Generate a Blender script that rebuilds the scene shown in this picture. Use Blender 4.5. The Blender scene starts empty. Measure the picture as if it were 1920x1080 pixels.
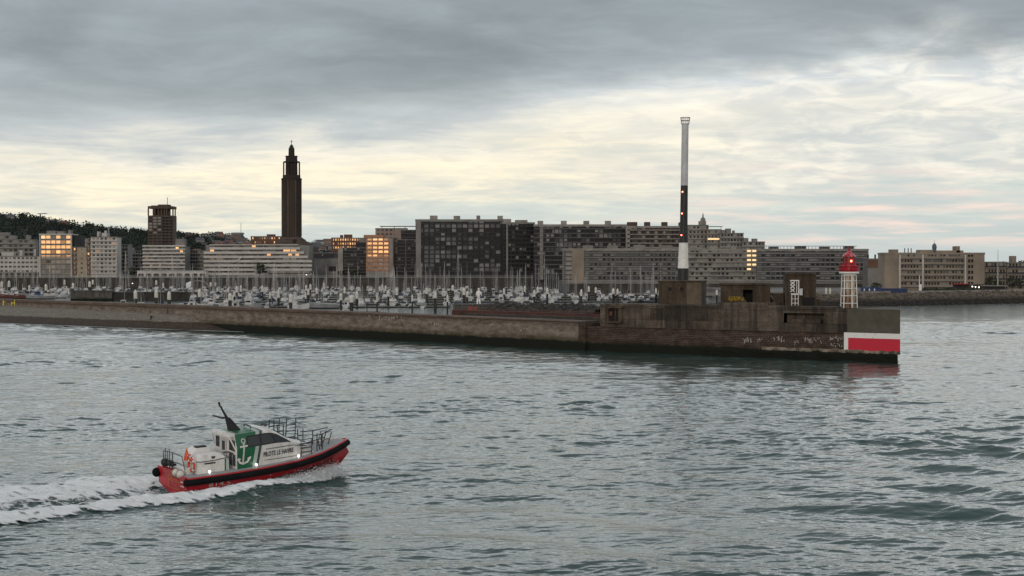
import bpy, math, random
import numpy as np
from mathutils import Vector, Matrix, noise

F = 3000.0      # focal length in photograph pixels
CH = 15.0       # eye height above the sea, metres
rnd = random.Random(11)
scene = bpy.context.scene
COL = scene.collection
rad = math.radians


def X_at(px, d):
    return (px - 960.0) * d / F


def Z_at(py, d):
    return CH - (py - 500.0) * d / F


# ------------------------------------------------------------------ mesh helper
class MB:
    def __init__(s):
        s.v = []; s.f = []; s.m = []

    def add(s, vs, fs, mi=0):
        o = len(s.v)
        s.v += [tuple(p) for p in vs]
        s.f += [tuple(i + o for i in f) for f in fs]
        s.m += [mi] * len(fs)
        return s

    def box(s, x0, y0, z0, x1, y1, z1, mi=0):
        return s.add([(x0, y0, z0), (x1, y0, z0), (x1, y1, z0), (x0, y1, z0),
                      (x0, y0, z1), (x1, y0, z1), (x1, y1, z1), (x0, y1, z1)],
                     [(0, 3, 2, 1), (4, 5, 6, 7), (0, 1, 5, 4), (1, 2, 6, 5), (2, 3, 7, 6), (3, 0, 4, 7)], mi)

    def obox(s, c, sz, rz=0.0, mi=0):
        ca, sa = math.cos(rz), math.sin(rz)
        n = len(s.v)
        hx, hy, hz = sz[0] / 2, sz[1] / 2, sz[2] / 2
        s.box(-hx, -hy, -hz, hx, hy, hz, mi)
        for i in range(n, len(s.v)):
            x, y, z = s.v[i]
            s.v[i] = (c[0] + x * ca - y * sa, c[1] + x * sa + y * ca, c[2] + z)
        return s

    def prism(s, poly, z0, z1, mi=0, fn=None):
        """poly in plan (ccw), extruded z0..z1; fn maps (x,y,z)."""
        n = len(poly)
        vs = [(x, y, z0) for x, y in poly] + [(x, y, z1) for x, y in poly]
        if fn:
            vs = [fn(*p) for p in vs]
        fs = [tuple(range(n - 1, -1, -1)), tuple(range(n, 2 * n))]
        fs += [(i, (i + 1) % n, n + (i + 1) % n, n + i) for i in range(n)]
        return s.add(vs, fs, mi)

    def tube(s, pts, r, n=6, closed=False, mi=0):
        pts = [Vector(p) for p in pts]
        m = len(pts)
        rs = r if isinstance(r, (list, tuple)) else [r] * m
        vs = []
        for i, p in enumerate(pts):
            if closed:
                t = pts[(i + 1) % m] - pts[i - 1]
            else:
                t = pts[min(i + 1, m - 1)] - pts[max(i - 1, 0)]
            t.normalize()
            a = Vector((0, 0, 1)) if abs(t.z) < 0.9 else Vector((1, 0, 0))
            u = t.cross(a).normalized()
            w = t.cross(u)
            for k in range(n):
                an = 2 * math.pi * k / n
                vs.append(p + (u * math.cos(an) + w * math.sin(an)) * rs[i])
        fs = []
        for i in range(m if closed else m - 1):
            j = (i + 1) % m
            for k in range(n):
                k2 = (k + 1) % n
                fs.append((i * n + k, i * n + k2, j * n + k2, j * n + k))
        if not closed:
            fs.append(tuple(range(n - 1, -1, -1)))
            fs.append(tuple((m - 1) * n + k for k in range(n)))
        return s.add(vs, fs, mi)

    def lathe(s, prof, n=12, c=(0, 0, 0), mi=0, rot=0.0):
        vs = []
        for r, z in prof:
            for k in range(n):
                a = 2 * math.pi * k / n + rot
                vs.append((c[0] + r * math.cos(a), c[1] + r * math.sin(a), c[2] + z))
        fs = []
        for i in range(len(prof) - 1):
            for k in range(n):
                k2 = (k + 1) % n
                fs.append((i * n + k, i * n + k2, (i + 1) * n + k2, (i + 1) * n + k))
        fs.append(tuple(range(n - 1, -1, -1)))
        fs.append(tuple((len(prof) - 1) * n + k for k in range(n)))
        return s.add(vs, fs, mi)

    def ball(s, c, r, n=8, m=6, mi=0, sq=(1, 1, 1)):
        prof = [(max(0.02, math.sin(math.pi * i / m)) * r, -math.cos(math.pi * i / m) * r) for i in range(m + 1)]
        k = len(s.v)
        s.lathe(prof, n, (0, 0, 0), mi)
        for i in range(k, len(s.v)):
            x, y, z = s.v[i]
            s.v[i] = (c[0] + x * sq[0], c[1] + y * sq[1], c[2] + z * sq[2])
        return s

    def build(s, name, mats, parent=None, loc=None, rz=None, smooth=False):
        me = bpy.data.meshes.new(name)
        me.from_pydata(s.v, [], s.f)
        if not isinstance(mats, (list, tuple)):
            mats = [mats]
        for m in mats:
            me.materials.append(m)
        if len(mats) > 1:
            me.polygons.foreach_set('material_index', s.m)
        if smooth:
            me.polygons.foreach_set('use_smooth', [True] * len(me.polygons))
        me.update()
        return link(name, me, parent, loc, rz)


def link(name, me, parent=None, loc=None, rz=None):
    o = bpy.data.objects.new(name, me)
    COL.objects.link(o)
    if parent is not None:
        o.parent = parent
    if loc is not None:
        o.location = loc
    if rz is not None:
        o.rotation_euler = (0, 0, rz)
    return o


def tag(o, label=None, cat=None, group=None, kind=None):
    if label: o['label'] = label
    if cat: o['category'] = cat
    if group: o['group'] = group
    if kind: o['kind'] = kind
    return o


def empty(name, label, cat, loc=(0, 0, 0), rz=0.0, group=None):
    o = bpy.data.objects.new(name, None)
    COL.objects.link(o)
    o.location = loc
    o.rotation_euler = (0, 0, rz)
    return tag(o, label, cat, group)


def copy_tree(o, parent=None):
    c = o.copy()
    COL.objects.link(c)
    if parent is not None:
        c.parent = parent
    for ch in list(KIDS.get(o.name, [])):
        copy_tree(ch, c)
    return c


KIDS = {}


def note_kids(root):
    """remember the children of a prototype before it is copied"""
    KIDS[root.name] = [x for x in bpy.data.objects if x.parent == root]
    for c in KIDS[root.name]:
        note_kids(c)


def text_mesh(name, txt, size, mat, parent, M, thick=0.004, width=None, bold=False):
    cu = bpy.data.curves.new(name, 'FONT')
    cu.body = txt
    cu.size = size
    cu.extrude = thick
    cu.resolution_u = 2
    if bold:
        cu.offset = size * 0.02
    t = bpy.data.objects.new('tmp_text', cu)
    COL.objects.link(t)
    bpy.context.view_layer.update()
    me = bpy.data.meshes.new_from_object(t.evaluated_get(bpy.context.evaluated_depsgraph_get()))
    bpy.data.objects.remove(t)
    n = len(me.vertices)
    co = np.empty(n * 3)
    me.vertices.foreach_get('co', co)
    co = co.reshape(-1, 3)
    if width:
        co[:, 0] *= width / (co[:, 0].max() - co[:, 0].min())
    me.vertices.foreach_set('co', co.ravel())
    me.transform(M)
    me.materials.clear()
    me.materials.append(mat)
    me.name = name
    return link(name, me, parent)


# ------------------------------------------------------------------ materials
def N(nt, typ, **kw):
    n = nt.nodes.new(typ)
    for k, v in kw.items():
        if k in n.inputs:
            n.inputs[k].default_value = v
        else:
            setattr(n, k, v)
    return n


def c4(c):
    return (c[0], c[1], c[2], 1.0)


MATS = {}


def mat(name, col, col2=None, scale=1.0, rough=0.7, metal=0.0, bump=0.0, bscale=None, ior=1.45,
        emit=None, estr=0.0, stretch=(1, 1, 1), detail=4.0, lo=0.35, hi=0.65, coat=0.0):
    if name in MATS:
        return MATS[name]
    m = bpy.data.materials.new(name)
    m.use_nodes = True
    nt = m.node_tree
    b = nt.nodes['Principled BSDF']
    b.inputs['Roughness'].default_value = rough
    b.inputs['Metallic'].default_value = metal
    b.inputs['IOR'].default_value = ior
    b.inputs['Coat Weight'].default_value = coat
    col2 = col2 or tuple(x * 0.8 for x in col)
    tc = N(nt, 'ShaderNodeTexCoord')
    mp = N(nt, 'ShaderNodeMapping')
    mp.inputs['Scale'].default_value = stretch
    nt.links.new(tc.outputs['Object'], mp.inputs['Vector'])
    nz = N(nt, 'ShaderNodeTexNoise', Scale=scale, Detail=detail, Roughness=0.6)
    nt.links.new(mp.outputs[0], nz.inputs['Vector'])
    rp = N(nt, 'ShaderNodeValToRGB')
    rp.color_ramp.elements[0].position = lo
    rp.color_ramp.elements[0].color = c4(col2)
    rp.color_ramp.elements[1].position = hi
    rp.color_ramp.elements[1].color = c4(col)
    nt.links.new(nz.outputs['Fac'], rp.inputs[0])
    nt.links.new(rp.outputs[0], b.inputs['Base Color'])
    if bump:
        nb = N(nt, 'ShaderNodeTexNoise', Scale=bscale or scale * 3, Detail=5.0)
        nt.links.new(mp.outputs[0], nb.inputs['Vector'])
        bp = N(nt, 'ShaderNodeBump', Strength=1.0, Distance=bump)
        nt.links.new(nb.outputs['Fac'], bp.inputs['Height'])
        nt.links.new(bp.outputs[0], b.inputs['Normal'])
    if emit:
        b.inputs['Emission Color'].default_value = c4(emit)
        b.inputs['Emission Strength'].default_value = estr
    MATS[name] = m
    return m


def wall_material(name, top, top2, brick, zbrick, ztide, mortar=(0.16, 0.15, 0.13), streak=0.5, bw=0.9, bh=0.32,
                  algae=(0.010, 0.012, 0.008), green=(0.03, 0.04, 0.012), pale=None, paleband=None, pours=0.0):
    """weathered masonry: concrete above zbrick, courses below, tide-line weed below ztide (heights in metres)"""
    m = bpy.data.materials.new(name)
    m.use_nodes = True
    nt = m.node_tree
    L = nt.links.new
    b = nt.nodes['Principled BSDF']
    b.inputs['Roughness'].default_value = 0.85
    b.inputs['Specular IOR Level'].default_value = 0.2
    tc = N(nt, 'ShaderNodeTexCoord')
    sx = N(nt, 'ShaderNodeSeparateXYZ')
    L(tc.outputs['Object'], sx.inputs[0])

    def noise_(scale, stretch=(1, 1, 1), detail=5.0, rough=0.6):
        mp = N(nt, 'ShaderNodeMapping')
        mp.inputs['Scale'].default_value = stretch
        L(tc.outputs['Object'], mp.inputs[0])
        n = N(nt, 'ShaderNodeTexNoise', Scale=scale, Detail=detail, Roughness=rough)
        L(mp.outputs[0], n.inputs['Vector'])
        return n.outputs['Fac']

    def ramp(f, stops):
        r = N(nt, 'ShaderNodeValToRGB')
        e = r.color_ramp.elements
        while len(e) < len(stops):
            e.new(0.5)
        for k, (p, c) in enumerate(stops):
            e[k].position = p
            e[k].color = c4(c) if not isinstance(c, float) else (c, c, c, 1)
        L(f, r.inputs[0])
        return r.outputs[0]

    def mix(f, a, c, mode='MIX'):
        n = N(nt, 'ShaderNodeMix', data_type='RGBA', blend_type=mode)
        if isinstance(f, float): n.inputs[0].default_value = f
        else: L(f, n.inputs[0])
        for i, s in ((6, a), (7, c)):
            if isinstance(s, tuple): n.inputs[i].default_value = c4(s)
            else: L(s, n.inputs[i])
        return n.outputs[2]

    def math_(op, a, c=None):
        n = N(nt, 'ShaderNodeMath', operation=op)
        for i, s in ((0, a), (1, c)):
            if s is None: continue
            if isinstance(s, (int, float)): n.inputs[i].default_value = s
            else: L(s, n.inputs[i])
        return n.outputs[0]

    patch = noise_(0.16, (1, 1, 1.6))
    conc = ramp(patch, [(0.32, top2), (0.68, top)])
    vst = noise_(0.9, (1, 1, 0.07), 6.0, 0.7)
    conc = mix(ramp(vst, [(0.42, 0.0), (0.62, streak)]), conc, tuple(x * 0.42 for x in top2))
    light = noise_(1.1, (1.0, 1, 0.1), 5.0, 0.7)
    conc = mix(ramp(light, [(0.6, 0.0), (0.75, 0.5)]), conc, tuple(min(0.5, x * 1.9) for x in top))
    conc = mix(ramp(noise_(3.0), [(0.4, 0.35), (0.6, 0.0)]), conc, tuple(x * 0.5 for x in top2))
    if pours:
        # separate concrete pours of slightly different tone
        cp = N(nt, 'ShaderNodeCombineXYZ')
        L(sx.outputs['X'], cp.inputs[0]); L(sx.outputs['Z'], cp.inputs[1])
        bp_ = N(nt, 'ShaderNodeTexBrick', Scale=1.0)
        bp_.inputs['Brick Width'].default_value = 5.7
        bp_.inputs['Row Height'].default_value = 1.95
        bp_.inputs['Mortar Size'].default_value = 0.022
        bp_.inputs['Bias'].default_value = 0.0
        bp_.inputs['Color1'].default_value = (1.45, 1.42, 1.38, 1)
        bp_.inputs['Color2'].default_value = (0.55, 0.55, 0.55, 1)
        bp_.inputs['Mortar'].default_value = (0.3, 0.28, 0.26, 1)
        L(cp.outputs[0], bp_.inputs['Vector'])
        conc = mix(pours, conc, bp_.outputs['Color'], 'MULTIPLY')
        rust = ramp(noise_(0.5, (1, 1, 0.12), 6.0, 0.7), [(0.60, 0.0), (0.74, 0.55)])
        conc = mix(rust, conc, (0.085, 0.040, 0.020))
    # courses
    cmb = N(nt, 'ShaderNodeCombineXYZ')
    L(sx.outputs['X'], cmb.inputs[0]); L(sx.outputs['Z'], cmb.inputs[1])
    bt = N(nt, 'ShaderNodeTexBrick', Scale=1.0)
    bt.inputs['Brick Width'].default_value = bw
    bt.inputs['Row Height'].default_value = bh
    bt.inputs['Mortar Size'].default_value = 0.03
    bt.inputs['Color1'].default_value = c4(brick)
    bt.inputs['Color2'].default_value = c4(tuple(x * 0.55 for x in brick))
    bt.inputs['Mortar'].default_value = c4(mortar)
    L(cmb.outputs[0], bt.inputs['Vector'])
    br = mix(ramp(noise_(0.5, (1, 1, 2)), [(0.35, 0.75), (0.6, 0.0)]), bt.outputs['Color'], tuple(x * 0.35 for x in brick))
    br = mix(ramp(noise_(1.4, (1, 1, 1.5), 6.0, 0.75), [(0.62, 0.0), (0.7, 0.55)]), br, pale or tuple(min(0.45, x * 2.6) for x in brick))
    wob = math_('MULTIPLY', math_('SUBTRACT', noise_(0.35, (1, 1, 0.2), 6.0, 0.7), 0.5), 2.4)
    zw = math_('ADD', sx.outputs['Z'], math_('MULTIPLY', wob, 0.25))
    isb = math_('LESS_THAN', zw, zbrick)
    col = mix(isb, conc, br)
    if paleband:
        lo_, hi_, pc, st_ = paleband
        m1_ = N(nt, 'ShaderNodeMapRange'); m1_.interpolation_type = 'SMOOTHSTEP'
        m1_.inputs['From Min'].default_value = hi_ + .5; m1_.inputs['From Max'].default_value = hi_ - .4
        L(zw, m1_.inputs['Value'])
        m2_ = N(nt, 'ShaderNodeMapRange'); m2_.interpolation_type = 'SMOOTHSTEP'
        m2_.inputs['From Min'].default_value = lo_ - .4; m2_.inputs['From Max'].default_value = lo_ + .4
        L(zw, m2_.inputs['Value'])
        pm = math_('MULTIPLY', math_('MULTIPLY', m1_.outputs[0], m2_.outputs[0]), ramp(noise_(0.7, (.5, 1, 1.2), 7.0, .72), [(.40, 0.0), (.62, st_)]))
        col = mix(pm, col, pc)
    # tide line
    zt = math_('ADD', sx.outputs['Z'], math_('MULTIPLY', wob, 0.42))
    mr = N(nt, 'ShaderNodeMapRange')
    mr.inputs['From Min'].default_value = ztide + 0.9
    mr.inputs['From Max'].default_value = ztide + 0.05
    L(zt, mr.inputs['Value'])
    gmask = math_('MULTIPLY', mr.outputs[0], ramp(noise_(0.25), [(0.4, 0.15), (0.65, 0.9)]))
    col = mix(gmask, col, green)
    mr2 = N(nt, 'ShaderNodeMapRange')
    mr2.inputs['From Min'].default_value = ztide + 0.12
    mr2.inputs['From Max'].default_value = ztide - 0.2
    L(zt, mr2.inputs['Value'])
    col = mix(mr2.outputs[0], col, algae)
    L(col, b.inputs['Base Color'])
    hgt = math_('ADD', math_('MULTIPLY', bt.outputs['Fac'], -0.5), noise_(2.2, (1, 1, 1), 8.0, 0.7))
    bp = N(nt, 'ShaderNodeBump', Strength=1.0, Distance=0.12)
    L(hgt, bp.inputs['Height'])
    L(bp.outputs[0], b.inputs['Normal'])
    MATS[name] = m
    return m
# ------------------------------------------------------------------ camera, sun, sky
cam = bpy.data.cameras.new('camera')
cam.sensor_width = 36.0
cam.lens = F / 1920.0 * 36.0
cam.clip_start = 1.0
cam.clip_end = 40000.0
co = bpy.data.objects.new('camera', cam)
COL.objects.link(co)
co.location = (0, 0, CH)
co.rotation_euler = (math.pi / 2 - math.atan(40.0 / F), 0, 0)
scene.camera = co

SUN_AZ = rad(196)     # measured clockwise from +Y: low in the west, behind the camera
SUN_EL = rad(13)
sd = Vector((math.sin(SUN_AZ) * math.cos(SUN_EL), math.cos(SUN_AZ) * math.cos(SUN_EL), math.sin(SUN_EL)))
sl = bpy.data.lights.new('sun', 'SUN')
sl.energy = 0.55
sl.angle = rad(11)
sl.color = (1.0, 0.86, 0.72)
so = bpy.data.objects.new('sun', sl)
COL.objects.link(so)
so.rotation_euler = (-sd).to_track_quat('-Z', 'Y').to_euler()

w = bpy.data.worlds.new('World')
scene.world = w
w.use_nodes = True
nt = w.node_tree
nt.nodes.clear()
L = nt.links.new


def wn(op, a, b=None, c=None):
    n = nt.nodes.new('ShaderNodeMath')
    n.operation = op
    for i, s in ((0, a), (1, b), (2, c)):
        if s is None: continue
        if isinstance(s, (int, float)): n.inputs[i].default_value = s
        else: L(s, n.inputs[i])
    return n.outputs[0]


def wramp(f, stops, interp='LINEAR'):
    r = nt.nodes.new('ShaderNodeValToRGB')
    r.color_ramp.interpolation = interp
    e = r.color_ramp.elements
    while len(e) < len(stops):
        e.new(0.5)
    for k, (p, c) in enumerate(stops):
        e[k].position = p
        e[k].color = (c, c, c, 1) if isinstance(c, float) else c4(c)
    L(f, r.inputs[0])
    return r.outputs[0]


def wmix(f, a, b, mode='MIX'):
    n = nt.nodes.new('ShaderNodeMix')
    n.data_type = 'RGBA'
    n.blend_type = mode
    for i, s in ((0, f), (6, a), (7, b)):
        if isinstance(s, float): n.inputs[i].default_value = s
        elif isinstance(s, tuple): n.inputs[i].default_value = c4(s)
        else: L(s, n.inputs[i])
    return n.outputs[2]


def wrange(v, a, b, c=0.0, d=1.0, smooth=True):
    n = nt.nodes.new('ShaderNodeMapRange')
    n.interpolation_type = 'SMOOTHSTEP' if smooth else 'LINEAR'
    n.inputs['From Min'].default_value = a
    n.inputs['From Max'].default_value = b
    n.inputs['To Min'].default_value = c
    n.inputs['To Max'].default_value = d
    L(v, n.inputs['Value'])
    return n.outputs[0]


def s2l(r, g, b):
    def f(x):
        x /= 255.0
        return x / 12.92 if x <= 0.04045 else ((x + 0.055) / 1.055) ** 2.4
    return (f(r), f(g), f(b))


tc = nt.nodes.new('ShaderNodeTexCoord')
sp = nt.nodes.new('ShaderNodeSeparateXYZ')
L(tc.outputs['Generated'], sp.inputs[0])
dx, dy, dz = sp.outputs[0], sp.outputs[1], sp.outputs[2]
zc = wn('MAXIMUM', dz, 0.0)


def deck(h, sx, sy, ox=0.0):
    """direction -> point on a cloud deck, so that clouds foreshorten towards the horizon"""
    den = wn('ADD', zc, h)
    cb = nt.nodes.new('ShaderNodeCombineXYZ')
    L(wn('ADD', wn('MULTIPLY', wn('DIVIDE', dx, den), sx), ox), cb.inputs[0])
    L(wn('MULTIPLY', wn('DIVIDE', dy, den), sy), cb.inputs[1])
    return cb.outputs[0]


def wnoise(vec, scale, detail=8.0, rough=0.58, dist=0.0, lac=2.0):
    n = nt.nodes.new('ShaderNodeTexNoise')
    n.inputs['Scale'].default_value = scale
    n.inputs['Detail'].default_value = detail
    n.inputs['Roughness'].default_value = rough
    n.inputs['Distortion'].default_value = dist
    n.inputs['Lacunarity'].default_value = lac
    L(vec, n.inputs['Vector'])
    return n.outputs['Fac']


dk = deck(0.055, 1.0, 1.0, 3.3)
n_big = wnoise(dk, 0.55, 9.0, 0.58, 0.4)
n_mid = wnoise(deck(0.10, 1.0, 1.0, 8.1), 1.7, 9.0, 0.60, 0.5)
n_fine = wnoise(deck(0.10, 1.0, 1.3, 1.7), 4.6, 9.0, 0.64, 0.5)
n_puff = wnoise(deck(0.16, 1.0, 0.9, 4.4), 7.5, 6.0, 0.55, 0.8)
# the elevation at which the cloud deck closes wanders with the noise
zz = wn('ADD', zc, wn('MULTIPLY', wn('SUBTRACT', n_big, 0.5), 0.085))
zz = wn('ADD', zz, wn('MULTIPLY', wn('SUBTRACT', n_mid, 0.5), 0.045))
zz = wn('ADD', wn('ADD', zz, 0.004), wn('MULTIPLY', dx, -0.07))
hi = 0.60
S = lambda y: (500.0 - y) / 3000.0 / hi
base = wramp(wn('DIVIDE', zz, hi), [
    (0.0, s2l(188, 196, 194)),
    (S(440), s2l(190, 198, 195)),
    (S(390), s2l(203, 208, 200)),
    (S(345), s2l(236, 227, 204)),
    (S(285), s2l(246, 233, 206)),
    (S(240), s2l(233, 226, 210)),
    (S(205), s2l(187, 190, 190)),
    (S(165), s2l(162, 168, 171)),
    (S(110), s2l(145, 152, 156)),
    (S(40), s2l(136, 144, 148)),
    (0.30 / hi, s2l(142, 149, 154)),
    (1.0, s2l(158, 164, 170))])
# the east is greyer, with small mottled puffs
east = wrange(dx, -0.02, 0.22)
grey_e = wmix(wrange(n_puff, 0.36, 0.64), s2l(190, 195, 198), s2l(232, 228, 218))
band = wn('MULTIPLY', wrange(zz, 0.03, 0.055), wrange(zz, 0.125, 0.095))
base = wmix(wn('MULTIPLY', wn('MULTIPLY', east, band), 0.75), base, grey_e)
# wisps: darker streaks drifting across the open band
wisp = wrange(n_mid, 0.40, 0.60)
fine = wrange(n_fine, 0.38, 0.62)
low = wrange(zc, 0.125, 0.075)
streak = wn('ADD', wn('MULTIPLY', wisp, 0.58), wn('MULTIPLY', fine, 0.42))
c_str = wmix(wn('MULTIPLY', wn('SUBTRACT', 1.0, streak), 0.56), base, s2l(176, 184, 187))
sky_c = wmix(low, base, c_str)
# higher deck: soft modelling of the cloud undersides
n_up = wnoise(deck(0.16, 1.0, 1.0, 5.0), 1.5, 5.0, 0.5, 0.7)
upm = wrange(n_up, 0.3, 0.7, 0.84, 1.22)
n_up2 = wnoise(deck(0.16, 1.0, 1.2, 11.0), 5.0, 7.0, 0.58, 0.6)
upm = wn('MULTIPLY', upm, wrange(n_up2, 0.35, 0.7, 0.94, 1.08))
high = wrange(zc, 0.085, 0.13)
cb = nt.nodes.new('ShaderNodeCombineXYZ')
for i in range(3): L(upm, cb.inputs[i])
up_c = wmix(1.0, sky_c, cb.outputs[0], 'MULTIPLY')
sky_c = wmix(high, sky_c, up_c)
# broken bright cloud added above the view so the water reflects more light
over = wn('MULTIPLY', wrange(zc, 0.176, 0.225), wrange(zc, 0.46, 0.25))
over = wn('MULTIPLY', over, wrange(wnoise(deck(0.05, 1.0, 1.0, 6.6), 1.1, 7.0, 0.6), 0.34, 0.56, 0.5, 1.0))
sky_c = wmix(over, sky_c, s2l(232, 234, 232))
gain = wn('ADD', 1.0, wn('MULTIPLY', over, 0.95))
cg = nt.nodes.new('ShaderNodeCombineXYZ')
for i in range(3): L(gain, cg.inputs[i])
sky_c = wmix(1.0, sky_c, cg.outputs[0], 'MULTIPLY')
# faint pink in the low sky to the east
pink = wn('MULTIPLY', wrange(dx, 0.0, 0.2), wrange(wnoise(dk, 0.9, 5.0, 0.55), 0.46, 0.66))
pink = wn('MULTIPLY', pink, wn('MULTIPLY', wrange(zc, 0.008, 0.022), wrange(zc, 0.075, 0.04)))
sky_c = wmix(wn('MULTIPLY', pink, 0.85), sky_c, s2l(238, 212, 200))
# the half of the sky behind the camera: a paler, warmer overcast
west = wrange(dy, 0.15, -0.6)
n_w = wnoise(deck(0.15, 1.0, 1.0, 2.0), 1.3, 6.0, 0.6)
w_c = wmix(wrange(n_w, 0.35, 0.65), (0.40, 0.42, 0.45), (0.72, 0.70, 0.66))
sky_c = wmix(west, sky_c, w_c)
# sunset slot low in the west: bright, narrow, just above the horizon
az = wn('ARCTAN2', wn('MULTIPLY', dx, -1.0), wn('MULTIPLY', dy, -1.0))   # 0 behind the camera, + to the west
slot = wn('MULTIPLY', wrange(az, rad(11.6), rad(13.4)), wrange(az, rad(21.5), rad(19.5)))
slot = wn('MULTIPLY', slot, wn('MULTIPLY', wrange(dz, 0.0058, 0.0075), wrange(dz, 0.055, 0.03)))
glow = wmix(wrange(dz, 0.010, 0.034), (7.0, 3.5, 1.4), (5.4, 4.1, 2.8))
nsk = nt.nodes.new('ShaderNodeTexSky')
nsk.sky_type = 'NISHITA'
nsk.sun_disc = False
nsk.sun_elevation = SUN_EL
nsk.sun_rotation = SUN_AZ
bg_sky = nt.nodes.new('ShaderNodeBackground')
bg_sky.inputs['Strength'].default_value = 0.08
L(nsk.outputs[0], bg_sky.inputs['Color'])
bg_cl = nt.nodes.new('ShaderNodeBackground')
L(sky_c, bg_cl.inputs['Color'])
bg_gl = nt.nodes.new('ShaderNodeBackground')
L(glow, bg_gl.inputs['Color'])
m1 = nt.nodes.new('ShaderNodeMixShader')
m1.inputs[0].default_value = 0.93
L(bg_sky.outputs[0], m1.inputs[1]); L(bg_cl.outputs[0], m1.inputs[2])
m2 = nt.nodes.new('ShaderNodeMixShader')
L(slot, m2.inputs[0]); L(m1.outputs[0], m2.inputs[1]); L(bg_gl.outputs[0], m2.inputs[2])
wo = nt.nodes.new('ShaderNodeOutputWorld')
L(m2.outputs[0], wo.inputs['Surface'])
try:
    w.cycles.sampling_method = 'MANUAL'
    w.cycles.sample_map_resolution = 2048
except Exception:
    pass
scene.view_settings.view_transform = 'Standard'
scene.view_settings.look = 'None'
scene.view_settings.exposure = 0.32
scene.view_settings.gamma = 1.0
scene.cycles.max_bounces = 6
scene.cycles.diffuse_bounces = 3
scene.cycles.glossy_bounces = 3
scene.cycles.transparent_max_bounces = 12

# ------------------------------------------------------------------ the sea
rs = np.random.RandomState(5)
# pilot boat frame: stern centre, heading (unit), starboard (unit)
BS = np.array([-22.85, 107.4])
BF = np.array([0.780, 0.626])
BR = np.array([0.626, -0.780])

NW = 170
lam = np.exp(rs.uniform(math.log(0.36), math.log(11.0), NW))
ang = rad(97) + rs.normal(0, rad(30), NW)
kk = 2 * math.pi / lam
kx, ky = kk * np.cos(ang), kk * np.sin(ang)
ph = rs.uniform(0, 2 * math.pi, NW)
slope = np.where(lam < 0.8, 0.024, np.where(lam < 2.0, 0.0185, np.where(lam < 5.0, 0.0125, 0.0100))) * rs.uniform(0.6, 1.3, NW)
amp = slope / kk


def gust(x, y):
    """slow patches of livelier and quieter water"""
    g = (np.sin(x * 0.031 + 1.3 + 0.6 * np.sin(y * 0.023)) * np.sin(y * 0.043 + 0.4 + 0.9 * np.sin(x * 0.017))
         + 0.6 * np.sin(x * 0.07 - y * 0.11 + 2.0) + 0.5 * np.sin(x * 0.021 + y * 0.19 + 0.3 * np.sin(x * 0.09)))
    return 1.0 + 0.30 * g


def boat_st(x, y):
    rx, ry = x - BS[0], y - BS[1]
    s = -(rx * BF[0] + ry * BF[1])      # metres astern of the transom
    t = rx * BR[0] + ry * BR[1]         # metres to starboard
    return s, t


def t_arm(s):
    """centre of the bow-wave foam on either side"""
    return np.interp(s, [-13.6, -12, -8, -4, 0, 4, 8, 15, 30, 80], [0.3, 1.7, 2.6, 3.15, 3.8, 4.25, 4.6, 5.3, 7.5, 15.0])


def sm(a, b, x):
    q = np.clip((x - a) / (b - a), 0, 1)
    return q * q * (3 - 2 * q)


def swell(x, y):
    """bow wave, wash and the cusped wake of a larger ship"""
    s, t = boat_st(x, y)
    ta = t_arm(s)
    at = np.abs(t)
    aft = np.exp(-np.clip(s, 0, None) / 45.0)
    arm = np.exp(-((at - ta) / 0.85) ** 2) * sm(-13.4, -11.0, s) * aft
    h = 0.34 * arm
    h -= 0.22 * np.exp(-((at - ta + 2.3) / 1.2) ** 2) * sm(-9, 0, s) * aft
    h -= 0.18 * np.exp(-((at - ta - 2.0) / 1.3) ** 2) * sm(-11, -4, s) * aft
    hump = np.exp(-(t / 1.7) ** 2) * sm(0.3, 4.5, s) * np.exp(-np.clip(s - 4, 0, None) / 14.0)
    h += 0.55 * hump
    h -= 0.40 * np.exp(-(t / 1.9) ** 2) * sm(-0.6, 0.2, s) * sm(3.2, 0.8, s)
    # far-right cusps
    px_, py_ = x - 31.0, y - 110.0
    l = px_ * 0.376 + py_ * 0.927
    m = px_ * 0.927 - py_ * 0.376
    env = np.exp(-((m + 0.5) / 7.5) ** 2) * np.exp(-(l / 46.0) ** 2)
    bow = np.abs(m) * np.where(m > 0, 0.55, 0.28)
    p = (l - 20.6 + bow) * 2 * math.pi / 11.0 + 0.35 * np.sin(m * 0.35 + l * 0.2)
    env = env * (0.72 + 0.30 * np.cos((l - 20.6) * 2 * math.pi / 33.0) + 0.16 * np.sin(m * 0.5 + l * 0.33))
    h += 0.36 * env * (np.cos(p) + 0.34 * np.cos(2 * p) + 0.12 * np.cos(3 * p))
    env2 = np.exp(-((m + 14) / 15.0) ** 2) * np.exp(-(l / 60.0) ** 2)
    h += 0.10 * env2 * np.cos(l * 2 * math.pi / 8.0 + m * 0.22)
    return h


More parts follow.
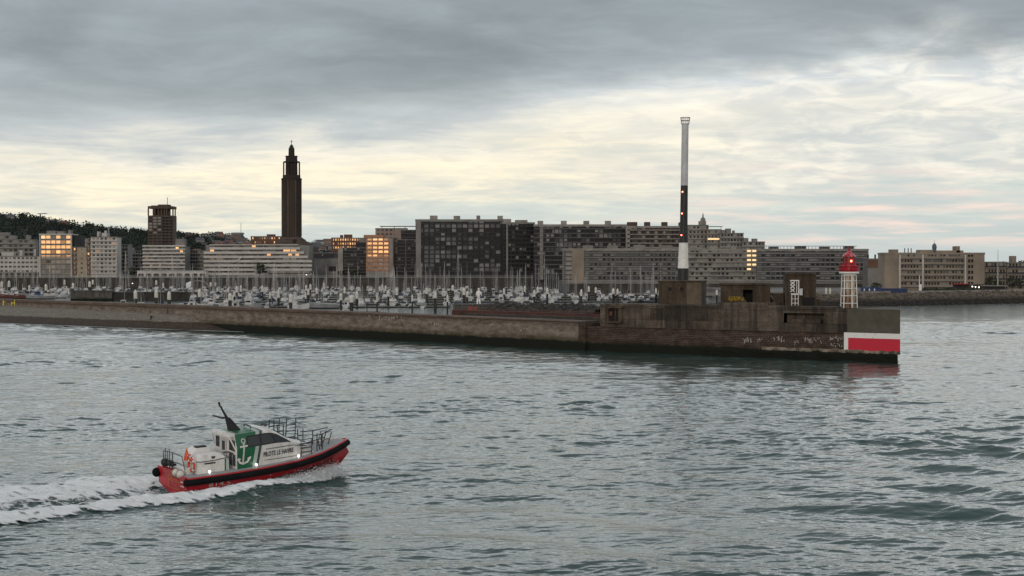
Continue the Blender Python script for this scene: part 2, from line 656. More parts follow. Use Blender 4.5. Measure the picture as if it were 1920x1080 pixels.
def sea_disp(x, y, cell):
    """wave displacement (dx, dy, dz); waves too short for the local cell are left out"""
    dxs = np.zeros_like(x); dys = np.zeros_like(x); dzs = np.zeros_like(x)
    g = gust(x, y)
    calm = sm(1400.0, 420.0, y)
    s, t = boat_st(x, y)
    inside = sm(1.2, -0.2, np.abs(t) - np.abs(t_arm(s))) * sm(-12, -8, s) * np.exp(-np.clip(s, 0, None) / 40)
    rough_ = np.exp(-(((x - 31.0) * 0.927 - (y - 110.0) * 0.376) / 16.0) ** 2) * np.exp(-(((x - 31.0) * 0.376 + (y - 110.0) * 0.927) / 55.0) ** 2)
    g = g * (1 - 0.45 * inside) * (1 + 0.15 * rough_)
    for i in range(NW):
        fade = np.clip((lam[i] / cell - 2.2) / 1.5, 0, 1)
        if fade.max() <= 0:
            continue
        th = kx[i] * x + ky[i] * y + ph[i]
        a = amp[i] * fade * g * calm
        dzs += a * np.cos(th)
        sn = np.sin(th) * a * 0.85
        dxs -= kx[i] / kk[i] * sn
        dys -= ky[i] / kk[i] * sn
    return dxs, dys, dzs + swell(x, y)


q = np.linspace(0, 1, 1250)
rows_near = np.exp(np.log(62) + q * (math.log(430 / 62) + 0.0) * (0.92 + 0.08 * q))
step = math.log(rows_near[-1] / rows_near[-2])
rows_far = [rows_near[-1]]
while rows_far[-1] < 9000:
    step = min(step * 1.06, 0.12)
    rows_far.append(rows_far[-1] * math.exp(step))
rows_far = np.array(rows_far[1:])
rows = np.concatenate([[-400, -60, 10, 45], rows_near, rows_far])
u = np.linspace(-0.43, 0.43, 780)
cols = np.concatenate([[-9, -3, -1.2, -0.6], u, [0.6, 1.2, 3, 9]])
dd = np.maximum(rows, 70.0)
Xg = dd[:, None] * cols[None, :]
Yg = np.repeat(rows[:, None], len(cols), 1)
cell = np.gradient(rows)
cellg = np.repeat(np.abs(cell)[:, None], len(cols), 1)
cu_ = np.repeat(np.abs(np.gradient(cols))[None, :], len(rows), 0) * dd[:, None]
cellg = np.maximum(cellg * 0.8, cu_)
ax, ay, az_ = sea_disp(Xg, Yg, cellg)
P = np.stack([Xg + ax, Yg + ay, az_], -1).reshape(-1, 3)


def grid_mesh(name, P, nr, nc, keep=None):
    idx = np.arange(nr * nc).reshape(nr, nc)
    q = np.stack([idx[:-1, :-1], idx[:-1, 1:], idx[1:, 1:], idx[1:, :-1]], -1).reshape(-1, 4)
    if keep is not None:
        q = q[keep.reshape(-1)]
    me = bpy.data.meshes.new(name)
    me.vertices.add(len(P))
    me.vertices.foreach_set('co', P.astype(np.float32).ravel())
    me.loops.add(len(q) * 4)
    me.loops.foreach_set('vertex_index', q.astype(np.int32).ravel())
    me.polygons.add(len(q))
    me.polygons.foreach_set('loop_start', np.arange(len(q), dtype=np.int32) * 4)
    me.polygons.foreach_set('use_smooth', np.ones(len(q), dtype=bool))
    me.update(calc_edges=True)
    return me


m = bpy.data.materials.new('sea_water')
m.use_nodes = True
nt = m.node_tree
L = nt.links.new
b = nt.nodes['Principled BSDF']
b.inputs['Base Color'].default_value = (0.032, 0.062, 0.057, 1)
b.inputs['Roughness'].default_value = 0.08
b.inputs['IOR'].default_value = 1.34
tcn = N(nt, 'ShaderNodeTexCoord')


def wv(scale, stretch, detail=3.0, rot=0.0):
    mp = N(nt, 'ShaderNodeMapping')
    mp.inputs['Scale'].default_value = stretch
    mp.inputs['Rotation'].default_value = (0, 0, rot)
    L(tcn.outputs['Object'], mp.inputs[0])
    n = N(nt, 'ShaderNodeTexNoise', Scale=scale, Detail=detail, Roughness=0.55)
    L(mp.outputs[0], n.inputs['Vector'])
    return n.outputs['Fac']


b0 = N(nt, 'ShaderNodeBump', Strength=1.0, Distance=0.034)
L(wv(3.2, (0.6, 1.2, 1), 3.0, 0.2), b0.inputs['Height'])
b1 = N(nt, 'ShaderNodeBump', Strength=1.0, Distance=0.07)
L(wv(1.1, (0.55, 1.2, 1), 4.0, 0.1), b1.inputs['Height'])
b2 = N(nt, 'ShaderNodeBump', Strength=1.0, Distance=0.20)
L(wv(0.22, (0.4, 1.25, 1), 4.0, -0.08), b2.inputs['Height'])
L(b2.outputs[0], b1.inputs['Normal'])
L(b1.outputs[0], b.inputs['Normal'])
SEA_MAT = m
sea = link('sea', grid_mesh('sea', P, len(rows), len(cols)))
sea.data.materials.append(m)
tag(sea, 'choppy grey green harbour water', kind='structure')

# ---- foam thrown up by the pilot boat, lying on the waves
xs = np.arange(-75, 0, 0.16)
ys = np.arange(55, 122, 0.16)
FX, FY = np.meshgrid(xs, ys)
fa, fb, fc = sea_disp(FX, FY, np.full_like(FX, 0.28))
s, t = boat_st(FX, FY)
ta = t_arm(s)
at = np.abs(t)
wob = 0.5 * np.sin(s * 0.55 + 1.0) + 0.35 * np.sin(s * 1.3 + t)
wid = np.interp(s, [-13, -8, 0, 8, 15, 30, 60], [0.5, 0.95, 1.55, 1.8, 2.1, 3.0, 4.0])
outer = sm(wid * 1.1, 0.45 * wid, at - ta - 0.30 * wob)
inner = sm(-1.25 * wid, -0.4 * wid, at - ta - 0.25 * wob)
arm = outer * inner * sm(-13.3, -12.2, s)
arm *= np.interp(s, [-13, 0, 25, 70], [1.0, 1.0, 0.95, 0.5])
wash = np.exp(-((t + 0.6 + 0.35 * wob) / np.interp(s, [0, 6, 20, 60], [1.9, 2.6, 3.3, 6.0])) ** 2) * sm(-0.3, 1.0, s)
port = sm(-9.8, -7.8, t + 0.4 * wob) * sm(-1.0, -2.6, t) * sm(-5.0, 1.0, s) * 0.92
lace = sm(1.0, 0.0, at - ta) * sm(-6, 3, s) * 0.52
foam = np.maximum.reduce([arm, wash * 0.95, port, lace])
foam *= np.interp(s, [0, 30, 70], [1, 0.92, 0.5])
hull_in = (s < 0.0) & (s > -13.4) & (at < np.interp(-s, [0, 10, 13.4], [1.9, 1.6, 0.2]))
foam = np.where(hull_in, 0.0, foam)
lift = 0.035 + 0.16 * foam * (0.5 + 0.5 * np.sin(FX * 3.1 + 1.7 * np.sin(FY * 2.3)) * np.sin(FY * 2.7 + 1.3 * np.sin(FX * 1.9)))
FP = np.stack([FX + fa, FY + fb, fc + lift], -1).reshape(-1, 3)
cellmax = np.maximum.reduce([foam[:-1, :-1], foam[1:, :-1], foam[:-1, 1:], foam[1:, 1:]])
fm = grid_mesh('wake_foam', FP, len(ys), len(xs), cellmax > 0.03)
at_ = fm.attributes.new('foam', 'FLOAT', 'POINT')
at_.data.foreach_set('value', foam.astype(np.float32).ravel())
m = bpy.data.materials.new('sea_foam')
m.use_nodes = True
nt = m.node_tree
L = nt.links.new
b = nt.nodes['Principled BSDF']
b.inputs['Roughness'].default_value = 0.65
b.inputs['Base Color'].default_value = (0.86, 0.89, 0.90, 1)
an = N(nt, 'ShaderNodeAttribute', attribute_name='foam')
tcn = N(nt, 'ShaderNodeTexCoord')
mp = N(nt, 'ShaderNodeMapping')
mp.inputs['Rotation'].default_value = (0, 0, -0.68)
mp.inputs['Scale'].default_value = (0.55, 1.0, 1.0)
L(tcn.outputs['Object'], mp.inputs[0])
n1 = N(nt, 'ShaderNodeTexNoise', Scale=1.5, Detail=9.0, Roughness=0.68, Distortion=0.6)
L(mp.outputs[0], n1.inputs['Vector'])
n2 = N(nt, 'ShaderNodeTexVoronoi', Scale=2.6)
n2.feature = 'DISTANCE_TO_EDGE'
nd = N(nt, 'ShaderNodeMix', data_type='RGBA')
nd.inputs[0].default_value = 0.35
L(mp.outputs[0], nd.inputs[6]); L(n1.outputs['Color'], nd.inputs[7])
L(nd.outputs[2], n2.inputs['Vector'])


def mth(op, a, c=None, d=None):
    n = N(nt, 'ShaderNodeMath', operation=op)
    for i, s_ in enumerate((a, c, d)):
        if s_ is None: continue
        if isinstance(s_, (int, float)): n.inputs[i].default_value = s_
        else: L(s_, n.inputs[i])
    return n.outputs[0]


cells = mth('MULTIPLY', mth('SUBTRACT', 0.16, n2.outputs['Distance']), 1.1)
v = mth('ADD', mth('MULTIPLY', an.outputs['Fac'], 1.0), mth('MULTIPLY', mth('SUBTRACT', n1.outputs['Fac'], 0.5), 2.3))
v = mth('ADD', v, cells)
mr = N(nt, 'ShaderNodeMapRange')
mr.interpolation_type = 'SMOOTHSTEP'
mr.inputs['From Min'].default_value = 0.40
mr.inputs['From Max'].default_value = 0.88
L(v, mr.inputs['Value'])
al = mth('MULTIPLY', mr.outputs[0], mth('MINIMUM', mth('MULTIPLY', an.outputs['Fac'], 6.0), 1.0))
L(al, b.inputs['Alpha'])
bp = N(nt, 'ShaderNodeBump', Strength=1.0, Distance=0.5)
L(n1.outputs['Fac'], bp.inputs['Height'])
L(bp.outputs[0], b.inputs['Normal'])
fo = link('wake_foam', fm)
fm.materials.append(m)
FOAM_MAT = m
tag(fo, 'white foam and wash streaming from the pilot boat', kind='stuff')

# ---- spray: thousands of drops and shreds of white water along the bow wave
rv = random.Random(3)
sv, sf = [], []


def shred(c, r):
    o = len(sv)
    for k in range(6):
        d_ = Vector((rv.gauss(0, 1), rv.gauss(0, 1), rv.gauss(0, 1))).normalized() * r * rv.uniform(0.5, 1.2)
        sv.append((c[0] + d_.x * 1.3, c[1] + d_.y * 1.3, c[2] + d_.z * 0.8))
    sf.extend([(o, o + 1, o + 2), (o, o + 2, o + 3), (o + 3, o + 4, o), (o + 1, o + 4, o + 5), (o + 2, o + 5, o + 3)])


for i in range(17000):
    side = 1 if rv.random() < 0.8 else -1
    s_ = -12.9 + abs(rv.gauss(0, 1)) * 2.6 if rv.random() < 0.62 else rv.uniform(-12, 1.5)
    if s_ > 2: continue
    ta_ = float(t_arm(np.array(s_)))
    w_ = float(np.interp(s_, [-13, -11, -6, 2], [1.25, 1.05, 0.55, 0.3]))
    hb = float(np.interp(-s_, [0, 8, 11, 13.4], [2.05, 1.85, 1.2, 0.2]))
    t_ = side * max(hb, ta_ + rv.gauss(-0.15, 0.55) * w_)
    z_ = abs(rv.gauss(0, 0.27)) * w_ + rv.uniform(0, 0.22) * w_ + 0.08
    if s_ < -12.4: z_ *= 0.75
    x_ = BS[0] - s_ * BF[0] + t_ * BR[0]
    y_ = BS[1] - s_ * BF[1] + t_ * BR[1]
    shred((x_, y_, z_), rv.uniform(0.012, 0.055))
for i in range(2600):                      # wash boiling up behind the transom
    s_ = rv.uniform(0.4, 9.0)
    t_ = rv.gauss(-0.4, 1.5)
    x_ = BS[0] - s_ * BF[0] + t_ * BR[0]
    y_ = BS[1] - s_ * BF[1] + t_ * BR[1]
    z_ = float(swell(np.array([x_]), np.array([y_]))[0]) + abs(rv.gauss(0, 0.16)) + 0.05
    shred((x_, y_, z_), rv.uniform(0.012, 0.045))
sm_ = bpy.data.meshes.new('spray')
sm_.from_pydata(sv, [], sf)
sm_.materials.append(mat('spray_white', (0.74, 0.77, 0.78), (0.66, 0.70, 0.72), 3, rough=0.7))
tag(link('spray', sm_), 'white spray thrown from the bow of the pilot boat', kind='stuff')

# ------------------------------------------------------------------ breakwater: bastion, jetty, moles, beach
DARK_CONC = wall_material('bastion_concrete', (0.165, 0.140, 0.115), (0.062, 0.049, 0.039), (0.085, 0.051, 0.038), 4.45, 1.55,
                          streak=0.75, bh=0.3, bw=0.85, green=(0.020, 0.018, 0.008), pours=0.8)
JETTY = wall_material('jetty_masonry', (0.165, 0.128, 0.100), (0.095, 0.070, 0.054), (0.185, 0.145, 0.115), 4.85, 1.75, mortar=(0.2, 0.165, 0.13),
                      streak=0.5, bh=0.36, bw=1.1, green=(0.050, 0.047, 0.016), paleband=(2.4, 4.4, (0.30, 0.26, 0.22), .75))
BUNK = wall_material('bunker_concrete', (0.125, 0.100, 0.070), (0.060, 0.045, 0.031), (0.1, 0.07, 0.05), -50.0, -50.0, streak=0.7)
MOLE = wall_material('mole_concrete', (0.17, 0.165, 0.155), (0.075, 0.07, 0.065), (0.12, 0.115, 0.11), 1.6, 0.9, streak=0.7)
WHITE_P = mat('white_paint', (0.74, 0.74, 0.72), (0.60, 0.60, 0.57), 0.9, rough=0.5, bump=0.01, bscale=6)
RED_P = mat('red_paint', (0.62, 0.022, 0.045), (0.46, 0.02, 0.035), 0.8, rough=0.5, bump=0.01, bscale=6)
BLACK_P = mat('black_paint', (0.012, 0.012, 0.013), (0.02, 0.02, 0.02), 1.0, rough=0.55)
GREY_P = mat('grey_paint', (0.47, 0.48, 0.49), (0.38, 0.39, 0.40), 0.5, rough=0.5)
VOID = mat('dark_void', (0.008, 0.007, 0.006), (0.012, 0.01, 0.01), 1, rough=0.9)
RUST = mat('rusty_steel', (0.14, 0.055, 0.032), (0.07, 0.03, 0.02), 1.3, rough=0.85, bump=0.03)
STEEL = mat('grey_steel', (0.25, 0.26, 0.27), (0.18, 0.19, 0.2), 2.0, rough=0.5, metal=0.4)
ROCK = mat('wet_rock', (0.055, 0.050, 0.044), (0.012, 0.0115, 0.011), 0.5, rough=0.85, bump=0.15, bscale=1.5)


def tidal_rock(name, dry, wet, z0, z1):
    m = mat(name, dry, tuple(x * .38 for x in dry), 0.45, rough=.9, bump=.15, bscale=1.5)
    nt = m.node_tree; L = nt.links.new
    b = nt.nodes['Principled BSDF']
    src = b.inputs['Base Color'].links[0].from_socket
    tc = N(nt, 'ShaderNodeTexCoord'); sx = N(nt, 'ShaderNodeSeparateXYZ'); L(tc.outputs['Object'], sx.inputs[0])
    mr = N(nt, 'ShaderNodeMapRange'); mr.inputs['From Min'].default_value = z0; mr.inputs['From Max'].default_value = z1
    L(sx.outputs['Z'], mr.inputs['Value'])
    mx = N(nt, 'ShaderNodeMix', data_type='RGBA'); mx.inputs[6].default_value = c4(wet)
    L(mr.outputs[0], mx.inputs[0]); L(src, mx.inputs[7]); L(mx.outputs[2], b.inputs['Base Color'])
    return m


ROCK2 = tidal_rock('shore_rock', (0.145, 0.12, 0.095), (0.018, 0.016, 0.013), 1.6, 3.2)
ROCK_OLD = mat('brown_rock', (0.14, 0.12, 0.095), (0.05, 0.043, 0.036), 0.4, rough=0.9, bump=0.15, bscale=1.5)

T0 = np.array([60.5, 249.0]); UB = np.array([-0.8012, 0.5984])
M0 = np.array([12.3, 285.0]); UJ = np.array([-0.677, 0.736])
RZB = math.atan2(UB[1], UB[0])
RZJ = math.atan2(UJ[1], UJ[0])


def a_on(px, org=T0, u=UB, off=0.0):
    """distance along the wall line at which a sight line through column px meets it (off: metres behind the face)"""
    o = org + np.array([u[1], -u[0]]) * off      # behind the face, away from the camera
    q = (px - 960.0) / F
    return (o[0] - o[1] * q) / (q * u[1] - u[0]) if True else 0


def zb(py, a, org=T0, u=UB, off=0.0):
    o = org + np.array([u[1], -u[0]]) * off
    return CH - (py - 500.0) * (o[1] + u[1] * a) / F


def rough_wall(name, m, parent, a0, a1, z0, z1, thick, hole=None, res=0.45, amp=0.10, seed=0, proud=0.0, top_amp=0.12, skew=0.0):
    """wall with an uneven, weathered face (local x along, +y towards the sea)"""
    na = max(2, int((a1 - a0) / res)); nz = max(2, int((z1 - z0) / res))
    mb = MB()
    idx = {}
    for i in range(na + 1):
        for k in range(nz + 1):
            a = a0 + (a1 - a0) * i / na; z = z0 + (z1 - z0) * k / nz
            n = noise.noise((a * 0.35 + seed, z * 0.5, 3.1)) + 0.6 * noise.noise((a * 1.1, z * 1.3 + seed, 9.0))
            y = proud + amp * n
            if k == nz:
                z += top_amp * (noise.noise((a * 0.6 + seed, 5.0, 1.0)) + 0.5 * noise.noise((a * 2.1 + seed, 2.0, 1.0)))
                y -= 0.08
            idx[i, k] = len(mb.v); mb.v.append((a, y, z))
    fs = []
    gone = set()
    if hole:
        for i in range(na):
            for k in range(nz):
                a = a0 + (a1 - a0) * (i + .5) / na; z = z0 + (z1 - z0) * (k + .5) / nz
                if hole[0] < a < hole[1] and hole[2] < z < hole[3]:
                    gone.add((i, k))
    for i in range(na):
        for k in range(nz):
            if (i, k) in gone: continue
            fs.append((idx[i, k], idx[i, k + 1], idx[i + 1, k + 1], idx[i + 1, k]))
    # top, ends and back
    nb = {}
    for i in range(na + 1):
        nb[i] = len(mb.v); v = mb.v[idx[i, nz]]; mb.v.append((v[0], proud - thick, z1))
    for i in range(na):
        fs.append((idx[i, nz], nb[i], nb[i + 1], idx[i + 1, nz]))
    for i in (0, na):
        lo = len(mb.v); mb.v.append((mb.v[idx[i, 0]][0], proud - thick, z0))
        fs.append(tuple([idx[i, k] for k in range(nz + 1)] + [nb[i], lo]))
        if i == 0: lo0 = lo
        else: lo1 = lo
    fs.append(tuple([nb[i] for i in range(na + 1)] + [lo1, lo0]))
    if skew:
        for j_ in list(nb.values()) + [lo0]:
            v = mb.v[j_]; mb.v[j_] = (max(v[0], a0 + skew * thick), v[1], v[2])
    mb.f = fs; mb.m = [0] * len(fs)
    o = mb.build(name, m, parent)
    return o


# ---------------- bastion
A_END = a_on(1090)
bast = empty('bastion', 'massive weathered concrete bastion at the jetty head with a red and white painted end', 'breakwater',
             (T0[0], T0[1], 0), RZB)
a_l = a_on(1126)
hole = (a_on(1545), a_on(1472), zb(611, 16.5), zb(588, 16.5))
rough_wall('upper_wall', DARK_CONC, bast, a_on(1592), a_l, 4.35, 8.35, 13.0, hole, 0.42, 0.10, 1.0, 0.12)
e = MB(); e.box(hole[0] - .4, -2.2, hole[2] - .3, hole[1] + .4, -1.5, hole[3] + .3)
e.box(hole[0] - .35, -1.5, hole[2] - .3, hole[1] + .35, -0.02, hole[2] + 0.42)
e.box(hole[0] + .9, -1.45, hole[2] + .35, hole[1] - .8, -.75, hole[2] + 1.05)
e.build('embrasure', DARK_CONC, bast)
rough_wall('brick_base', DARK_CONC, bast, a_on(1587), A_END + 0.6, -1.5, 4.36, 14.0, None, 0.5, 0.07, 4.0, -0.03, 0.02)
def skewed_box(x0, y0, z0, x1, y1, z1, sk=0.46):
    # the end face swings back landward
    e_ = MB(); e_.box(x0, y0, z0, x1, y1, z1)
    e_.v = [((x + sk * (y1 - y)) if abs(x - x0) < 1e-6 else x, y, z) for x, y, z in e_.v]
    return e_


e = skewed_box(-0.02, -13.5, 1.3, a_on(1590), 0.2, 8.30)
e.build('end_block', mat('end_render', (0.092, 0.083, 0.064), (0.062, 0.056, 0.043), 0.5, rough=0.9, bump=0.03, bscale=2), bast)
zt, zm, zl = zb(625, 3), zb(635, 3), zb(658.5, 3)
aw = a_on(1584)
e = skewed_box(-0.05, -13.55, zl, aw, 0.26, zt)
e.build('white_panel', mat('panel_white', (0.70, 0.70, 0.68), (0.26, 0.24, 0.20), 1.9, rough=0.6, bump=0.03, bscale=3, lo=0.30, hi=0.40, detail=8), bast)
e = skewed_box(-0.06, -13.4, zl - .02, a_on(1592), 0.275, zm)
e.build('red_panel', mat('panel_red', (0.50, 0.014, 0.038), (0.17, 0.05, 0.05), 1.9, rough=0.6, bump=0.03, bscale=3, lo=0.28, hi=0.40, detail=8), bast)
rough_wall('footing', wall_material('footing_weed', (0.03, 0.028, 0.02), (0.015, 0.014, 0.01), (0.05, 0.04, 0.03), -5, 1.55, algae=(0.008, 0.009, 0.006)),
           bast, 0.12, a_on(1325), -1.5, 1.35, 10.0, None, 0.4, 0.22, 7.0, 0.75, 0.35, 0.47)
rough_wall('ledge', mat('pale_ledge', (0.24, 0.20, 0.155), (0.05, 0.042, 0.033), 0.9, rough=0.9, bump=0.06, lo=0.4, hi=0.62),
           bast, 0.4, a_on(1430), 1.3, 1.85, 1.2, None, 0.4, 0.14, 9.0, 0.35, 0.22)
# niche with a little balcony at the landward end
an0, an1 = a_on(1170), a_on(1143)
e = MB()
zt_, zb_ = zb(577, 51), zb(604, 51)
e.box(an0, 0.0, zb_ - .15, an1, 1.15, zb_ + .12)
e.box(an0 - .1, 0.0, zt_ - .1, an1 + .4, 0.75, zt_ + .3)
e.box(an1 - .15, 0.02, zb_ + .12, an1 + .55, .7, zt_ - .1)
e.box(an0 + .1, 0.02, zb_ + .12, an0 + .95, .42, zt_ - .1)
e.build('balcony', BUNK, bast)
e = MB(); e.box(an0 + .95, 0.0, zb_ + .12, an1 - .15, 0.24, zt_ - .1)
e.build('niche', VOID, bast)
e = MB(); e.box(an0 + 1.5, 0.26, zb_ + .2, an0 + 1.65, .36, zt_ - .25); e.box(an1 - .75, .26, zb_ + 1.1, an1 - .25, .38, zb_ + 1.8)
e.build('rusty_strip', RUST, bast)
# broken cap stones along the top
rough_wall('coping', DARK_CONC, bast, a_on(1440), a_on(1348), 8.2, 9.0, 5.0, None, 0.35, 0.14, 17.0, 0.05, 0.25)
rough_wall('coping', DARK_CONC, bast, a_on(1565), a_on(1440) - .02, 8.1, 8.62, 2.6, None, 0.3, 0.10, 13.0, 0.22, 0.22)
rough_wall('coping', DARK_CONC, bast, a_on(1348) + .02, a_l - .1, 8.1, 8.5, 2.6, None, 0.3, 0.10, 23.0, 0.2, 0.18)


def scrawl(name, m, parent, a0, a1, z0, z1, y, n, seed, r=0.05):
    """faded, illegible paint strokes"""
    q = random.Random(seed)
    mb = MB()
    for i in range(n):
        a = a0 + (a1 - a0) * (i + q.random() * .6) / n
        h = (z1 - z0)
        zc_ = z0 + h * q.uniform(.1, .35)
        w_ = abs(a1 - a0) / n * .8
        pts = [(a + q.uniform(-.5, .5) * w_, y, zc_ + q.random() * h * .65) for _ in range(q.randint(2, 4))]
        for p, p2 in zip(pts, pts[1:]):
            dv = Vector(p2) - Vector(p)
            if dv.length < .05: continue
            pz = Vector((-dv.z, 0, dv.x)).normalized() * r * q.uniform(.6, 1.3)
            p, p2 = Vector(p), Vector(p2)
            o = [p - pz, p + pz, p2 + pz, p2 - pz]
            mb.add(o + [v - Vector((0, .05, 0)) for v in o], [(0, 1, 2, 3), (7, 6, 5, 4), (0, 4, 5, 1), (1, 5, 6, 2), (2, 6, 7, 3), (3, 7, 4, 0)])
    return tag(mb.build(name, m, parent), kind='stuff')


FADED = mat('faded_graffiti', (0.50, 0.48, 0.44), (0.24, 0.22, 0.19), 3.0, rough=0.9)
for (x0, x1, y0, y1, n, sd_) in ((1394, 1412, 630, 648, 8, 1), (1420, 1430, 634, 644, 5, 2), (1448, 1472, 627, 645, 9, 3),
                                 (1490, 1500, 636, 650, 3, 4), (1510, 1542, 630, 646, 10, 5), (1556, 1582, 628, 644, 9, 6), (1558, 1580, 642, 652, 7, 8)):
    aa = a_on(x0)
    scrawl('paint_marking', FADED, bast, aa, a_on(x1), zb(y1, aa), zb(y0, aa), 0.12, n, sd_, 0.055)

# ---------------- low jetty running in to the beach
jet = empty('jetty', 'long low masonry jetty wall with a dark weedy tide line running to the shingle beach', 'breakwater',
            (M0[0], M0[1], 0), RZJ)
JL = 330.0
rough_wall('sea_wall', JETTY, jet, 0.0, JL, -1.5, 5.25, 4.5, None, 0.6, 0.05, 2.0, 0.0, 0.02)
e = MB()
a = 0.0
q = random.Random(4)
while a < JL:
    l_ = q.uniform(4.5, 6.5)
    z_ = 5.28 + 0.45 * min(1, a / 130.0) + q.uniform(-.025, .025)
    e.box(a + .015, -4.4, 5.1, min(JL, a + l_) - .015, 0.10 + q.uniform(0, .05), z_)
    a += l_
e.build('coping', mat('jetty_coping', (0.135, 0.092, 0.070), (0.078, 0.056, 0.044), 0.25, rough=0.9, bump=0.04, bscale=2), jet)
# joint where the jetty meets the bastion
e = MB(); e.box(-1.4, -6, -1.5, 0.25, 0.42, 5.0); e.build('joint_pier', DARK_CONC, jet)
for (x0, x1, y0, y1, n, sd_) in ((690, 760, 588, 603, 14, 11), (800, 830, 601, 612, 7, 12), (918, 928, 607, 618, 3, 13), (975, 990, 610, 622, 4, 15)):
    a0 = a_on(x0, M0, UJ)
    scrawl('paint_marking', FADED, jet, a0, a_on(x1, M0, UJ), zb(y1, a0, M0, UJ), zb(y0, a0, M0, UJ), 0.09, n, sd_, 0.06)
YEL = mat('yellow_graffiti', (0.55, 0.46, 0.05), (0.42, 0.34, 0.04), 1.5, rough=0.8)
a0 = a_on(31, M0, UJ)
zg = zb(573.5, a0, M0, UJ)
for ch, px_ in (('r', 8), ('H', 24)):
    ag = a_on(px_, M0, UJ)
    Mx = Matrix.Translation((ag + 1.2, 0.09, zg)) @ Matrix.Rotation(math.pi, 4, 'Z') @ Matrix.Rotation(math.pi / 2, 4, 'X')
    text_mesh('graffiti', ch, 3.0 if ch == 'r' else 2.3, YEL, jet, Mx, 0.03, width=2.5, bold=True)
e = MB(); al_ = a_on(314.5, M0, UJ); e.box(al_ - .22, -.05, 3.6, al_ + .22, .16, zb(573, al_, M0, UJ)); e.build('ladder_slot', RUST, jet)

# rusty inner parapet seen over the low wall
ri = empty('inner_parapet', 'rust red stepped inner parapet behind the low jetty wall beside the bastion', 'parapet', (M0[0], M0[1], 0), RZJ)
e = MB(); e.box(-6, -10.2, 3.0, 46, -9.0, 6.25); e.build('upper_step', mat('rust_concrete', (0.095, 0.032, 0.024), (0.04, 0.02, 0.016), 0.5, rough=0.9, bump=0.05), ri)
e = MB(); e.box(-4, -9.0, 3.0, 40, -7.4, 5.75); e.build('lower_step', mat('dark_concrete', (0.06, 0.05, 0.042), (0.03, 0.026, 0.022), 0.6, rough=0.9), ri)
e = MB(); e.tube([(-5, -9.6, 6.55), (44, -9.6, 6.6)], 0.06); [e.tube([(x, -9.6, 6.2), (x, -9.6, 6.6)], .05) for x in range(-5, 45, 3)]
e.build('hand_rail', RUST, ri)

# ---------------- bunkers and gear on the bastion
def on_deck(px, off, z=8.4):
    a = a_on(px, T0, UB, off)
    p = T0 + UB * a + np.array([UB[1], -UB[0]]) * off
    return float(p[0]), float(p[1])


def scale_at(px, off):
    return on_deck(px, off)[1] / F


# bunker under the mast
x, y = on_deck(1279, 5.5)
k = y / F
b1_ = empty('bunker', 'square brown stained concrete bunker at the foot of the tall banded mast', 'bunker', (x, y, 8.3), rad(-14))
e = MB(); e.box(-3.9, -1.6, -.1, 3.6, 5.0, 4.05)
e.build('shell', BUNK, b1_)
e = MB(); e.box(-4.02, -1.75, 4.05, 3.7, 5.1, 4.28); e.build('roof_slab', BUNK, b1_)
for xx in (-1.9, 0.15):
    e = MB(); e.box(xx - .3, -1.63, 2.5, xx + .3, -1.4, 3.1); e.build('vent_hole', VOID, b1_)
e = MB(); e.box(1.05, -1.63, -.1, 3.55, -1.55, 3.95); e.build('lit_face', mat('lit_face_conc', (0.125, 0.10, 0.07), (0.085, 0.066, 0.045), 0.7, rough=0.9), b1_)  # light on the bunker's right side put in as a paler colour
# bunker with the opening
x, y = on_deck(1397, 5.0)
b2_ = empty('bunker', 'broken concrete bunker with a dark doorway and yellow graffiti on the middle of the bastion', 'bunker', (x, y, 8.6), rad(-8))
e = MB()
e.box(-4.1, -.9, -.3, -.35, 4.5, 3.3); e.box(1.55, -1.0, -.3, 4.2, 4.5, 3.3); e.box(-.35, -.8, 2.5, 1.55, 4.5, 3.3); e.box(-.35, 2.2, -.3, 1.55, 4.5, 2.5)
e.add([(-3.6, -1.5, -.3), (.75, -1.5, -.3), (-1.0, -1.35, 2.55), (-2.7, -1.35, 2.6), (-3.6, -.6, -.3), (.75, -.6, -.3), (-1.0, -.6, 2.55), (-2.7, -.6, 2.6)],
      [(0, 1, 2, 3), (1, 5, 6, 2), (3, 2, 6, 7), (0, 3, 7, 4)])
e.build('shell', BUNK, b2_)
e = MB(); e.box(-4.3, -1.2, 3.3, 4.3, 4.6, 3.62); e.build('roof_slab', BUNK, b2_)
e = MB(); e.box(1.3, -.9, -.2, 1.56, .5, 2.5); e.build('door_jamb', BUNK, b2_)
e = MB(); e.box(-.35, 1.8, -.3, 1.55, 2.2, 2.5); e.build('doorway', VOID, b2_)
YEL2 = mat('ochre_graffiti', (0.30, 0.20, 0.02), (0.16, 0.11, 0.02), 4.0, rough=0.85)
g_ = scrawl('paint_marking', YEL2, b2_, -2.75, -.2, .25, 1.55, -1.58, 26, 21, .09)
e = MB(); e.box(4.2, 1.0, -.4, 6.6, 4.0, 1.9); e.build('low_annex', BUNK, b2_)
e = MB(); e.tube([(4.3, -1.2, 1.6), (5.6, -1.2, -.5)], .12); e.build('leaning_pipe', STEEL, b2_)
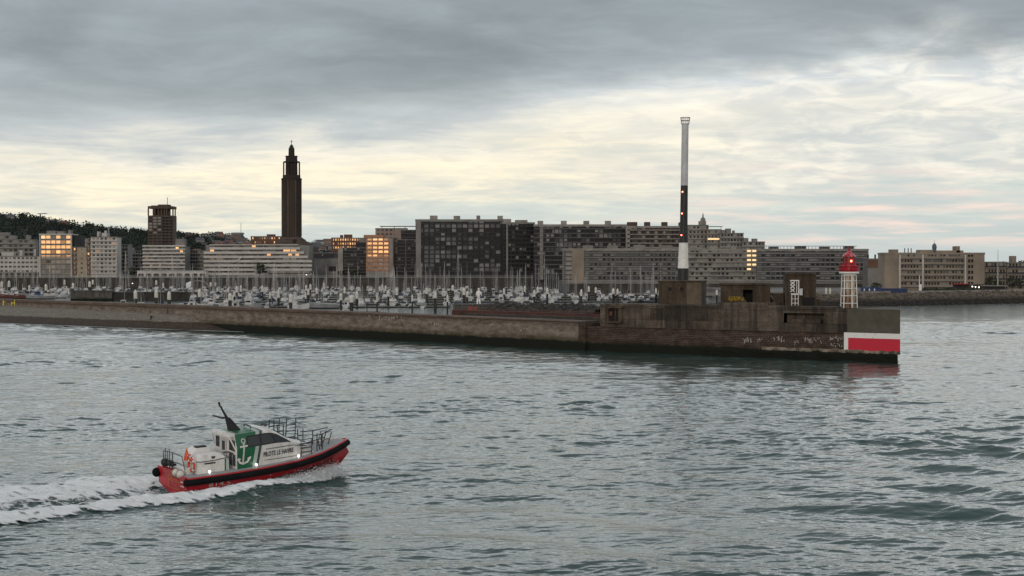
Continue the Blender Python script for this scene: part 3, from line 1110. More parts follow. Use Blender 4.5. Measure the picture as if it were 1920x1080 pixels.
# tower bunker
x, y = on_deck(1501, 6.5)
b3_ = empty('bunker', 'tall square concrete lookout bunker behind the white signal frame', 'bunker', (x, y, 8.2), rad(-6))
e = MB(); e.box(-2.6, -1.0, -.2, 2.5, 4.0, 5.45); e.build('shell', BUNK, b3_)
e = MB(); e.box(-2.35, -1.15, 5.45, 2.35, 3.8, 5.75); e.build('roof_slab', BUNK, b3_)
e = MB(); e.box(.2, -1.06, .1, 2.3, -.8, 1.7); e.build('opening', VOID, b3_)
e = MB(); e.box(2.5, -.6, -.2, 3.1, 2.0, 1.4); e.build('side_post', BUNK, b3_)
e = MB(); e.box(-4.4, 0, -.2, -2.7, 2.0, 2.3); e.build('side_annex', BUNK, b3_)

# signal frame
x, y = on_deck(1491, 3.2)
sf_ = empty('signal_mast', 'short white lattice signal mast with diamond shapes standing on the bastion', 'signal', (x, y, 8.3), rad(-8))
e = MB()
for xx in (-.55, 0.0, .5):
    e.box(xx - .05, -.05, 0, xx + .05, .05, 2.3)
for zz_ in (.7, 1.4, 2.1): e.box(-.58, -.04, zz_ - .04, .52, .04, zz_ + .04)
e.build('legs', WHITE_P, sf_)
e = MB()
e.box(-.85, -.1, 4.35, .65, .02, 4.5); e.box(.5, -.1, 2.2, .65, .02, 4.35); e.box(.2, -.1, 2.2, .3, .02, 4.35); e.box(-.7, -.1, 2.15, .65, .02, 2.3)
for zc_ in (3.95, 3.4, 2.8): e.tube([(-.75, -.04, zc_ + .3), (-.1, -.04, zc_ - .25)], .09, 4); e.tube([(-.75, -.04, zc_ - .25), (-.05, -.04, zc_ + .28)], .09, 4)
e.build('top_frame', WHITE_P, sf_)
e = MB(); e.box(.7, -.12, 2.0, 1.2, .1, 3.1); e.build('side_box', GREY_P, sf_)

# lighthouse
x, y = on_deck(1592, 3.4)
k = y / F
LH = empty('lighthouse', 'small harbour light with red lantern on a white caged tower at the bastion end', 'lighthouse', (x, y, 8.35), rad(10))
zz0 = lambda py: Z_at(py, y) - 8.35
e = MB(); e.lathe([(1.0, 0), (.9, zz0(520)), (.9, zz0(514))], 20)
e.build('tower', mat('rust_stained_white', (0.60, 0.54, 0.46), (0.20, 0.105, 0.06), 0.9, rough=0.7, stretch=(1.6, 1.6, 0.22), lo=0.42, hi=0.62), LH, smooth=True)
e = MB()
for i in range(6):
    an = math.pi * 2 * (i + .5) / 6
    e.tube([(1.32 * math.cos(an), 1.32 * math.sin(an), 0), (1.12 * math.cos(an), 1.12 * math.sin(an), zz0(514))], .09, 5)
for f_ in (0.14, .36, .58, .8):
    r_ = 1.32 - .2 * f_; z_ = zz0(514) * f_
    e.tube([(r_ * math.cos(i * math.pi / 3 + math.pi / 6), r_ * math.sin(i * math.pi / 3 + math.pi / 6), z_) for i in range(6)], .07, 5, True)
e.build('cage', WHITE_P, LH)
e = MB(); e.lathe([(1.05, zz0(517.5)), (1.2, zz0(513)), (1.62, zz0(512.5)), (1.62, zz0(509.5)), (.9, zz0(509.4))], 24); e.build('gallery_deck', WHITE_P, LH)
REDL = mat('lantern_red', (0.34, 0.008, 0.018), (0.22, 0.007, 0.014), 1.2, rough=0.35)
e = MB(); e.lathe([(1.50, zz0(509.3)), (1.58, zz0(506)), (1.62, zz0(501)), (1.70, zz0(499.5)), (1.70, zz0(498.3)), (1.2, zz0(498.2)), (1.1, zz0(497))], 24); e.build('gallery', REDL, LH)
e = MB()
for i in range(16):
    an = math.pi * 2 * i / 16
    e.tube([(1.6 * math.cos(an), 1.6 * math.sin(an), zz0(498.5)), (1.6 * math.cos(an), 1.6 * math.sin(an), zz0(494))], .025, 4)
e.tube([(1.6 * math.cos(an_), 1.6 * math.sin(an_), zz0(494)) for an_ in [math.pi * 2 * i / 20 for i in range(20)]], .03, 4, True)
e.build('railing', REDL, LH)
e = MB(); e.lathe([(1.08, zz0(497)), (1.08, zz0(493.5))], 20); e.build('lantern_base', REDL, LH)
m = bpy.data.materials.new('red_lantern_glass'); m.use_nodes = True
b = m.node_tree.nodes['Principled BSDF']
b.inputs['Base Color'].default_value = (0.22, 0.006, 0.010, 1); b.inputs['Roughness'].default_value = 0.15
nzz = N(m.node_tree, 'ShaderNodeTexNoise', Scale=2.0); rr = N(m.node_tree, 'ShaderNodeMix', data_type='RGBA')
rr.inputs[6].default_value = (0.13, 0.004, 0.006, 1); rr.inputs[7].default_value = (0.22, 0.006, 0.010, 1)
m.node_tree.links.new(nzz.outputs['Fac'], rr.inputs[0]); m.node_tree.links.new(rr.outputs[2], b.inputs['Base Color'])
MATS['red_lantern_glass'] = m
e = MB(); e.lathe([(.92, zz0(493.5)), (.92, zz0(482))], 20); e.build('lantern_glass', m, LH)
e = MB()
for i in range(10):
    an = math.pi * 2 * i / 10
    e.tube([(.96 * math.cos(an), .96 * math.sin(an), zz0(493.5)), (.96 * math.cos(an), .96 * math.sin(an), zz0(482))], .04, 4)
e.tube([(.96 * math.cos(math.pi * 2 * i / 10), .96 * math.sin(math.pi * 2 * i / 10), zz0(488)) for i in range(10)], .035, 4, True)
e.build('glazing_bars', REDL, LH)
LAMP_RED = mat('red_lamp', (0.9, 0.1, 0.05), rough=0.4, emit=(1.0, 0.13, 0.07), estr=9.0)
e = MB(); e.ball((-.02, -.96, zz0(489.5)), .17, 10, 8); e.build('lamp', LAMP_RED, LH)
e = MB(); e.lathe([(1.12, zz0(482)), (1.12, zz0(480.8)), (.98, zz0(478.5)), (.72, zz0(475)), (.42, zz0(472.5)), (.30, zz0(471.5)), (.30, zz0(469.5)), (.12, zz0(468.8))], 20)
e.build('dome', mat('dome_red', (0.30, 0.012, 0.022), (0.42, 0.13, 0.14), 1.6, rough=0.35, lo=0.5, hi=0.3), LH, smooth=True)
e = MB(); e.ball((0, 0, zz0(467.3)), .19, 8, 6); e.tube([(0, 0, zz0(467)), (0, 0, zz0(461.5))], .035, 4); e.box(-.3, -.02, zz0(463.8), .12, .02, zz0(463.2))
e.build('weathervane', REDL, LH)

# tall mast
xm, ym = X_at(1280, 287.0), 287.0
k = ym / F
MA = empty('signal_mast', 'very tall tapering mast banded black, white, black and grey with red lights', 'mast', (xm, ym, 8.2), 0)
lean = (X_at(1284.5, ym) - xm) / (Z_at(222, ym) - 8.2)
rr_ = lambda py: np.interp(py, [222, 300, 348, 420, 455, 503, 530], [6.4, 6.6, 6.8, 7.2, 8.3, 10.2, 10.6]) * k


def mast_part(name, y0, y1, m):
    e = MB()
    ys_ = np.linspace(y1, y0, 8)
    vs, n = [], 20
    for py in ys_:
        z_ = Z_at(py, ym) - 8.2
        for i in range(n):
            an = 2 * math.pi * i / n
            vs.append((lean * z_ + rr_(py) * math.cos(an), rr_(py) * math.sin(an), z_))
    fs = [(i * n + j, i * n + (j + 1) % n, (i + 1) * n + (j + 1) % n, (i + 1) * n + j) for i in range(7) for j in range(n)]
    fs += [tuple(range(n - 1, -1, -1)), tuple(7 * n + j for j in range(n))]
    e.add(vs, fs)
    return e.build(name, m, MA, smooth=False)


mast_part('black_band', 503.2, 569, BLACK_P)
mast_part('white_band', 455.2, 503, WHITE_P)
mast_part('black_band', 348.2, 455, BLACK_P)
mast_part('grey_band', 232, 348, GREY_P)
e = MB()
z1_, z2_ = Z_at(232, ym) - 8.2, Z_at(221, ym) - 8.2
for i in range(12):
    an = 2 * math.pi * i / 12
    e.tube([(lean * z1_ + .66 * math.cos(an), .66 * math.sin(an), z1_ - .2), (lean * z2_ + .86 * math.cos(an), .86 * math.sin(an), z2_)], .03, 4)
for z_, r_ in ((z2_, .86), ((z1_ + z2_) / 2, .75)):
    e.tube([(lean * z_ + r_ * math.cos(2 * math.pi * i / 20), r_ * math.sin(2 * math.pi * i / 20), z_) for i in range(20)], .05, 4, True)
e.build('top_basket', STEEL, MA)
for py, px_ in ((360, 1277.5), (400.5, 1276.5), (441, 1275.5)):
    z_ = Z_at(py, ym) - 8.2
    e = MB(); e.ball((X_at(px_, ym) - xm + .12, -.62, z_), .13, 8, 6)
    e.build('warning_light', LAMP_RED, MA)
e = MB(); e.lathe([(2.0, 0), (2.0, .6), (1.2, 1.0)], 16); e.build('footing', BUNK, MA)

# ---------------- rocks
def rocks(name, label, path, width, n, m, seed, zfun, size=(0.5, 1.3)):
    q = random.Random(seed)
    mb = MB()
    seg = [(Vector(p), Vector(p2)) for p, p2 in zip(path, path[1:])]
    ln = [(b_ - a_).length for a_, b_ in seg]
    tot = sum(ln)
    for i in range(n):
        d = q.random() * tot
        for (a_, b_), l_ in zip(seg, ln):
            if d <= l_: break
            d -= l_
        p = a_ + (b_ - a_) * (d / l_)
        nn = Vector((b_.y - a_.y, a_.x - b_.x)).normalized()
        v = q.random()
        c = p + nn * (v * width)
        r = q.uniform(*size)
        z = zfun(v, d, p) + q.uniform(-.2, .3)
        rows_ = 4; nn_ = 6
        o = len(mb.v)
        sc = (q.uniform(.7, 1.4), q.uniform(.7, 1.4), q.uniform(.5, .9)); rot = q.random() * 6.3
        for a2 in range(rows_ + 1):
            th = math.pi * a2 / rows_
            for b2_i in range(nn_):
                f_ = 2 * math.pi * b2_i / nn_
                rr2 = r * q.uniform(.75, 1.15)
                lx = math.sin(th) * math.cos(f_) * rr2 * sc[0]; ly = math.sin(th) * math.sin(f_) * rr2 * sc[1]; lz = -math.cos(th) * rr2 * sc[2]
                mb.v.append((c.x + lx * math.cos(rot) - ly * math.sin(rot), c.y + lx * math.sin(rot) + ly * math.cos(rot), z + lz))
        for a2 in range(rows_):
            for b2_i in range(nn_):
                j = (b2_i + 1) % nn_
                mb.f.append((o + a2 * nn_ + b2_i, o + a2 * nn_ + j, o + (a2 + 1) * nn_ + j, o + (a2 + 1) * nn_ + b2_i)); mb.m.append(0)
    return tag(mb.build(name, m), label, kind='stuff')


def P2(px, d): return (X_at(px, d), d)


def mound(name, m, path, width, prof, kind='structure', label=None):
    """solid core under a rock slope: prof = list of (v, z)"""
    mb = MB()
    n = len(prof)
    for i, p in enumerate(path):
        a_ = Vector(path[max(i - 1, 0)]); b_ = Vector(path[min(i + 1, len(path) - 1)])
        nn = Vector((b_.y - a_.y, a_.x - b_.x)).normalized()
        for v, z in prof:
            c = Vector(p) + nn * v * width
            mb.v.append((c.x, c.y, z))
    for i in range(len(path) - 1):
        for k_ in range(n - 1):
            mb.f.append((i * n + k_, (i + 1) * n + k_, (i + 1) * n + k_ + 1, i * n + k_ + 1)); mb.m.append(0)
    o = mb.build(name, m)
    return tag(o, label, kind=kind)


# middle mole: concrete head with rock slope, between the marina and the jetty
mm = empty('mole', 'low concrete mole head with a red painted square between marina and jetty', 'mole', (X_at(850, 490), 490, 0), rad(-2))
e = MB(); e.box(0, 0, -1.5, 17, 9, 3.25); e.build('head_block', MOLE, mm)
e = MB(); e.box(4.4, -.012, 1.55, 5.6, 0, 2.75); e.box(6.0, -.012, 1.55, 7.2, 0, 2.75); e.build('red_mark', mat('faded_red', (0.33, 0.06, 0.05), (0.2, 0.05, 0.045), 3, rough=0.8), mm)
e = MB(); e.box(-.1, -.1, 3.25, 17.2, 9.1, 3.5); e.build('cap_slab', MOLE, mm)
e = MB(); e.box(10.9, -.012, 1.9, 11.3, 0, 2.4); e.build('white_mark', WHITE_P, mm)
path = [P2(915, 489), P2(1000, 486), P2(1070, 478), P2(1135, 465)]
mound('mole_bank', ROCK, path, 14.0, [(1.1, -1.5), (.55, 1.6), (0.1, 3.2), (-.6, 3.3), (-.62, -1.5)])
rocks('rock_slope', 'dark wet boulders heaped along the middle mole', path, 14.0, 900, ROCK, 5, lambda v, d, p: 3.5 - 4.2 * v, (.5, 1.2))

# white standing figure on the mole
xs_, ys_ = X_at(897.5, 493.0), 493.0
ks = ys_ / F
sb = MB()
zf_ = lambda py: Z_at(py, ys_)
sb.tube([(-.42, 0, zf_(577.3)), (-.40, 0, zf_(569)), (-.22, 0, zf_(559))], [.17, .22, .34], 8)
sb.tube([(.42, 0, zf_(577.3)), (.40, 0, zf_(569)), (.22, 0, zf_(559))], [.17, .22, .34], 8)
sb.tube([(0, 0, zf_(560.5)), (0, 0, zf_(556)), (0, .05, zf_(550)), (0, .05, zf_(546)), (0, 0, zf_(543.8))], [.42, .46, .58, .50, .2], 10)
sb.tube([(-.5, 0, zf_(546.5)), (-.72, 0, zf_(551.5)), (-.78, -.1, zf_(556.5))], [.2, .17, .12], 6)
sb.tube([(.5, 0, zf_(546.5)), (.74, 0, zf_(551.5)), (1.0, -.1, zf_(555.5))], [.2, .17, .12], 6)
sb.ball((0, 0, zf_(541.8)), .34, 8, 8)
tag(sb.build('statue', WHITE_P, smooth=True), 'tall plain white standing figure on the concrete mole head', 'sculpture')
bpy.data.objects['statue'].location = (xs_, ys_, 0)

# left inner pier
lp = empty('pier', 'dark weathered concrete pier behind the jetty wall by the brown tower', 'pier', (X_at(132, 705), 705, 0), rad(4))
e = MB(); e.box(0, 0, -1.5, 18, 7, 4.25); e.build('head_block', MOLE, lp)
e = MB(); e.box(18, 1.5, -1.5, 56, 8, 3.55); e.build('dark_wall', mat('pier_dark', (0.045, 0.043, 0.04), (0.02, 0.02, 0.018), 0.3, rough=0.9, bump=0.05), lp)
e = MB(); e.box(-.2, -.2, 4.25, 18.2, 7.2, 4.5); e.box(18.2, 1.2, 3.55, 56, 8.2, 3.8); e.build('coping', MOLE, lp)

# right-hand shore: rock bank, promenade and its ground
SH = [P2(1425, 588), P2(1500, 604), P2(1560, 612), P2(1700, 634), P2(1920, 682), (380, 740), (700, 900)]
mound('shore_bank', ROCK2, SH, 13.0, [(1.15, -1.5), (.8, 0.9), (.3, 3.0), (0.0, 4.0), (-.3, 4.05), (-6, 4.1)], label=None)
rocks('rock_bank', 'brown boulder bank along the far shore', SH[:6], 13.0, 4200, ROCK2, 8, lambda v, d, p: 4.3 - 4.6 * v, (.5, 1.15))

# ---------------- beach
SHING = bpy.data.materials.new('shingle'); SHING.use_nodes = True
nt = SHING.node_tree; L = nt.links.new; b = nt.nodes['Principled BSDF']; b.inputs['Roughness'].default_value = .9
b.inputs['Specular IOR Level'].default_value = 0.2
tcn = N(nt, 'ShaderNodeTexCoord'); sx = N(nt, 'ShaderNodeSeparateXYZ'); L(tcn.outputs['Object'], sx.inputs[0])
nz = N(nt, 'ShaderNodeTexNoise', Scale=0.35, Detail=8.0, Roughness=.75); L(tcn.outputs['Object'], nz.inputs['Vector'])
vz = N(nt, 'ShaderNodeTexVoronoi', Scale=4.0); L(tcn.outputs['Object'], vz.inputs['Vector'])
hh = N(nt, 'ShaderNodeMath', operation='MULTIPLY_ADD'); L(nz.outputs['Fac'], hh.inputs[0]); hh.inputs[1].default_value = .9; L(sx.outputs['Z'], hh.inputs[2])
rp = N(nt, 'ShaderNodeValToRGB'); e_ = rp.color_ramp.elements
mr = N(nt, 'ShaderNodeMapRange'); mr.inputs['From Max'].default_value = 5.0; L(hh.outputs[0], mr.inputs['Value']); L(mr.outputs[0], rp.inputs[0])
e_[0].position = .0; e_[0].color = (0.040, 0.033, 0.028, 1); e_[1].position = .30; e_[1].color = (0.062, 0.046, 0.036, 1)
x_ = e_.new(.43); x_.color = (0.055, 0.04, 0.03, 1); x_ = e_.new(.475); x_.color = (0.185, 0.166, 0.140, 1); x_ = e_.new(.8); x_.color = (0.205, 0.184, 0.156, 1)
mx = N(nt, 'ShaderNodeMix', data_type='RGBA', blend_type='MULTIPLY'); mx.inputs[0].default_value = .55
L(rp.outputs[0], mx.inputs[6]); L(vz.outputs['Color'], mx.inputs[7])
hs = N(nt, 'ShaderNodeHueSaturation', Saturation=.12, Value=1.35)
gm = N(nt, 'ShaderNodeMix', data_type='RGBA', blend_type='MULTIPLY'); gm.inputs[0].default_value = .6
L(vz.outputs['Color'], hs.inputs['Color']); L(rp.outputs[0], gm.inputs[6]); L(hs.outputs[0], gm.inputs[7]); 
nm = N(nt, 'ShaderNodeTexNoise', Scale=1.3, Detail=8.0, Roughness=.75); L(tcn.outputs['Object'], nm.inputs['Vector'])
rm = N(nt, 'ShaderNodeValToRGB'); rm.color_ramp.elements[0].position = .36; rm.color_ramp.elements[0].color = (.42, .41, .40, 1); rm.color_ramp.elements[1].position = .64; rm.color_ramp.elements[1].color = (1.25, 1.24, 1.22, 1)
L(nm.outputs['Fac'], rm.inputs[0])
gm2 = N(nt, 'ShaderNodeMix', data_type='RGBA', blend_type='MULTIPLY'); gm2.inputs[0].default_value = .85
L(gm.outputs[2], gm2.inputs[6]); L(rm.outputs[0], gm2.inputs[7]); L(gm2.outputs[2], b.inputs['Base Color'])
bp = N(nt, 'ShaderNodeBump', Strength=1.0, Distance=.2); L(nz.outputs['Fac'], bp.inputs['Height']); L(bp.outputs[0], b.inputs['Normal'])
mb = MB()
L0 = np.array([-65.0, 369.0]); offa = 114.2
asn = np.linspace(-2, 215, 160); nv = 26
for a in asn:
    wd = np.interp(a, [-2, 2, 22, 50, 82, 215], [1.0, 1.6, 5.6, 11.0, 15.8, 34.0])
    zt_ = np.interp(a, [-2, 0, 10, 22, 60, 82, 215], [.05, .2, 1.75, 3.55, 3.85, 3.95, 4.1])
    for j in range(nv):
        v = j / (nv - 1)
        yy = -0.5 + (wd + 9.5) * v
        fr = (yy) / wd
        z = zt_ * (1 - min(fr, 2.2)) if fr > 0 else zt_
        if 0 < fr < 1: z = zt_ * (1 - fr) + .22 * math.sin(math.pi * fr) * min(1, zt_)
        z += .10 * noise.noise((a * .25, yy * .6, 0)) + .05 * noise.noise((a, yy, 4))
        mb.v.append((a + offa, yy, z))
for i in range(len(asn) - 1):
    for j in range(nv - 1):
        mb.f.append((i * nv + j, i * nv + j + 1, (i + 1) * nv + j + 1, (i + 1) * nv + j)); mb.m.append(0)
be = mb.build('beach', SHING, loc=(M0[0], M0[1], 0), rz=RZJ, smooth=True)
tag(be, kind='structure')
# thin surf along the beach
mb = MB()
for i, a in enumerate(np.linspace(-6, 215, 240)):
    wd = np.interp(a, [-6, -2, 2, 22, 50, 82, 215], [.5, 1.0, 1.6, 5.6, 11.0, 15.8, 34.0])
    o_ = wd + .9 * noise.noise((a * .11, 0, 0)) + .4 * noise.noise((a * .4, 2, 0))
    w_ = .55 + .5 * noise.noise((a * .16, 7, 0))
    for dy_, z_ in ((-.5, .16), (w_, .12)):
        mb.v.append((a + offa, o_ + dy_, z_))
for i in range(239): mb.f.append((2 * i, 2 * i + 1, 2 * i + 3, 2 * i + 2)); mb.m.append(0)
so_ = mb.build('surf', mat('surf_white', (0.62, 0.65, 0.66), (0.3, 0.34, 0.35), .8, rough=.7), loc=(M0[0], M0[1], 0), rz=RZJ)
tag(so_, 'thin white surf along the shingle', kind='stuff')


# people on the shingle
DARKC = mat('dark_clothing', (0.018, 0.018, 0.022), (0.03, 0.03, 0.034), 3, rough=.9)
SKIN = mat('skin', (0.36, 0.22, 0.16), rough=.6)
HAIR = mat('dark_hair', (0.02, 0.015, 0.012), rough=.8)


def skin_body(name, joints, bones, radii, m, head, loc, rz, label):
    me = bpy.data.meshes.new(name)
    me.from_pydata(joints, bones, [])
    o = link(name, me)
    o.location = loc; o.rotation_euler = (0, 0, rz)
    md = o.modifiers.new('skin', 'SKIN')
    for i, v in enumerate(me.skin_vertices[0].data): v.radius = (radii[i], radii[i])
    me.skin_vertices[0].data[0].use_root = True
    o.modifiers.new('sub', 'SUBSURF').levels = 1
    me.materials.append(m)
    tag(o, label, 'person')
    h = MB(); h.ball(head, .105, 10, 8, sq=(.85, 1, 1.2)); h.ball((head[0], head[1] - .1, head[2] - .02), .025, 6, 4); h.build('head', SKIN, o, smooth=True)
    h = MB(); h.ball((head[0], head[1] + .02, head[2] + .035), .112, 10, 8, sq=(.9, 1, 1.1)); h.build('hair', HAIR, o, smooth=True)
    return o


def beach_pos(px, py):
    d = 372.0
    for _ in range(60):
        z = Z_at(py, d)
        p = np.array([X_at(px, d), d]) - L0
        a = p @ UJ; yy = p @ np.array([-UJ[1], UJ[0]])
        wd = np.interp(a, [-2, 2, 22, 50, 82, 215], [1.0, 1.6, 5.6, 11.0, 15.8, 34.0])
        zt_ = np.interp(a, [-2, 0, 10, 22, 60, 82, 215], [.05, .2, 1.75, 3.55, 3.85, 3.95, 4.1])
        fr = max(0, yy / wd)
        zz_ = zt_ * (1 - fr) + .22 * math.sin(math.pi * min(fr, 1)) * min(1, zt_)
        d += (z - zz_) * 4
    return (X_at(px, d), d, zz_)


# standing by the wall
pj = [(0, 0, .92), (0, 0, 1.15), (0, .01, 1.4), (0, 0, 1.52), (0, -.01, 1.6), (-.11, 0, .85), (-.12, -.02, .48), (-.12, .02, .07), (-.12, -.12, .04),
      (.11, 0, .85), (.12, .05, .48), (.13, .12, .07), (.13, -.02, .04), (-.2, 0, 1.4), (-.25, .03, 1.12), (-.22, -.08, .88), (.2, 0, 1.4), (.26, .0, 1.13), (.2, -.14, .95)]
pb = [(0, 1), (1, 2), (2, 3), (3, 4), (0, 5), (5, 6), (6, 7), (7, 8), (0, 9), (9, 10), (10, 11), (11, 12), (2, 13), (13, 14), (14, 15), (2, 16), (16, 17), (17, 18)]
pr = [.15, .14, .16, .07, .06, .1, .075, .05, .045, .1, .075, .05, .045, .07, .055, .04, .07, .055, .04]
xx, yy_, zz_ = beach_pos(318.5, 586)
skin_body('person', pj, pb, pr, DARKC, (0, -.03, 1.68), (xx, yy_, zz_), rad(20), 'person in dark clothing standing on the shingle against the jetty wall')
# bending forward at the top of the wet band
pj2 = [(0, .15, .85), (0, -.08, .98), (0, -.36, 1.02), (0, -.48, .98), (0, -.55, .95), (-.11, .12, .8), (-.13, -.02, .45), (-.13, .1, .07), (-.13, -.05, .04),
       (.11, .12, .8), (.13, .0, .45), (.14, .16, .07), (.14, .01, .04), (-.2, -.36, .98), (-.22, -.42, .66), (-.16, -.5, .42), (.2, -.36, .98), (.24, -.4, .66), (.16, -.52, .42)]
xx, yy_, zz_ = beach_pos(283, 600)
skin_body('person', pj2, pb, pr, DARKC, (0, -.62, .92), (xx, yy_, zz_), rad(60), 'person in dark clothing bending down in the middle of the shingle beach')
xx, yy_, zz_ = beach_pos(245, 581)
e = MB()
for i in range(7): e.ball((rnd.uniform(-.9, .9), rnd.uniform(-.2, .2), rnd.uniform(.05, .18)), rnd.uniform(.12, .3), 6, 5, sq=(1.3, .8, .7))
e.tube([(-1, 0, .08), (.2, .1, .2), (1.2, .0, .1)], .07, 5)
tag(e.build('driftwood', mat('wet_wood', (0.03, 0.025, 0.02), rough=.9), loc=(xx, yy_, zz_)), 'dark driftwood lying on the shingle under the jetty wall', 'driftwood')

# ------------------------------------------------------------------ town: ground, hills, buildings
GRD = mat('paving', (0.16, 0.155, 0.145), (0.11, 0.105, 0.1), 0.05, rough=.95)


def ground(name, x0, y0, x1, y1, z):
    e = MB(); e.box(x0, y0, -3, x1, y1, z)
    return tag(e.build(name, GRD), kind='structure')


ground('town_ground', -1500, 1051, 30, 9000, 8.0)
ground('quay_ground', 30.5, 851, 215, 9000, 6.3)
ground('promenade_ground', 216, 690, 3000, 9000, 4.05)
e = MB()
e.prism([(100, 640), (120, 622), (160, 648), (222, 695), (400, 760), (400, 900), (100, 852)], -1.0, 4.02)
tag(e.build('shore_ground', GRD), kind='structure')

# hills
HILLM = mat('hill_ground', (0.030, 0.042, 0.030), (0.018, 0.026, 0.020), 0.02, rough=.95)
RID = [(-300, 392), (0, 409), (60, 409), (110, 421), (180, 428), (230, 434), (280, 438), (330, 443), (420, 446), (470, 455), (560, 459), (640, 456), (700, 470), (800, 480), (1100, 490), (1500, 496), (1860, 500), (1930, 494), (2300, 488)]


def ridge_z(px, d=2300.0):
    return CH - (np.interp(px, [p for p, _ in RID], [y for _, y in RID]) - 500.0) * d / F


mb = MB()
pxs = np.linspace(-300, 2300, 90); ds = [1750, 1850, 1980, 2100, 2200, 2300, 2450, 2700, 3400]
pr_ = [0.0, .12, .38, .66, .86, 1.0, 1.02, 1.0, .8]
for px in pxs:
    zr = ridge_z(px)
    for d, f_ in zip(ds, pr_):
        mb.v.append((X_at(px, d), d, 8 + (zr - 8) * f_ + 2.5 * noise.noise((px * .02, d * .01, 0)) * f_))
for i in range(len(pxs) - 1):
    for j in range(len(ds) - 1):
        mb.f.append((i * 9 + j, (i + 1) * 9 + j, (i + 1) * 9 + j + 1, i * 9 + j + 1)); mb.m.append(0)
tag(mb.build('hills', HILLM, smooth=True), kind='structure')


def clump(mb, c, r, q, n=14, leaf=1.0):
    """ragged foliage: leaf sprays spread through a crown volume"""
    for _ in range(n):
        d_ = Vector((q.gauss(0, 1), q.gauss(0, 1), q.gauss(0, .8))).normalized() * r * q.random() ** .45
        p = Vector(c) + d_
        u_ = Vector((q.gauss(0, 1), q.gauss(0, 1), q.gauss(0, 1))).normalized()
        w_ = u_.cross(Vector((q.gauss(0, 1), q.gauss(0, 1), q.gauss(0, 1)))).normalized()
        s_ = leaf * q.uniform(.6, 1.3)
        o = len(mb.v)
        mb.v += [tuple(p - u_ * s_ - w_ * s_ * .4), tuple(p + u_ * s_ - w_ * s_ * .5), tuple(p + u_ * s_ * .6 + w_ * s_), tuple(p - u_ * s_ * .7 + w_ * s_ * .7)]
        mb.f.append((o, o + 1, o + 2, o + 3)); mb.m.append(0)


WOOD = mat('wood_foliage', (0.030, 0.043, 0.034), (0.011, 0.018, 0.016), 0.035, rough=.95, detail=6)
mb = MB(); q = random.Random(2)
for i in range(2600):
    if q.random() < .78: px = q.uniform(-120, 460)
    else: px = q.uniform(430, 760) if q.random() < .75 else q.uniform(1780, 2000)
    d = q.uniform(1900, 2330)
    zr = ridge_z(px); f_ = np.interp(d, ds, pr_)
    z = 8 + (zr - 8) * f_
    r = q.uniform(3.0, 6.5)
    if px > 430: r *= .75
    clump(mb, (X_at(px, d), d, z + r * .5), r, q, 32, r * .21)
tag(mb.build('hillside_wood', WOOD), 'dark wood covering the hill behind the town', kind='stuff')

# houses on the hillside
HW = [mat('house_wall_%s' % n_, c_, rough=.9) for n_, c_ in (('cream', (.34, .33, .30)), ('grey', (.22, .22, .215)), ('white', (.48, .48, .46)), ('brick', (.18, .10, .08)))]
HR = [mat('slate_roof', (.075, .08, .09), rough=.8), mat('tile_roof', (.15, .08, .06), rough=.8)]
house_meshes = {}


def house(px, d, sc, wi, ri, label, lift=0.0):
    zr = ridge_z(px); f_ = np.interp(d, ds, pr_)
    z = 8 + (zr - 8) * f_ + lift
    o = empty('hillside_house', label, 'house', (X_at(px, d), d, z), q.uniform(-.6, .6), 'houses on the hillside')
    o.scale = (sc, sc, sc)
    if ('w', wi) not in house_meshes:
        e = MB(); e.box(-5, -4, -3, 5, 4, 5.5)
        house_meshes['w', wi] = e.build('wall', HW[wi], o)
        w_ = house_meshes['w', wi]
    else:
        link('wall', house_meshes['w', wi].data, o)
    if ('r', ri) not in house_meshes:
        e = MB(); e.add([(-5.3, -4.4, 5.4), (5.3, -4.4, 5.4), (5.3, 4.4, 5.4), (-5.3, 4.4, 5.4), (-5.3, 0, 8.6), (5.3, 0, 8.6)],
                        [(0, 1, 5, 4), (2, 3, 4, 5), (0, 4, 3), (1, 2, 5), (3, 2, 1, 0)])
        house_meshes['r', ri] = e.build('roof', HR[ri], o)
    else:
        link('roof', house_meshes['r', ri].data, o)
    return o


hz = []
for i in range(95):
    px = q.uniform(395, 470) if q.random() < .6 else (q.uniform(575, 640) if q.random() < .8 else q.uniform(640, 700))
    if q.random() < .09: px = q.uniform(330, 400)
    hz.append((px, q.uniform(1930, 2290)))
for px in (20, 86, 98, 122): hz.append((px, 2250 + q.uniform(-30, 40)))
hz.sort()
wn_ = ['cream', 'grey', 'white', 'brick']
zones_h = {}
tmp = []
for px, d in hz:
    wi, ri = q.choice([0, 1, 1, 2, 0, 3]), q.choice([0, 0, 1])
    zone = 'above the amber windowed block' if px < 200 else 'between office tower and water tower' if px < 440 else \
           'below the water tower' if px < 500 else 'beside the church tower base' if px < 610 else 'by the glowing brick block'
    lv = 'uphill' if d > 2170 else 'midslope' if d > 2040 else 'downhill'
    tmp.append((px, d, wi, ri, zone, lv))
    zones_h.setdefault((wi, ri, zone, lv), []).append(px)
ORD = ['first', 'second', 'third', 'fourth', 'fifth', 'sixth', 'seventh', 'eighth', 'ninth', 'tenth', 'eleventh', 'twelfth', '13th', '14th', '15th', '16th', '17th', '18th', '19th', '20th']


def ordinal(lst, v):
    i = sorted(lst).index(v)
    if len(lst) == 1: return ''
    if i == 0: return 'leftmost '
    if i == len(lst) - 1: return 'rightmost '
    return ORD[min(i, 19)] + ' from left '


for px, d, wi, ri, zone, lv in tmp:
    house(px, d, q.uniform(.7, 1.15), wi, ri, '%s%s house with %s roof %s %s' % (ordinal(zones_h[wi, ri, zone, lv], px), wn_[wi], ('slate', 'tiled')[ri], lv, zone))

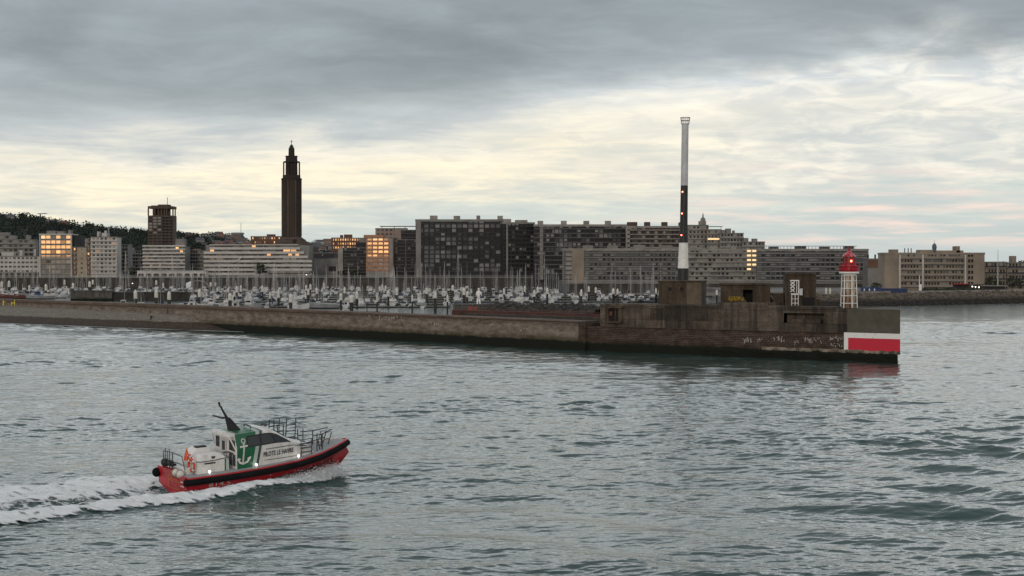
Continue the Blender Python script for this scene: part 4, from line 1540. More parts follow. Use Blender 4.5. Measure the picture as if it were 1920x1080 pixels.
# water tower, crane and spire on the skyline
d = 2310
wt = empty('water_tower', 'wide saucer topped water tower with a thin mast on the skyline', 'water tower', (X_at(445.5, d), d, ridge_z(445) - 6))
k = d / F
zb_ = ridge_z(445) - 6
zz = lambda py: Z_at(py, d) - zb_
e = MB(); e.lathe([(4.5, -4), (4.5, zz(443))], 14); e.build('stem', mat('pale_concrete', (.26, .26, .25), rough=.9), wt)
e = MB(); e.lathe([(6, zz(444)), (9.6, zz(439)), (9.8, zz(437)), (8, zz(436))], 20); e.build('tank', MATS['pale_concrete'], wt)
e = MB(); e.tube([(5, 0, zz(437)), (5, 0, zz(418))], .3, 4); e.build('antenna', STEEL, wt)
d = 2330
cr = empty('tower_crane', 'small pale tower crane standing on the wooded ridge', 'crane', (X_at(76, d), d, ridge_z(76) - 8), rad(15))
zb_ = ridge_z(76) - 8
zz = lambda py: Z_at(py, d) - zb_
e = MB(); e.tube([(0, 0, -2), (0, 0, zz(400))], .9, 4); e.build('mast', STEEL, cr)
e = MB(); e.tube([(-4, 0, zz(401)), (9.5, 0, zz(400))], .6, 4); e.build('jib', STEEL, cr)
d = 2320
e = MB(); zb_ = ridge_z(398) - 4; e.box(-2, -2, 0, 2, 2, Z_at(441, d) - zb_); e.lathe([(2.2, Z_at(441.2, d) - zb_), (.1, Z_at(433, d) - zb_)], 6)
tag(e.build('church_spire', HR[0], loc=(X_at(398, d), d, zb_)), 'tiny dark church spire on the hill skyline', 'spire')
d = 2280
hb = empty('ridge_block', 'long pale flat block among trees on the wooded ridge', 'building', (X_at(96, d), d, ridge_z(96) - 3), rad(3))
e = MB(); e.box(-11, 0, -3, 12, 10, 5.4); e.build('wall', HW[0], hb)
e = MB(); e.box(-8, .5, 5.4, 6, 8, 7.4); e.build('roof_storey', HW[1], hb)

# ---------------- facades
GLASS = mat('window_glass', (0.020, 0.024, 0.028), (0.032, 0.036, 0.040), 0.3, rough=.05, ior=1.45)
GLASS2 = mat('coated_glass', (0.03, 0.03, 0.03), (0.05, 0.048, 0.045), 0.3, rough=.012, ior=2.1)
G2S = [GLASS2, GLASS2, mat('coated_glass_old', (0.03, 0.03, 0.03), (0.05, 0.048, 0.045), 0.3, rough=.03, ior=1.75), mat('coated_glass_dull', (0.03, 0.03, 0.03), (0.05, 0.048, 0.045), 0.3, rough=.05, ior=1.6), mat('coated_glass_bright', (0.03, 0.03, 0.03), (0.05, 0.048, 0.045), 0.3, rough=.01, ior=2.35)]
DARKG = mat('dark_window', (0.010, 0.011, 0.013), (0.016, 0.017, 0.02), 0.5, rough=.25, ior=1.3)
CURT_GLOW = mat('curtain_glow_window', (0.24, 0.235, 0.22), (0.16, 0.155, 0.15), 0.4, rough=.6)  # pale curtains; also used for reflected glow in the office tower panes
SHUT = mat('grey_shutter', (0.105, 0.108, 0.112), (0.07, 0.073, 0.077), 0.3, rough=.6)
PALEP = mat('pale_panel', (0.21, 0.21, 0.207), (0.16, 0.16, 0.157), 0.3, rough=.7)
WHITEW = mat('white_render', (0.46, 0.45, 0.43), (0.35, 0.34, 0.32), 0.12, rough=.85)
CREAMW = mat('cream_render', (0.33, 0.29, 0.225), (0.24, 0.205, 0.155), 0.12, rough=.85)
GREYW = mat('grey_render', (0.20, 0.195, 0.185), (0.135, 0.13, 0.125), 0.12, rough=.85)
DKW = mat('charcoal_render', (0.027, 0.0275, 0.031), (0.018, 0.0185, 0.021), 0.12, rough=.8)
BRNW = mat('brown_concrete', (0.082, 0.058, 0.045), (0.055, 0.039, 0.031), 0.15, rough=.9)
BRKW = mat('red_brick', (0.145, 0.075, 0.05), (0.09, 0.048, 0.034), 0.2, rough=.9)
SALM = mat('salmon_sunlit_render', (0.36, 0.19, 0.125), (0.27, 0.145, 0.098), 0.15, rough=.85)  # salmon wall, with sunset warmth also put into its colour
CONC = mat('weathered_concrete', (0.26, 0.245, 0.225), (0.155, 0.147, 0.136), 0.18, rough=.9)
BEIGE = mat('beige_render', (0.245, 0.205, 0.16), (0.17, 0.14, 0.11), 0.12, rough=.85)
ROOFM = mat('roof_felt', (0.17, 0.165, 0.16), (0.1, 0.1, 0.1), 0.2, rough=.95)
RAILM = mat('balcony_rail', (0.040, 0.042, 0.046), (0.026, 0.028, 0.031), 0.4, rough=.5)
SLABD = mat('dark_slab_edge', (0.12, 0.12, 0.118), (0.08, 0.08, 0.079), 0.3, rough=.85)
SLABM = mat('balcony_slab', (0.22, 0.217, 0.21), (0.15, 0.147, 0.14), 0.3, rough=.85)
pane_cache = {}


def pane(ww, wh, dp, m):
    key = (round(ww, 2), round(wh, 2), dp, m.name)
    if key not in pane_cache:
        e = MB(); e.box(-ww / 2, -dp, 0, ww / 2, .03, wh)
        me = bpy.data.meshes.new('window'); me.from_pydata(e.v, [], e.f); me.materials.append(m); me.update()
        pane_cache[key] = me
    return pane_cache[key]


def block(name, label, x0, x1, yt, d, base, floors, bays, depth=14.0, yaw=0.0, wm=None, roofm=None, ww=.6, wh=.5, sill=.3, mix=(.55, .25, .2),
          glass=None, balcony=None, seed=0, g=0.5, margin=.03, pier=None, shutters=0.0, boxes=(), tall=None, limit=100, bx=(0, 1), win_floors=None, cat='building', plinth=None, rail=None,
          parapet=.45, jit=.5, pair=0.0, boxm=None, fins=None, spans=(.9, .9, 1.0, 1.9)):
    """one building: wall, roof, windows, balconies; x0..x1 and yt are where its corners stand in the view, d metres away"""
    q_ = random.Random(seed + 100)
    w_ = (x1 - x0) * d / F
    h = Z_at(yt, d) - base
    fh = h / (floors + g)
    z0 = fh * g
    o = empty(name, label, cat, (X_at((x0 + x1) / 2, d), d, base), rad(yaw))
    e = MB(); e.box(-w_ / 2, 0, -.5, w_ / 2, depth, h); e.build('wall', wm, o)
    e = MB(); e.box(-w_ / 2 - .2, -.2, h - parapet, w_ / 2 + .2, depth + .2, h + .12); e.build('roof', roofm or ROOFM, o)
    for (f0, f1, hh) in boxes:
        e = MB(); e.box(-w_ / 2 + w_ * f0, depth * .2, h + .12, -w_ / 2 + w_ * f1, depth * .6, h + .12 + hh); e.build('roof_housing', boxm or wm, o)
    glass = glass or GLASS
    bw = w_ * (1 - 2 * margin) * (bx[1] - bx[0]) / bays
    cells = []
    for i in range(floors):
        if win_floors and not (win_floors[0] <= i < win_floors[1]): continue
        for j in range(bays):
            cells.append((i, j))
    full = len(cells)
    keep = set(cells)
    if full > limit:
        keep = set(sorted(cells, key=lambda c: (-c[0], c[1]))[:limit])
    rest = MB()
    restm = [glass, CURT_GLOW, DARKG]
    for (i, j) in cells:
        cx = -w_ / 2 + w_ * margin + w_ * (1 - 2 * margin) * bx[0] + (j + .5) * bw
        z = z0 + i * fh + fh * sill
        r = q_.random()
        mi = 0 if r < mix[0] else 1 if r < mix[0] + mix[1] else 2
        wf = ww * (q_.uniform(1 - pair, 1 + pair) if pair else 1)
        W_, H_ = round(bw * wf, 1), fh * wh
        if (i, j) in keep:
            link('window', pane(W_, H_, .07, restm[mi] if mi or glass is not GLASS2 else q_.choice(G2S)), o, (cx, 0, z), rad(q_.gauss(0, jit)))
        else:
            rest.box(cx - W_ / 2, -.07, z, cx + W_ / 2, .03, z + H_, mi)
    if rest.v:
        tag(rest.build('window', restm, o), kind='stuff')
    if shutters:
        n_ = 0
        run_prev = False
        for i in range(floors):
            for j in range(bays):
                run = shutters * (1.75 if run_prev else .62)
                run_prev = q_.random() < run
                if run_prev:
                    cx = -w_ / 2 + w_ * margin + w_ * (1 - 2 * margin) * bx[0] + (j + .5) * bw
                    span = q_.choice(spans) * bw
                    zc = z0 + i * fh + fh * .12
                    if n_ < 90:
                        link('shutter', pane(min(span, 2 * bw), fh * .74, .13, q_.choice([SHUT, SHUT, PALEP])), o, (min(cx, w_ / 2 - span / 2 - .1), 0, zc))
                    n_ += 1
    if balcony:
        bm, proj, ph, th = balcony[:4]
        b0, b1 = balcony[4] if len(balcony) > 4 else (0, 1)
        for i in range(floors + (1 if len(balcony) > 5 else 0)):
            e = MB(); e.box(-w_ / 2 + w_ * b0, -proj, z0 + i * fh - th, -w_ / 2 + w_ * b1, .04, z0 + i * fh - th + ph * fh); e.build('balcony', bm, o)
            if rail:
                e = MB(); zt_ = z0 + i * fh - th + ph * fh
                e.box(-w_ / 2 + w_ * b0 + .1, -proj + .05, zt_ + .002, -w_ / 2 + w_ * b1 - .1, -proj + .11, zt_ + fh * .26); e.build('balcony_rail', rail, o)
    if pier:
        pm, fr, pw, pp = pier
        for f_ in fr:
            e = MB(); e.box(-w_ / 2 + w_ * f_ - pw / 2, -pp, -.5, -w_ / 2 + w_ * f_ + pw / 2, .05, h - parapet - .01); e.build('pier', pm, o)
    if fins:
        e = MB()
        for j in range(bays + 1):
            x_ = -w_ / 2 + w_ * margin + w_ * (1 - 2 * margin) * bx[0] + j * bw
            e.box(x_ - .22, -fins[1], z0 - .3, x_ + .22, .04, h - parapet - .02)
        tag(e.build('party_fin', fins[0], o), kind='stuff')
    if plinth:
        e = MB(); e.box(-w_ / 2 - .1, -plinth[1], -.5, w_ / 2 + .1, .05, plinth[2]); e.build('ground_storey', plinth[0], o)
    return o, w_, h, fh, z0


def stick(o, x, y, z0, z1, r=.15, m=None, name='antenna'):
    e = MB(); e.tube([(x, y, z0), (x, y, z1)], r, 4); return e.build(name, m or STEEL, o)


# --- far left waterfront
o, w_, h, fh, z0 = block('apartment_block', 'brownish block with terraces behind the long white waterfront block', -25, 65, 449, 1130, 8, 8, 9, 14, 7, GREYW, mix=(.3, .2, .5), balcony=(CONC, 1.0, .32, .1), seed=1, boxes=((.45, .6, 2.5), (.8, .88, 3)))
block('apartment_block', 'brown stepped block rising at the frame edge under the wooded ridge', -40, 22, 441, 1180, 8, 9, 5, 14, 7, GREYW, mix=(.3, .2, .5), seed=2, boxes=((.5, .9, 2),))
o, w_, h, fh, z0 = block('waterfront_block', 'long low white block with dark windows and ground floor arcade beside the amber windowed block', -60, 75, 480, 1085, 8, 4, 16, 13, 0, WHITEW, mix=(.2, .1, .7), ww=.62, wh=.42, seed=3, boxes=((.45, .62, 2.4), (.7, .74, 4), (.9, .93, 4.5)), g=.9, plinth=(GREYW, 1.2, 3.4), pair=.3)
for i in range(12):
    e = MB(); e.box(-w_ / 2 + w_ * (i + .2) / 12, -1.26, -.4, -w_ / 2 + w_ * (i + .8) / 12, -1.15, 2.7); e.build('arcade_opening', DARKG, o)
o, w_, h, fh, z0 = block('apartment_block', 'block with four rows of amber glowing windows and a pale frame', 75, 135, 440, 1080, 8, 8, 6, 14, -0.3, GREYW, mix=(.86, .12, .02), glass=GLASS2, ww=.84, wh=.62, sill=.2,
                         balcony=(CONC, .5, .18, .1), seed=4, boxes=((.17, .45, 2.6), (.5, .72, 2.2), (.85, .93, 3)), g=.6, pier=(WHITEW, (.012, .988), .7, .9), jit=.6)
e = MB(); e.box(-w_ / 2 - .4, -1.0, h - .2, w_ / 2 + .4, 14.4, h + .6); e.build('cornice', WHITEW, o)
e = MB(); e.box(w_ / 2 + .01, 2, -.4, w_ / 2 + 5, 14, h - .4); e.build('side_wall', DKW, o)
block('apartment_block', 'small stepped roof storeys behind the yellow fronted block', 146, 172, 447, 1150, 8, 9, 4, 12, 0, GREYW, balcony=(CONC, .8, .3, .1), seed=5)
o, w_, h, fh, z0 = block('apartment_block', 'narrow yellow fronted block with brick red balcony bays', 136, 171, 463, 1080, 8, 6, 3, 13, 0, CREAMW, mix=(.3, .5, .2), ww=.32, wh=.42, seed=6, g=.4)
for f_ in (.13, .87):
    for i in range(6):
        e = MB(); e.box(-w_ / 2 + w_ * (f_ - .1), -.5, z0 + i * fh, -w_ / 2 + w_ * (f_ + .1), .05, z0 + i * fh + fh * .8); e.build('balcony', BRKW, o)
        e = MB(); e.box(-w_ / 2 + w_ * (f_ - .04), -.55, z0 + i * fh + fh * .3, -w_ / 2 + w_ * (f_ + .04), -.45, z0 + i * fh + fh * .75); e.build('window', (CURT_GLOW if (i + int(f_ * 10)) % 3 else GLASS2), o)
o, w_, h, fh, z0 = block('apartment_block', 'tall white block of flats with banded balconies and roof chimney', 171, 219, 444, 1078, 8, 9, 6, 14, 1.2, WHITEW, mix=(.3, .2, .5), glass=GLASS2, ww=.66, wh=.46, seed=7, balcony=(WHITEW, .9, .30, .1, (-.01, 1.01)), boxes=((.38, .62, 2.6), (.2, .26, 3.5)), g=.8)
stick(o, w_ * .12, 5, h, h + 6.5, .5)
e = MB(); e.box(-w_ / 2 + w_ * .53, -.4, h + .1, -w_ / 2 + w_ * .6, 2, h + 4.2); e.build('chimney', WHITEW, o)
block('apartment_block', 'grey block with dark windows between white flats and the twin terraces', 219, 240, 458, 1100, 8, 8, 4, 13, 0, GREYW, mix=(.3, .2, .5), balcony=(CONC, .8, .28, .1), seed=8)
block('apartment_block', 'low grey block set back beside the white banded terrace', 239, 269, 470, 1130, 8, 7, 6, 13, 0, GREYW, mix=(.3, .2, .5), balcony=(CONC, .8, .3, .1), seed=9, boxes=((.1, .3, 2),))

# --- brown office tower with open belvedere
d = 1480
bt_ = empty('office_tower', 'square brown concrete tower with open belvedere top and antenna', 'tower', (X_at(301, d), d, 8), rad(0))
k = d / F
H_ = lambda py: Z_at(py, d) - 8
w2 = 47 * k / 2
e = MB(); e.prism([(-w2, 0), (w2 * .14, -3), (w2, 1.5), (w2 * .9, 22), (-w2 * .9, 20)], 0, H_(404)); e.build('wall', BRNW, bt_)
yf = lambda x: (-3 * (x + w2) / (w2 * 1.14)) if x < w2 * .14 else (-3 + 4.5 * (x - w2 * .14) / (w2 * .86))
q2 = random.Random(77)
for py in np.arange(407.5, 462, 5.5):
    for i, fx in enumerate((-.78, -.40, -.03, .30, .56, .84)):
        x_ = w2 * fx
        lit = fx < .1 and py < 440
        an_ = math.atan2(-3, w2 * 1.14) if x_ < w2 * .14 else math.atan2(4.5, w2 * .86)
        mm_ = (CURT_GLOW if q2.random() < .78 else DARKG) if lit else DARKG  # pale matte panes stand in for sky glow reflected on this face
        o2 = link('window', pane(3.2 if fx < .1 else 2.6, 1.5 if py < 440 else 1.35, .12, mm_), bt_, (x_, yf(x_), H_(py + 2.8)), an_)
e = MB(); e.prism([(-w2, -.2), (w2 * .14, -3.2), (w2, 1.3), (w2 * .9, 22), (-w2 * .9, 20)], H_(391.2), H_(386.5)); e.build('top_band', BRNW, bt_)
for fx in (-.97, -.55, -.42, -.12, .14, .36, .52, .97):
    x_ = w2 * fx
    e = MB(); e.box(x_ - .55, yf(x_) + .1, H_(404), x_ + .55, yf(x_) + 1.2, H_(391)); e.build('column', BRNW, bt_)
for fx in (-.86, .84):
    e = MB(); e.box(w2 * fx - .5, 18.5, H_(404), w2 * fx + .5, 19.5, H_(391)); e.build('column', BRNW, bt_)
e = MB(); e.box(-w2 * .5, 5, H_(404), w2 * .55, 15, H_(390)); e.build('core', BRNW, bt_)
e = MB(); e.box(-w2 * .25, 3, H_(386.6), w2 * .6, 14, H_(383.2)); e.box(-w2 * .8, 3, H_(386.6), -w2 * .25, 14, H_(385)); e.build('roof_housing', BRNW, bt_)
stick(bt_, w2 * .42, 8, H_(383.3), H_(369.5), .28)
# --- twin terraces
d = 1075
o, w_, h, fh, z0 = block('terraced_block', 'white banded terrace block below the brown office tower', 269, 347, 462, d, 8, 8, 9, 15, -1.6, GREYW, mix=(.2, .3, .5), glass=GLASS2, ww=.7, wh=.5, sill=.36, seed=12, balcony=(WHITEW, 1.6, .44, .2, (-.012, 1.012), 1), g=.7, boxes=((.75, .97, 5.0),), limit=90)
stick(o, w_ * .42, 4, h, h + 6.5, .3)
o, w_, h, fh, z0 = block('apartment_block', 'recessed grey block between the two white banded terraces', 347, 386, 469, 1095, 8, 7, 8, 13, 0, GREYW, mix=(.3, .2, .5), balcony=(CONC, .7, .3, .1), seed=13)
lt = empty('terraced_block', 'very long white banded terrace block with stair flights in front of the church', 'building', (X_at(484, 1070), 1070, 8), rad(-3.0))
w_ = 204 * 1070 / F; h = Z_at(459, 1070) - 8; fl = 7; fh = h / 7.6; z0 = fh * .6
e = MB(); e.box(-w_ / 2 + 1, 0, -.4, w_ / 2 - 2, 16, h - .3); e.build('wall', GREYW, lt)
q2 = random.Random(31)
for i in range(fl + 1):
    step_r = max(0, i - 3) * 2.6 if i < 7 else 9
    step_l = 0 if i < 6 else 4
    e = MB(); e.box(-w_ / 2 + step_l, -1.8, z0 + i * fh - .35, w_ / 2 - step_r, .04, z0 + i * fh + (fh * .42 if i < fl else .25)); e.build('balcony', WHITEW, lt)
    if i < fl:
        n_ = 13
        for j in range(n_):
            x_ = -w_ / 2 + 3 + step_l + (w_ - 8 - step_r - step_l) * (j + .5) / n_
            r = q2.random()
            mm_ = GLASS2 if (r < .22 and i >= 3) else (DARKG if r < .7 else CURT_GLOW)
            link('window', pane(round((w_ - 8) / n_ * q2.choice([.5, .75, .9]), 1), fh * .52, .08, mm_), lt, (x_, 0, z0 + i * fh + fh * .44), rad(q2.gauss(0, .35)))
for (xa, ia) in ((-.21 * w_, 3), (.13 * w_ - 8, 1)):
    e = MB(); za, zc_ = z0 + ia * fh, z0 + (ia + 1) * fh
    e.add([(xa, -2.1, za), (xa + 1.4, -2.1, za), (xa + 6.4, -2.1, zc_ + 1.2), (xa + 5, -2.1, zc_ + 1.2), (xa, -1.81, za), (xa + 1.4, -1.81, za), (xa + 6.4, -1.81, zc_ + 1.2), (xa + 5, -1.81, zc_ + 1.2)],
          [(0, 1, 2, 3), (7, 6, 5, 4), (0, 4, 5, 1), (1, 5, 6, 2), (2, 6, 7, 3), (3, 7, 4, 0)]); e.build('stair_flight', WHITEW, lt)
e = MB(); e.box(-w_ / 2 + 4, -.6, h - .3, w_ / 2 - 9, 16.2, h + .15); e.build('roof', ROOFM, lt)
e = MB(); e.box(-w_ / 2 + 26, -3, -.4, w_ / 2 - .5, .05, 1.6); e.box(w_ * .1, -5.5, 2.9, w_ * .49, -1.9, 4.4); e.build('podium', CONC, lt)
# low arcade strip along the quay
ar = empty('quay_arcade', 'low pale arcade with dark arched openings along the quay under the banded terraces', 'arcade', (X_at(322, 1056), 1056, 8), 0)
w_ = 130 * 1056 / F
e = MB(); e.box(-w_ / 2, 0, -.3, w_ / 2, 4, 4.3); e.build('wall', WHITEW, ar)
for i in range(9):
    x_ = -w_ / 2 + w_ * (i + .5) / 9
    e = MB(); e.prism([(x_ - 1.9, 0), (x_ + 1.9, 0), (x_ + 1.9, 1.4), (x_ + 1.2, 2.1), (x_ - 1.2, 2.1), (x_ - 1.9, 1.4)], -.06, .02, fn=lambda a_, b_, c_: (a_, c_, b_ + .4)); e.build('arch_opening', DARKG, ar)
e = MB(); e.box(-w_ / 2 - .2, -.3, 4.3, w_ / 2 + .2, 4.2, 4.7); e.build('cornice', SLABM, ar)

# --- church tower
d = 1250
ch = empty('church', 'tall dark octagonal church tower with stepped lantern and cross', 'church', (X_at(547, d), d, 8), 0)
k = d / F
HC = lambda py: Z_at(py, d) - 8
CHW = mat('church_concrete', (0.085, 0.064, 0.052), (0.055, 0.041, 0.034), 0.12, rough=.9, stretch=(1, 1, .3))
DKC = mat('church_dark', (0.030, 0.022, 0.018), (0.02, 0.015, 0.012), 0.2, rough=.9)


def octo(e, r0, z0_, r1, z1_): e.lathe([(r0, z0_), (r1, z1_)], 8, rot=rad(22.5 + 9))
def okr(half_px): return half_px * k / math.cos(rad(15))


e = MB(); octo(e, okr(19), HC(446), okr(18.6), HC(337)); e.build('tower_shaft', CHW, ch)
e = MB(); octo(e, okr(20), HC(337.3), okr(20), HC(334.8)); octo(e, okr(17.3), HC(334.9), okr(17), HC(328.6)); e.build('cornice', DKC, ch)
for i in range(8):
    an = rad(9 + 45 * i)
    rr2 = okr(19) * math.cos(rad(22.5))
    for t_ in (-.55, -.18, .18, .55):
        for n_, py0 in enumerate(np.arange(344, 440, 12)):
            if math.sin(an) > .35: continue
            z_ = HC(py0 + 9)
            u_ = Vector((-math.sin(an), math.cos(an), 0)); c = Vector((math.cos(an), math.sin(an), 0)) * (rr2 - .02) + u_ * t_ * okr(19) * .36
    e = MB()
    for t_ in (-.62, -.22, .22, .62):
        u_ = Vector((-math.sin(an), math.cos(an), 0)); c = Vector((math.cos(an), math.sin(an), 0)) * (rr2 + .06) + u_ * t_ * okr(19) * .38
        e.obox((c.x, c.y, (HC(444) + HC(338)) / 2), (.35, .42, HC(338) - HC(444)), an)
    if math.sin(an) < .5: e.build('fluting', DKC, ch)
for fx in (-.42, -.12, .5):
    for n_, py0 in enumerate(np.arange(345, 442, 9.5)):
        pass
e = MB(); octo(e, okr(11.6), HC(329), okr(11.2), HC(293)); octo(e, okr(12.6), HC(304.5), okr(12.6), HC(302.5)); octo(e, okr(11.9), HC(294), okr(11.9), HC(292.6)); e.build('lantern', DKC, ch)
for i in range(8):
    an = rad(9 + 22.5 + 45 * i)
    r_ = okr(15.2)
    e = MB(); e.obox((r_ * math.cos(an), r_ * math.sin(an), (HC(329) + HC(304)) / 2), (.8, .8, HC(304) - HC(329)), an); e.build('corner_column', DKC, ch)
e = MB()
for i in range(8):
    a0_, a1_ = rad(9 + 22.5 + 45 * i), rad(9 + 22.5 + 45 * (i + 1))
    r_ = okr(15.2)
    e.tube([(r_ * math.cos(a0_), r_ * math.sin(a0_), HC(304)), (r_ * math.cos(a1_), r_ * math.sin(a1_), HC(304))], .45, 4)
    e.tube([(r_ * math.cos(a0_), r_ * math.sin(a0_), HC(304)), (okr(11) * math.cos(a0_), okr(11) * math.sin(a0_), HC(304))], .4, 4)
e.build('ring_beam', DKC, ch)
e = MB(); octo(e, okr(6.1), HC(294), okr(5.6), HC(278)); octo(e, okr(4.4), HC(278.2), okr(3.9), HC(274.5)); octo(e, okr(2.9), HC(274.6), okr(2.2), HC(271.5)); e.build('spire', DKC, ch)
e = MB(); e.tube([(0, 0, HC(271.8)), (0, 0, HC(262.8))], .22, 6); e.box(-.75, -.12, HC(266.4), .75, .12, HC(265.3)); e.build('cross', DKC, ch)
e = MB()
e.lathe([(okr(42), HC(463)), (okr(20.4), HC(445.5))], 8, rot=rad(22.5 + 9))
for f_ in (.25, .5, .75):
    r_ = okr(42) + (okr(20.4) - okr(42)) * f_; z_ = HC(463) + (HC(445.5) - HC(463)) * f_
    e.lathe([(r_ + .5, z_ - .2), (r_ + .5, z_ + .35)], 8, rot=rad(22.5 + 9))
e.build('pyramid_base', CHW, ch)
e = MB(); e.box(-40 * k, -16, 0, 44 * k, 22, HC(462.8)); e.build('nave', CHW, ch)
e = MB(); e.box(6 * k, -13, HC(458), 12 * k, -8, HC(449)); e.build('dormer', DKC, ch)

# --- behind the terrace: brick blocks
block('brick_block', 'long brick block with small glowing windows between water tower and church', 470, 528, 443, 1330, 8, 9, 12, 13, -3.4, BRKW, mix=(.5, .1, .4), glass=GLASS2, ww=.42, wh=.45, seed=15, boxes=((.5, .75, 1.6),))
block('brick_block', 'brown brick block with rows of small fiery glowing windows', 621, 684, 446, 1260, 8, 9, 13, 13, -4.9, BRKW, mix=(.92, .03, .05), glass=GLASS2, ww=.45, wh=.5, seed=16, boxes=((.24, .3, 2.2), (.36, .58, 2.6)), jit=.3)
o, w_, h, fh, z0 = block('civic_building', 'windowless grey concrete building beside the church', 589, 640, 484, 1110, 8, 2, 3, 16, 0, CONC, mix=(0, 0, 1), ww=.3, wh=.2, seed=17, limit=3, win_floors=(1, 1))
e = MB(); e.box(w_ * -.02, -4, -.3, w_ * .42, .05, h * .62); e.build('porch', CONC, o)
e = MB(); e.box(w_ * .06, -4.08, h * .3, w_ * .34, -3.9, h * .56); e.build('opening', DARKG, o)
block('low_block', 'low flat roofed block with small lit clerestory by the brick block', 588, 626, 474, 1180, 8, 5, 8, 14, -5.2, DKW, mix=(.5, .1, .4), glass=GLASS2, ww=.4, wh=.35, seed=18)
# --- orange lit group
o, w_, h, fh, z0 = block('apartment_block', 'dark balcony block with a pale edge frame beside the orange lit facade', 637, 689, 464, 1075, 8, 8, 8, 15, 0, DKW, mix=(.1, .1, .8), ww=.7, wh=.55, seed=19, balcony=(SLABM, 1.5, .07, .1), g=1.5, rail=DKW, pier=(CONC, (.04,), 3.2, 1.6))
e = MB(); e.box(w_ * .05, 3, h + .12, w_ * .5, 12, h + 3.4); e.build('roof_storey', DKW, o)
e = MB(); e.box(w_ * .2, 4, h + 3.4, w_ * .5, 12, h + 6.2); e.build('roof_storey', GREYW, o)
o, w_, h, fh, z0 = block('apartment_block', 'salmon facade with orange glowing windows and grey frame', 686, 738, 446, 1068, 8, 8, 4, 16, -5.6, SALM, mix=(.96, 0, .04), glass=GLASS2, ww=.74, wh=.52, sill=.38, seed=20, balcony=(SALM, .5, .34, .05, (.02, .84)), g=1.6, bx=(0.0, .86), pier=(CONC, (.93,), 5.2 * .45 * 1.0, 1.2), boxes=((-.12, .6, 2.0),), jit=.5, margin=.03)
e = MB(); e.box(-w_ / 2, -.15, -.3, w_ / 2, .05, z0 - .35); e.build('ground_storey', CONC, o)
o, w_, h, fh, z0 = block('apartment_block', 'set back penthouse storeys in pinkish grey above the orange lit facade', 704, 762, 428, 1110, 8, 12, 7, 14, 0, mat('pinkish_render', (.26, .205, .18), (.2, .155, .135), .1, rough=.85), mix=(.3, .1, .6), ww=.5, wh=.4, seed=21, win_floors=(7, 12), boxes=((.02, .22, -1.0),), limit=30)
e = MB(); e.box(-w_ / 2 + 3, -1, h + 1.2, w_ / 2 + 6, 10, h + 1.6); e.build('canopy', CONC, o)
for x_ in (-.3, .1, .45): stick(o, w_ * x_, 3, h, h + 1.3, .2, CONC, 'post')
e = MB(); e.box(w_ * .12, -.3, h * .76, w_ * .5, .02, h - .5); e.build('blank_panel', MATS['pinkish_render'], o)
block('apartment_block', 'dark grid of balconies between the orange lit facade and the tallest dark block', 738, 784, 449, 1072, 8, 9, 7, 15, 0, DKW, mix=(.15, .1, .75), ww=.72, wh=.52, seed=22, balcony=(SLABM, 1.4, .07, .1), g=1.5, rail=DKW, pier=(GREYW, (.5,), .5, .5))
block('apartment_block', 'narrow dark balcony stack rising behind the dark balcony grid', 752, 784, 431, 1090, 8, 12, 5, 12, 0, DKW, mix=(.15, .1, .75), ww=.72, wh=.5, seed=23, balcony=(SLABM, 1.2, .06, .1), rail=DKW)

# --- the great dark blocks
o, w_, h, fh, z0 = block('tower_block', 'tallest dark residential block with grey shutters and pale roof edge', 779, 944, 411.5, 1062, 8, 12, 15, 17, -1.0, DKW, mix=(.2, .12, .68), ww=.66, wh=.52, sill=.33, seed=24, balcony=(SLABD, .7, .045, .06), shutters=.36, fins=(DKW, .6), spans=(.74, .78), boxm=CONC, g=1.3, boxes=((.16, .24, 2.6), (.43, .50, 2.4), (.69, .73, 2.6), (.93, .99, 2.4)), pier=(GREYW, (.035,), 3.4, .8), parapet=1.4, roofm=GREYW)
o, w_, h, fh, z0 = block('tower_block', 'dark angled wing of the tallest block with thin balcony lines', 943, 1003, 417, 1052, 8, 12, 8, 17, 9, DKW, mix=(.15, .1, .75), ww=.7, wh=.52, seed=25, balcony=(SLABD, .9, .045, .06), shutters=.07, fins=(DKW, .5), spans=(.74, .78), boxm=CONC, g=1.3, boxes=((.05, .28, 2.2), (.45, .8, 1.6)), pier=(GREYW, (.12,), 1.2, .9), parapet=1.0, roofm=GREYW)
o, w_, h, fh, z0 = block('tower_block', 'long dark slab block with regular roof housings behind the low waterfront slab', 1001, 1178, 421, 1040, 7, 11, 20, 16, 0, DKW, mix=(.2, .15, .65), ww=.68, wh=.5, seed=26, balcony=(SLABM, .8, .08, .06), shutters=.2, fins=(DKW, .4), boxm=CONC, g=1.2, boxes=((.04, .10, 2.4), (.29, .35, 2.4), (.53, .59, 2.4), (.76, .82, 2.4)), pier=(GREYW, (.08,), 2.2, .8), parapet=1.3, roofm=CONC)
o, w_, h, fh, z0 = block('tower_block', 'brownish slab block with balcony rows behind the banded mast', 1176, 1292, 424, 1020, 7, 11, 14, 16, 0, BRNW, mix=(.2, .2, .6), ww=.62, wh=.5, seed=27, balcony=(CONC, .9, .22, .06), shutters=.12, g=1.2, boxes=((.01, .17, 2.6), (.29, .38, 2.6), (.57, .66, 2.6), (.85, .95, 2.4)), pier=(CONC, (.01,), 2.6, .9), parapet=1.2, roofm=CONC)
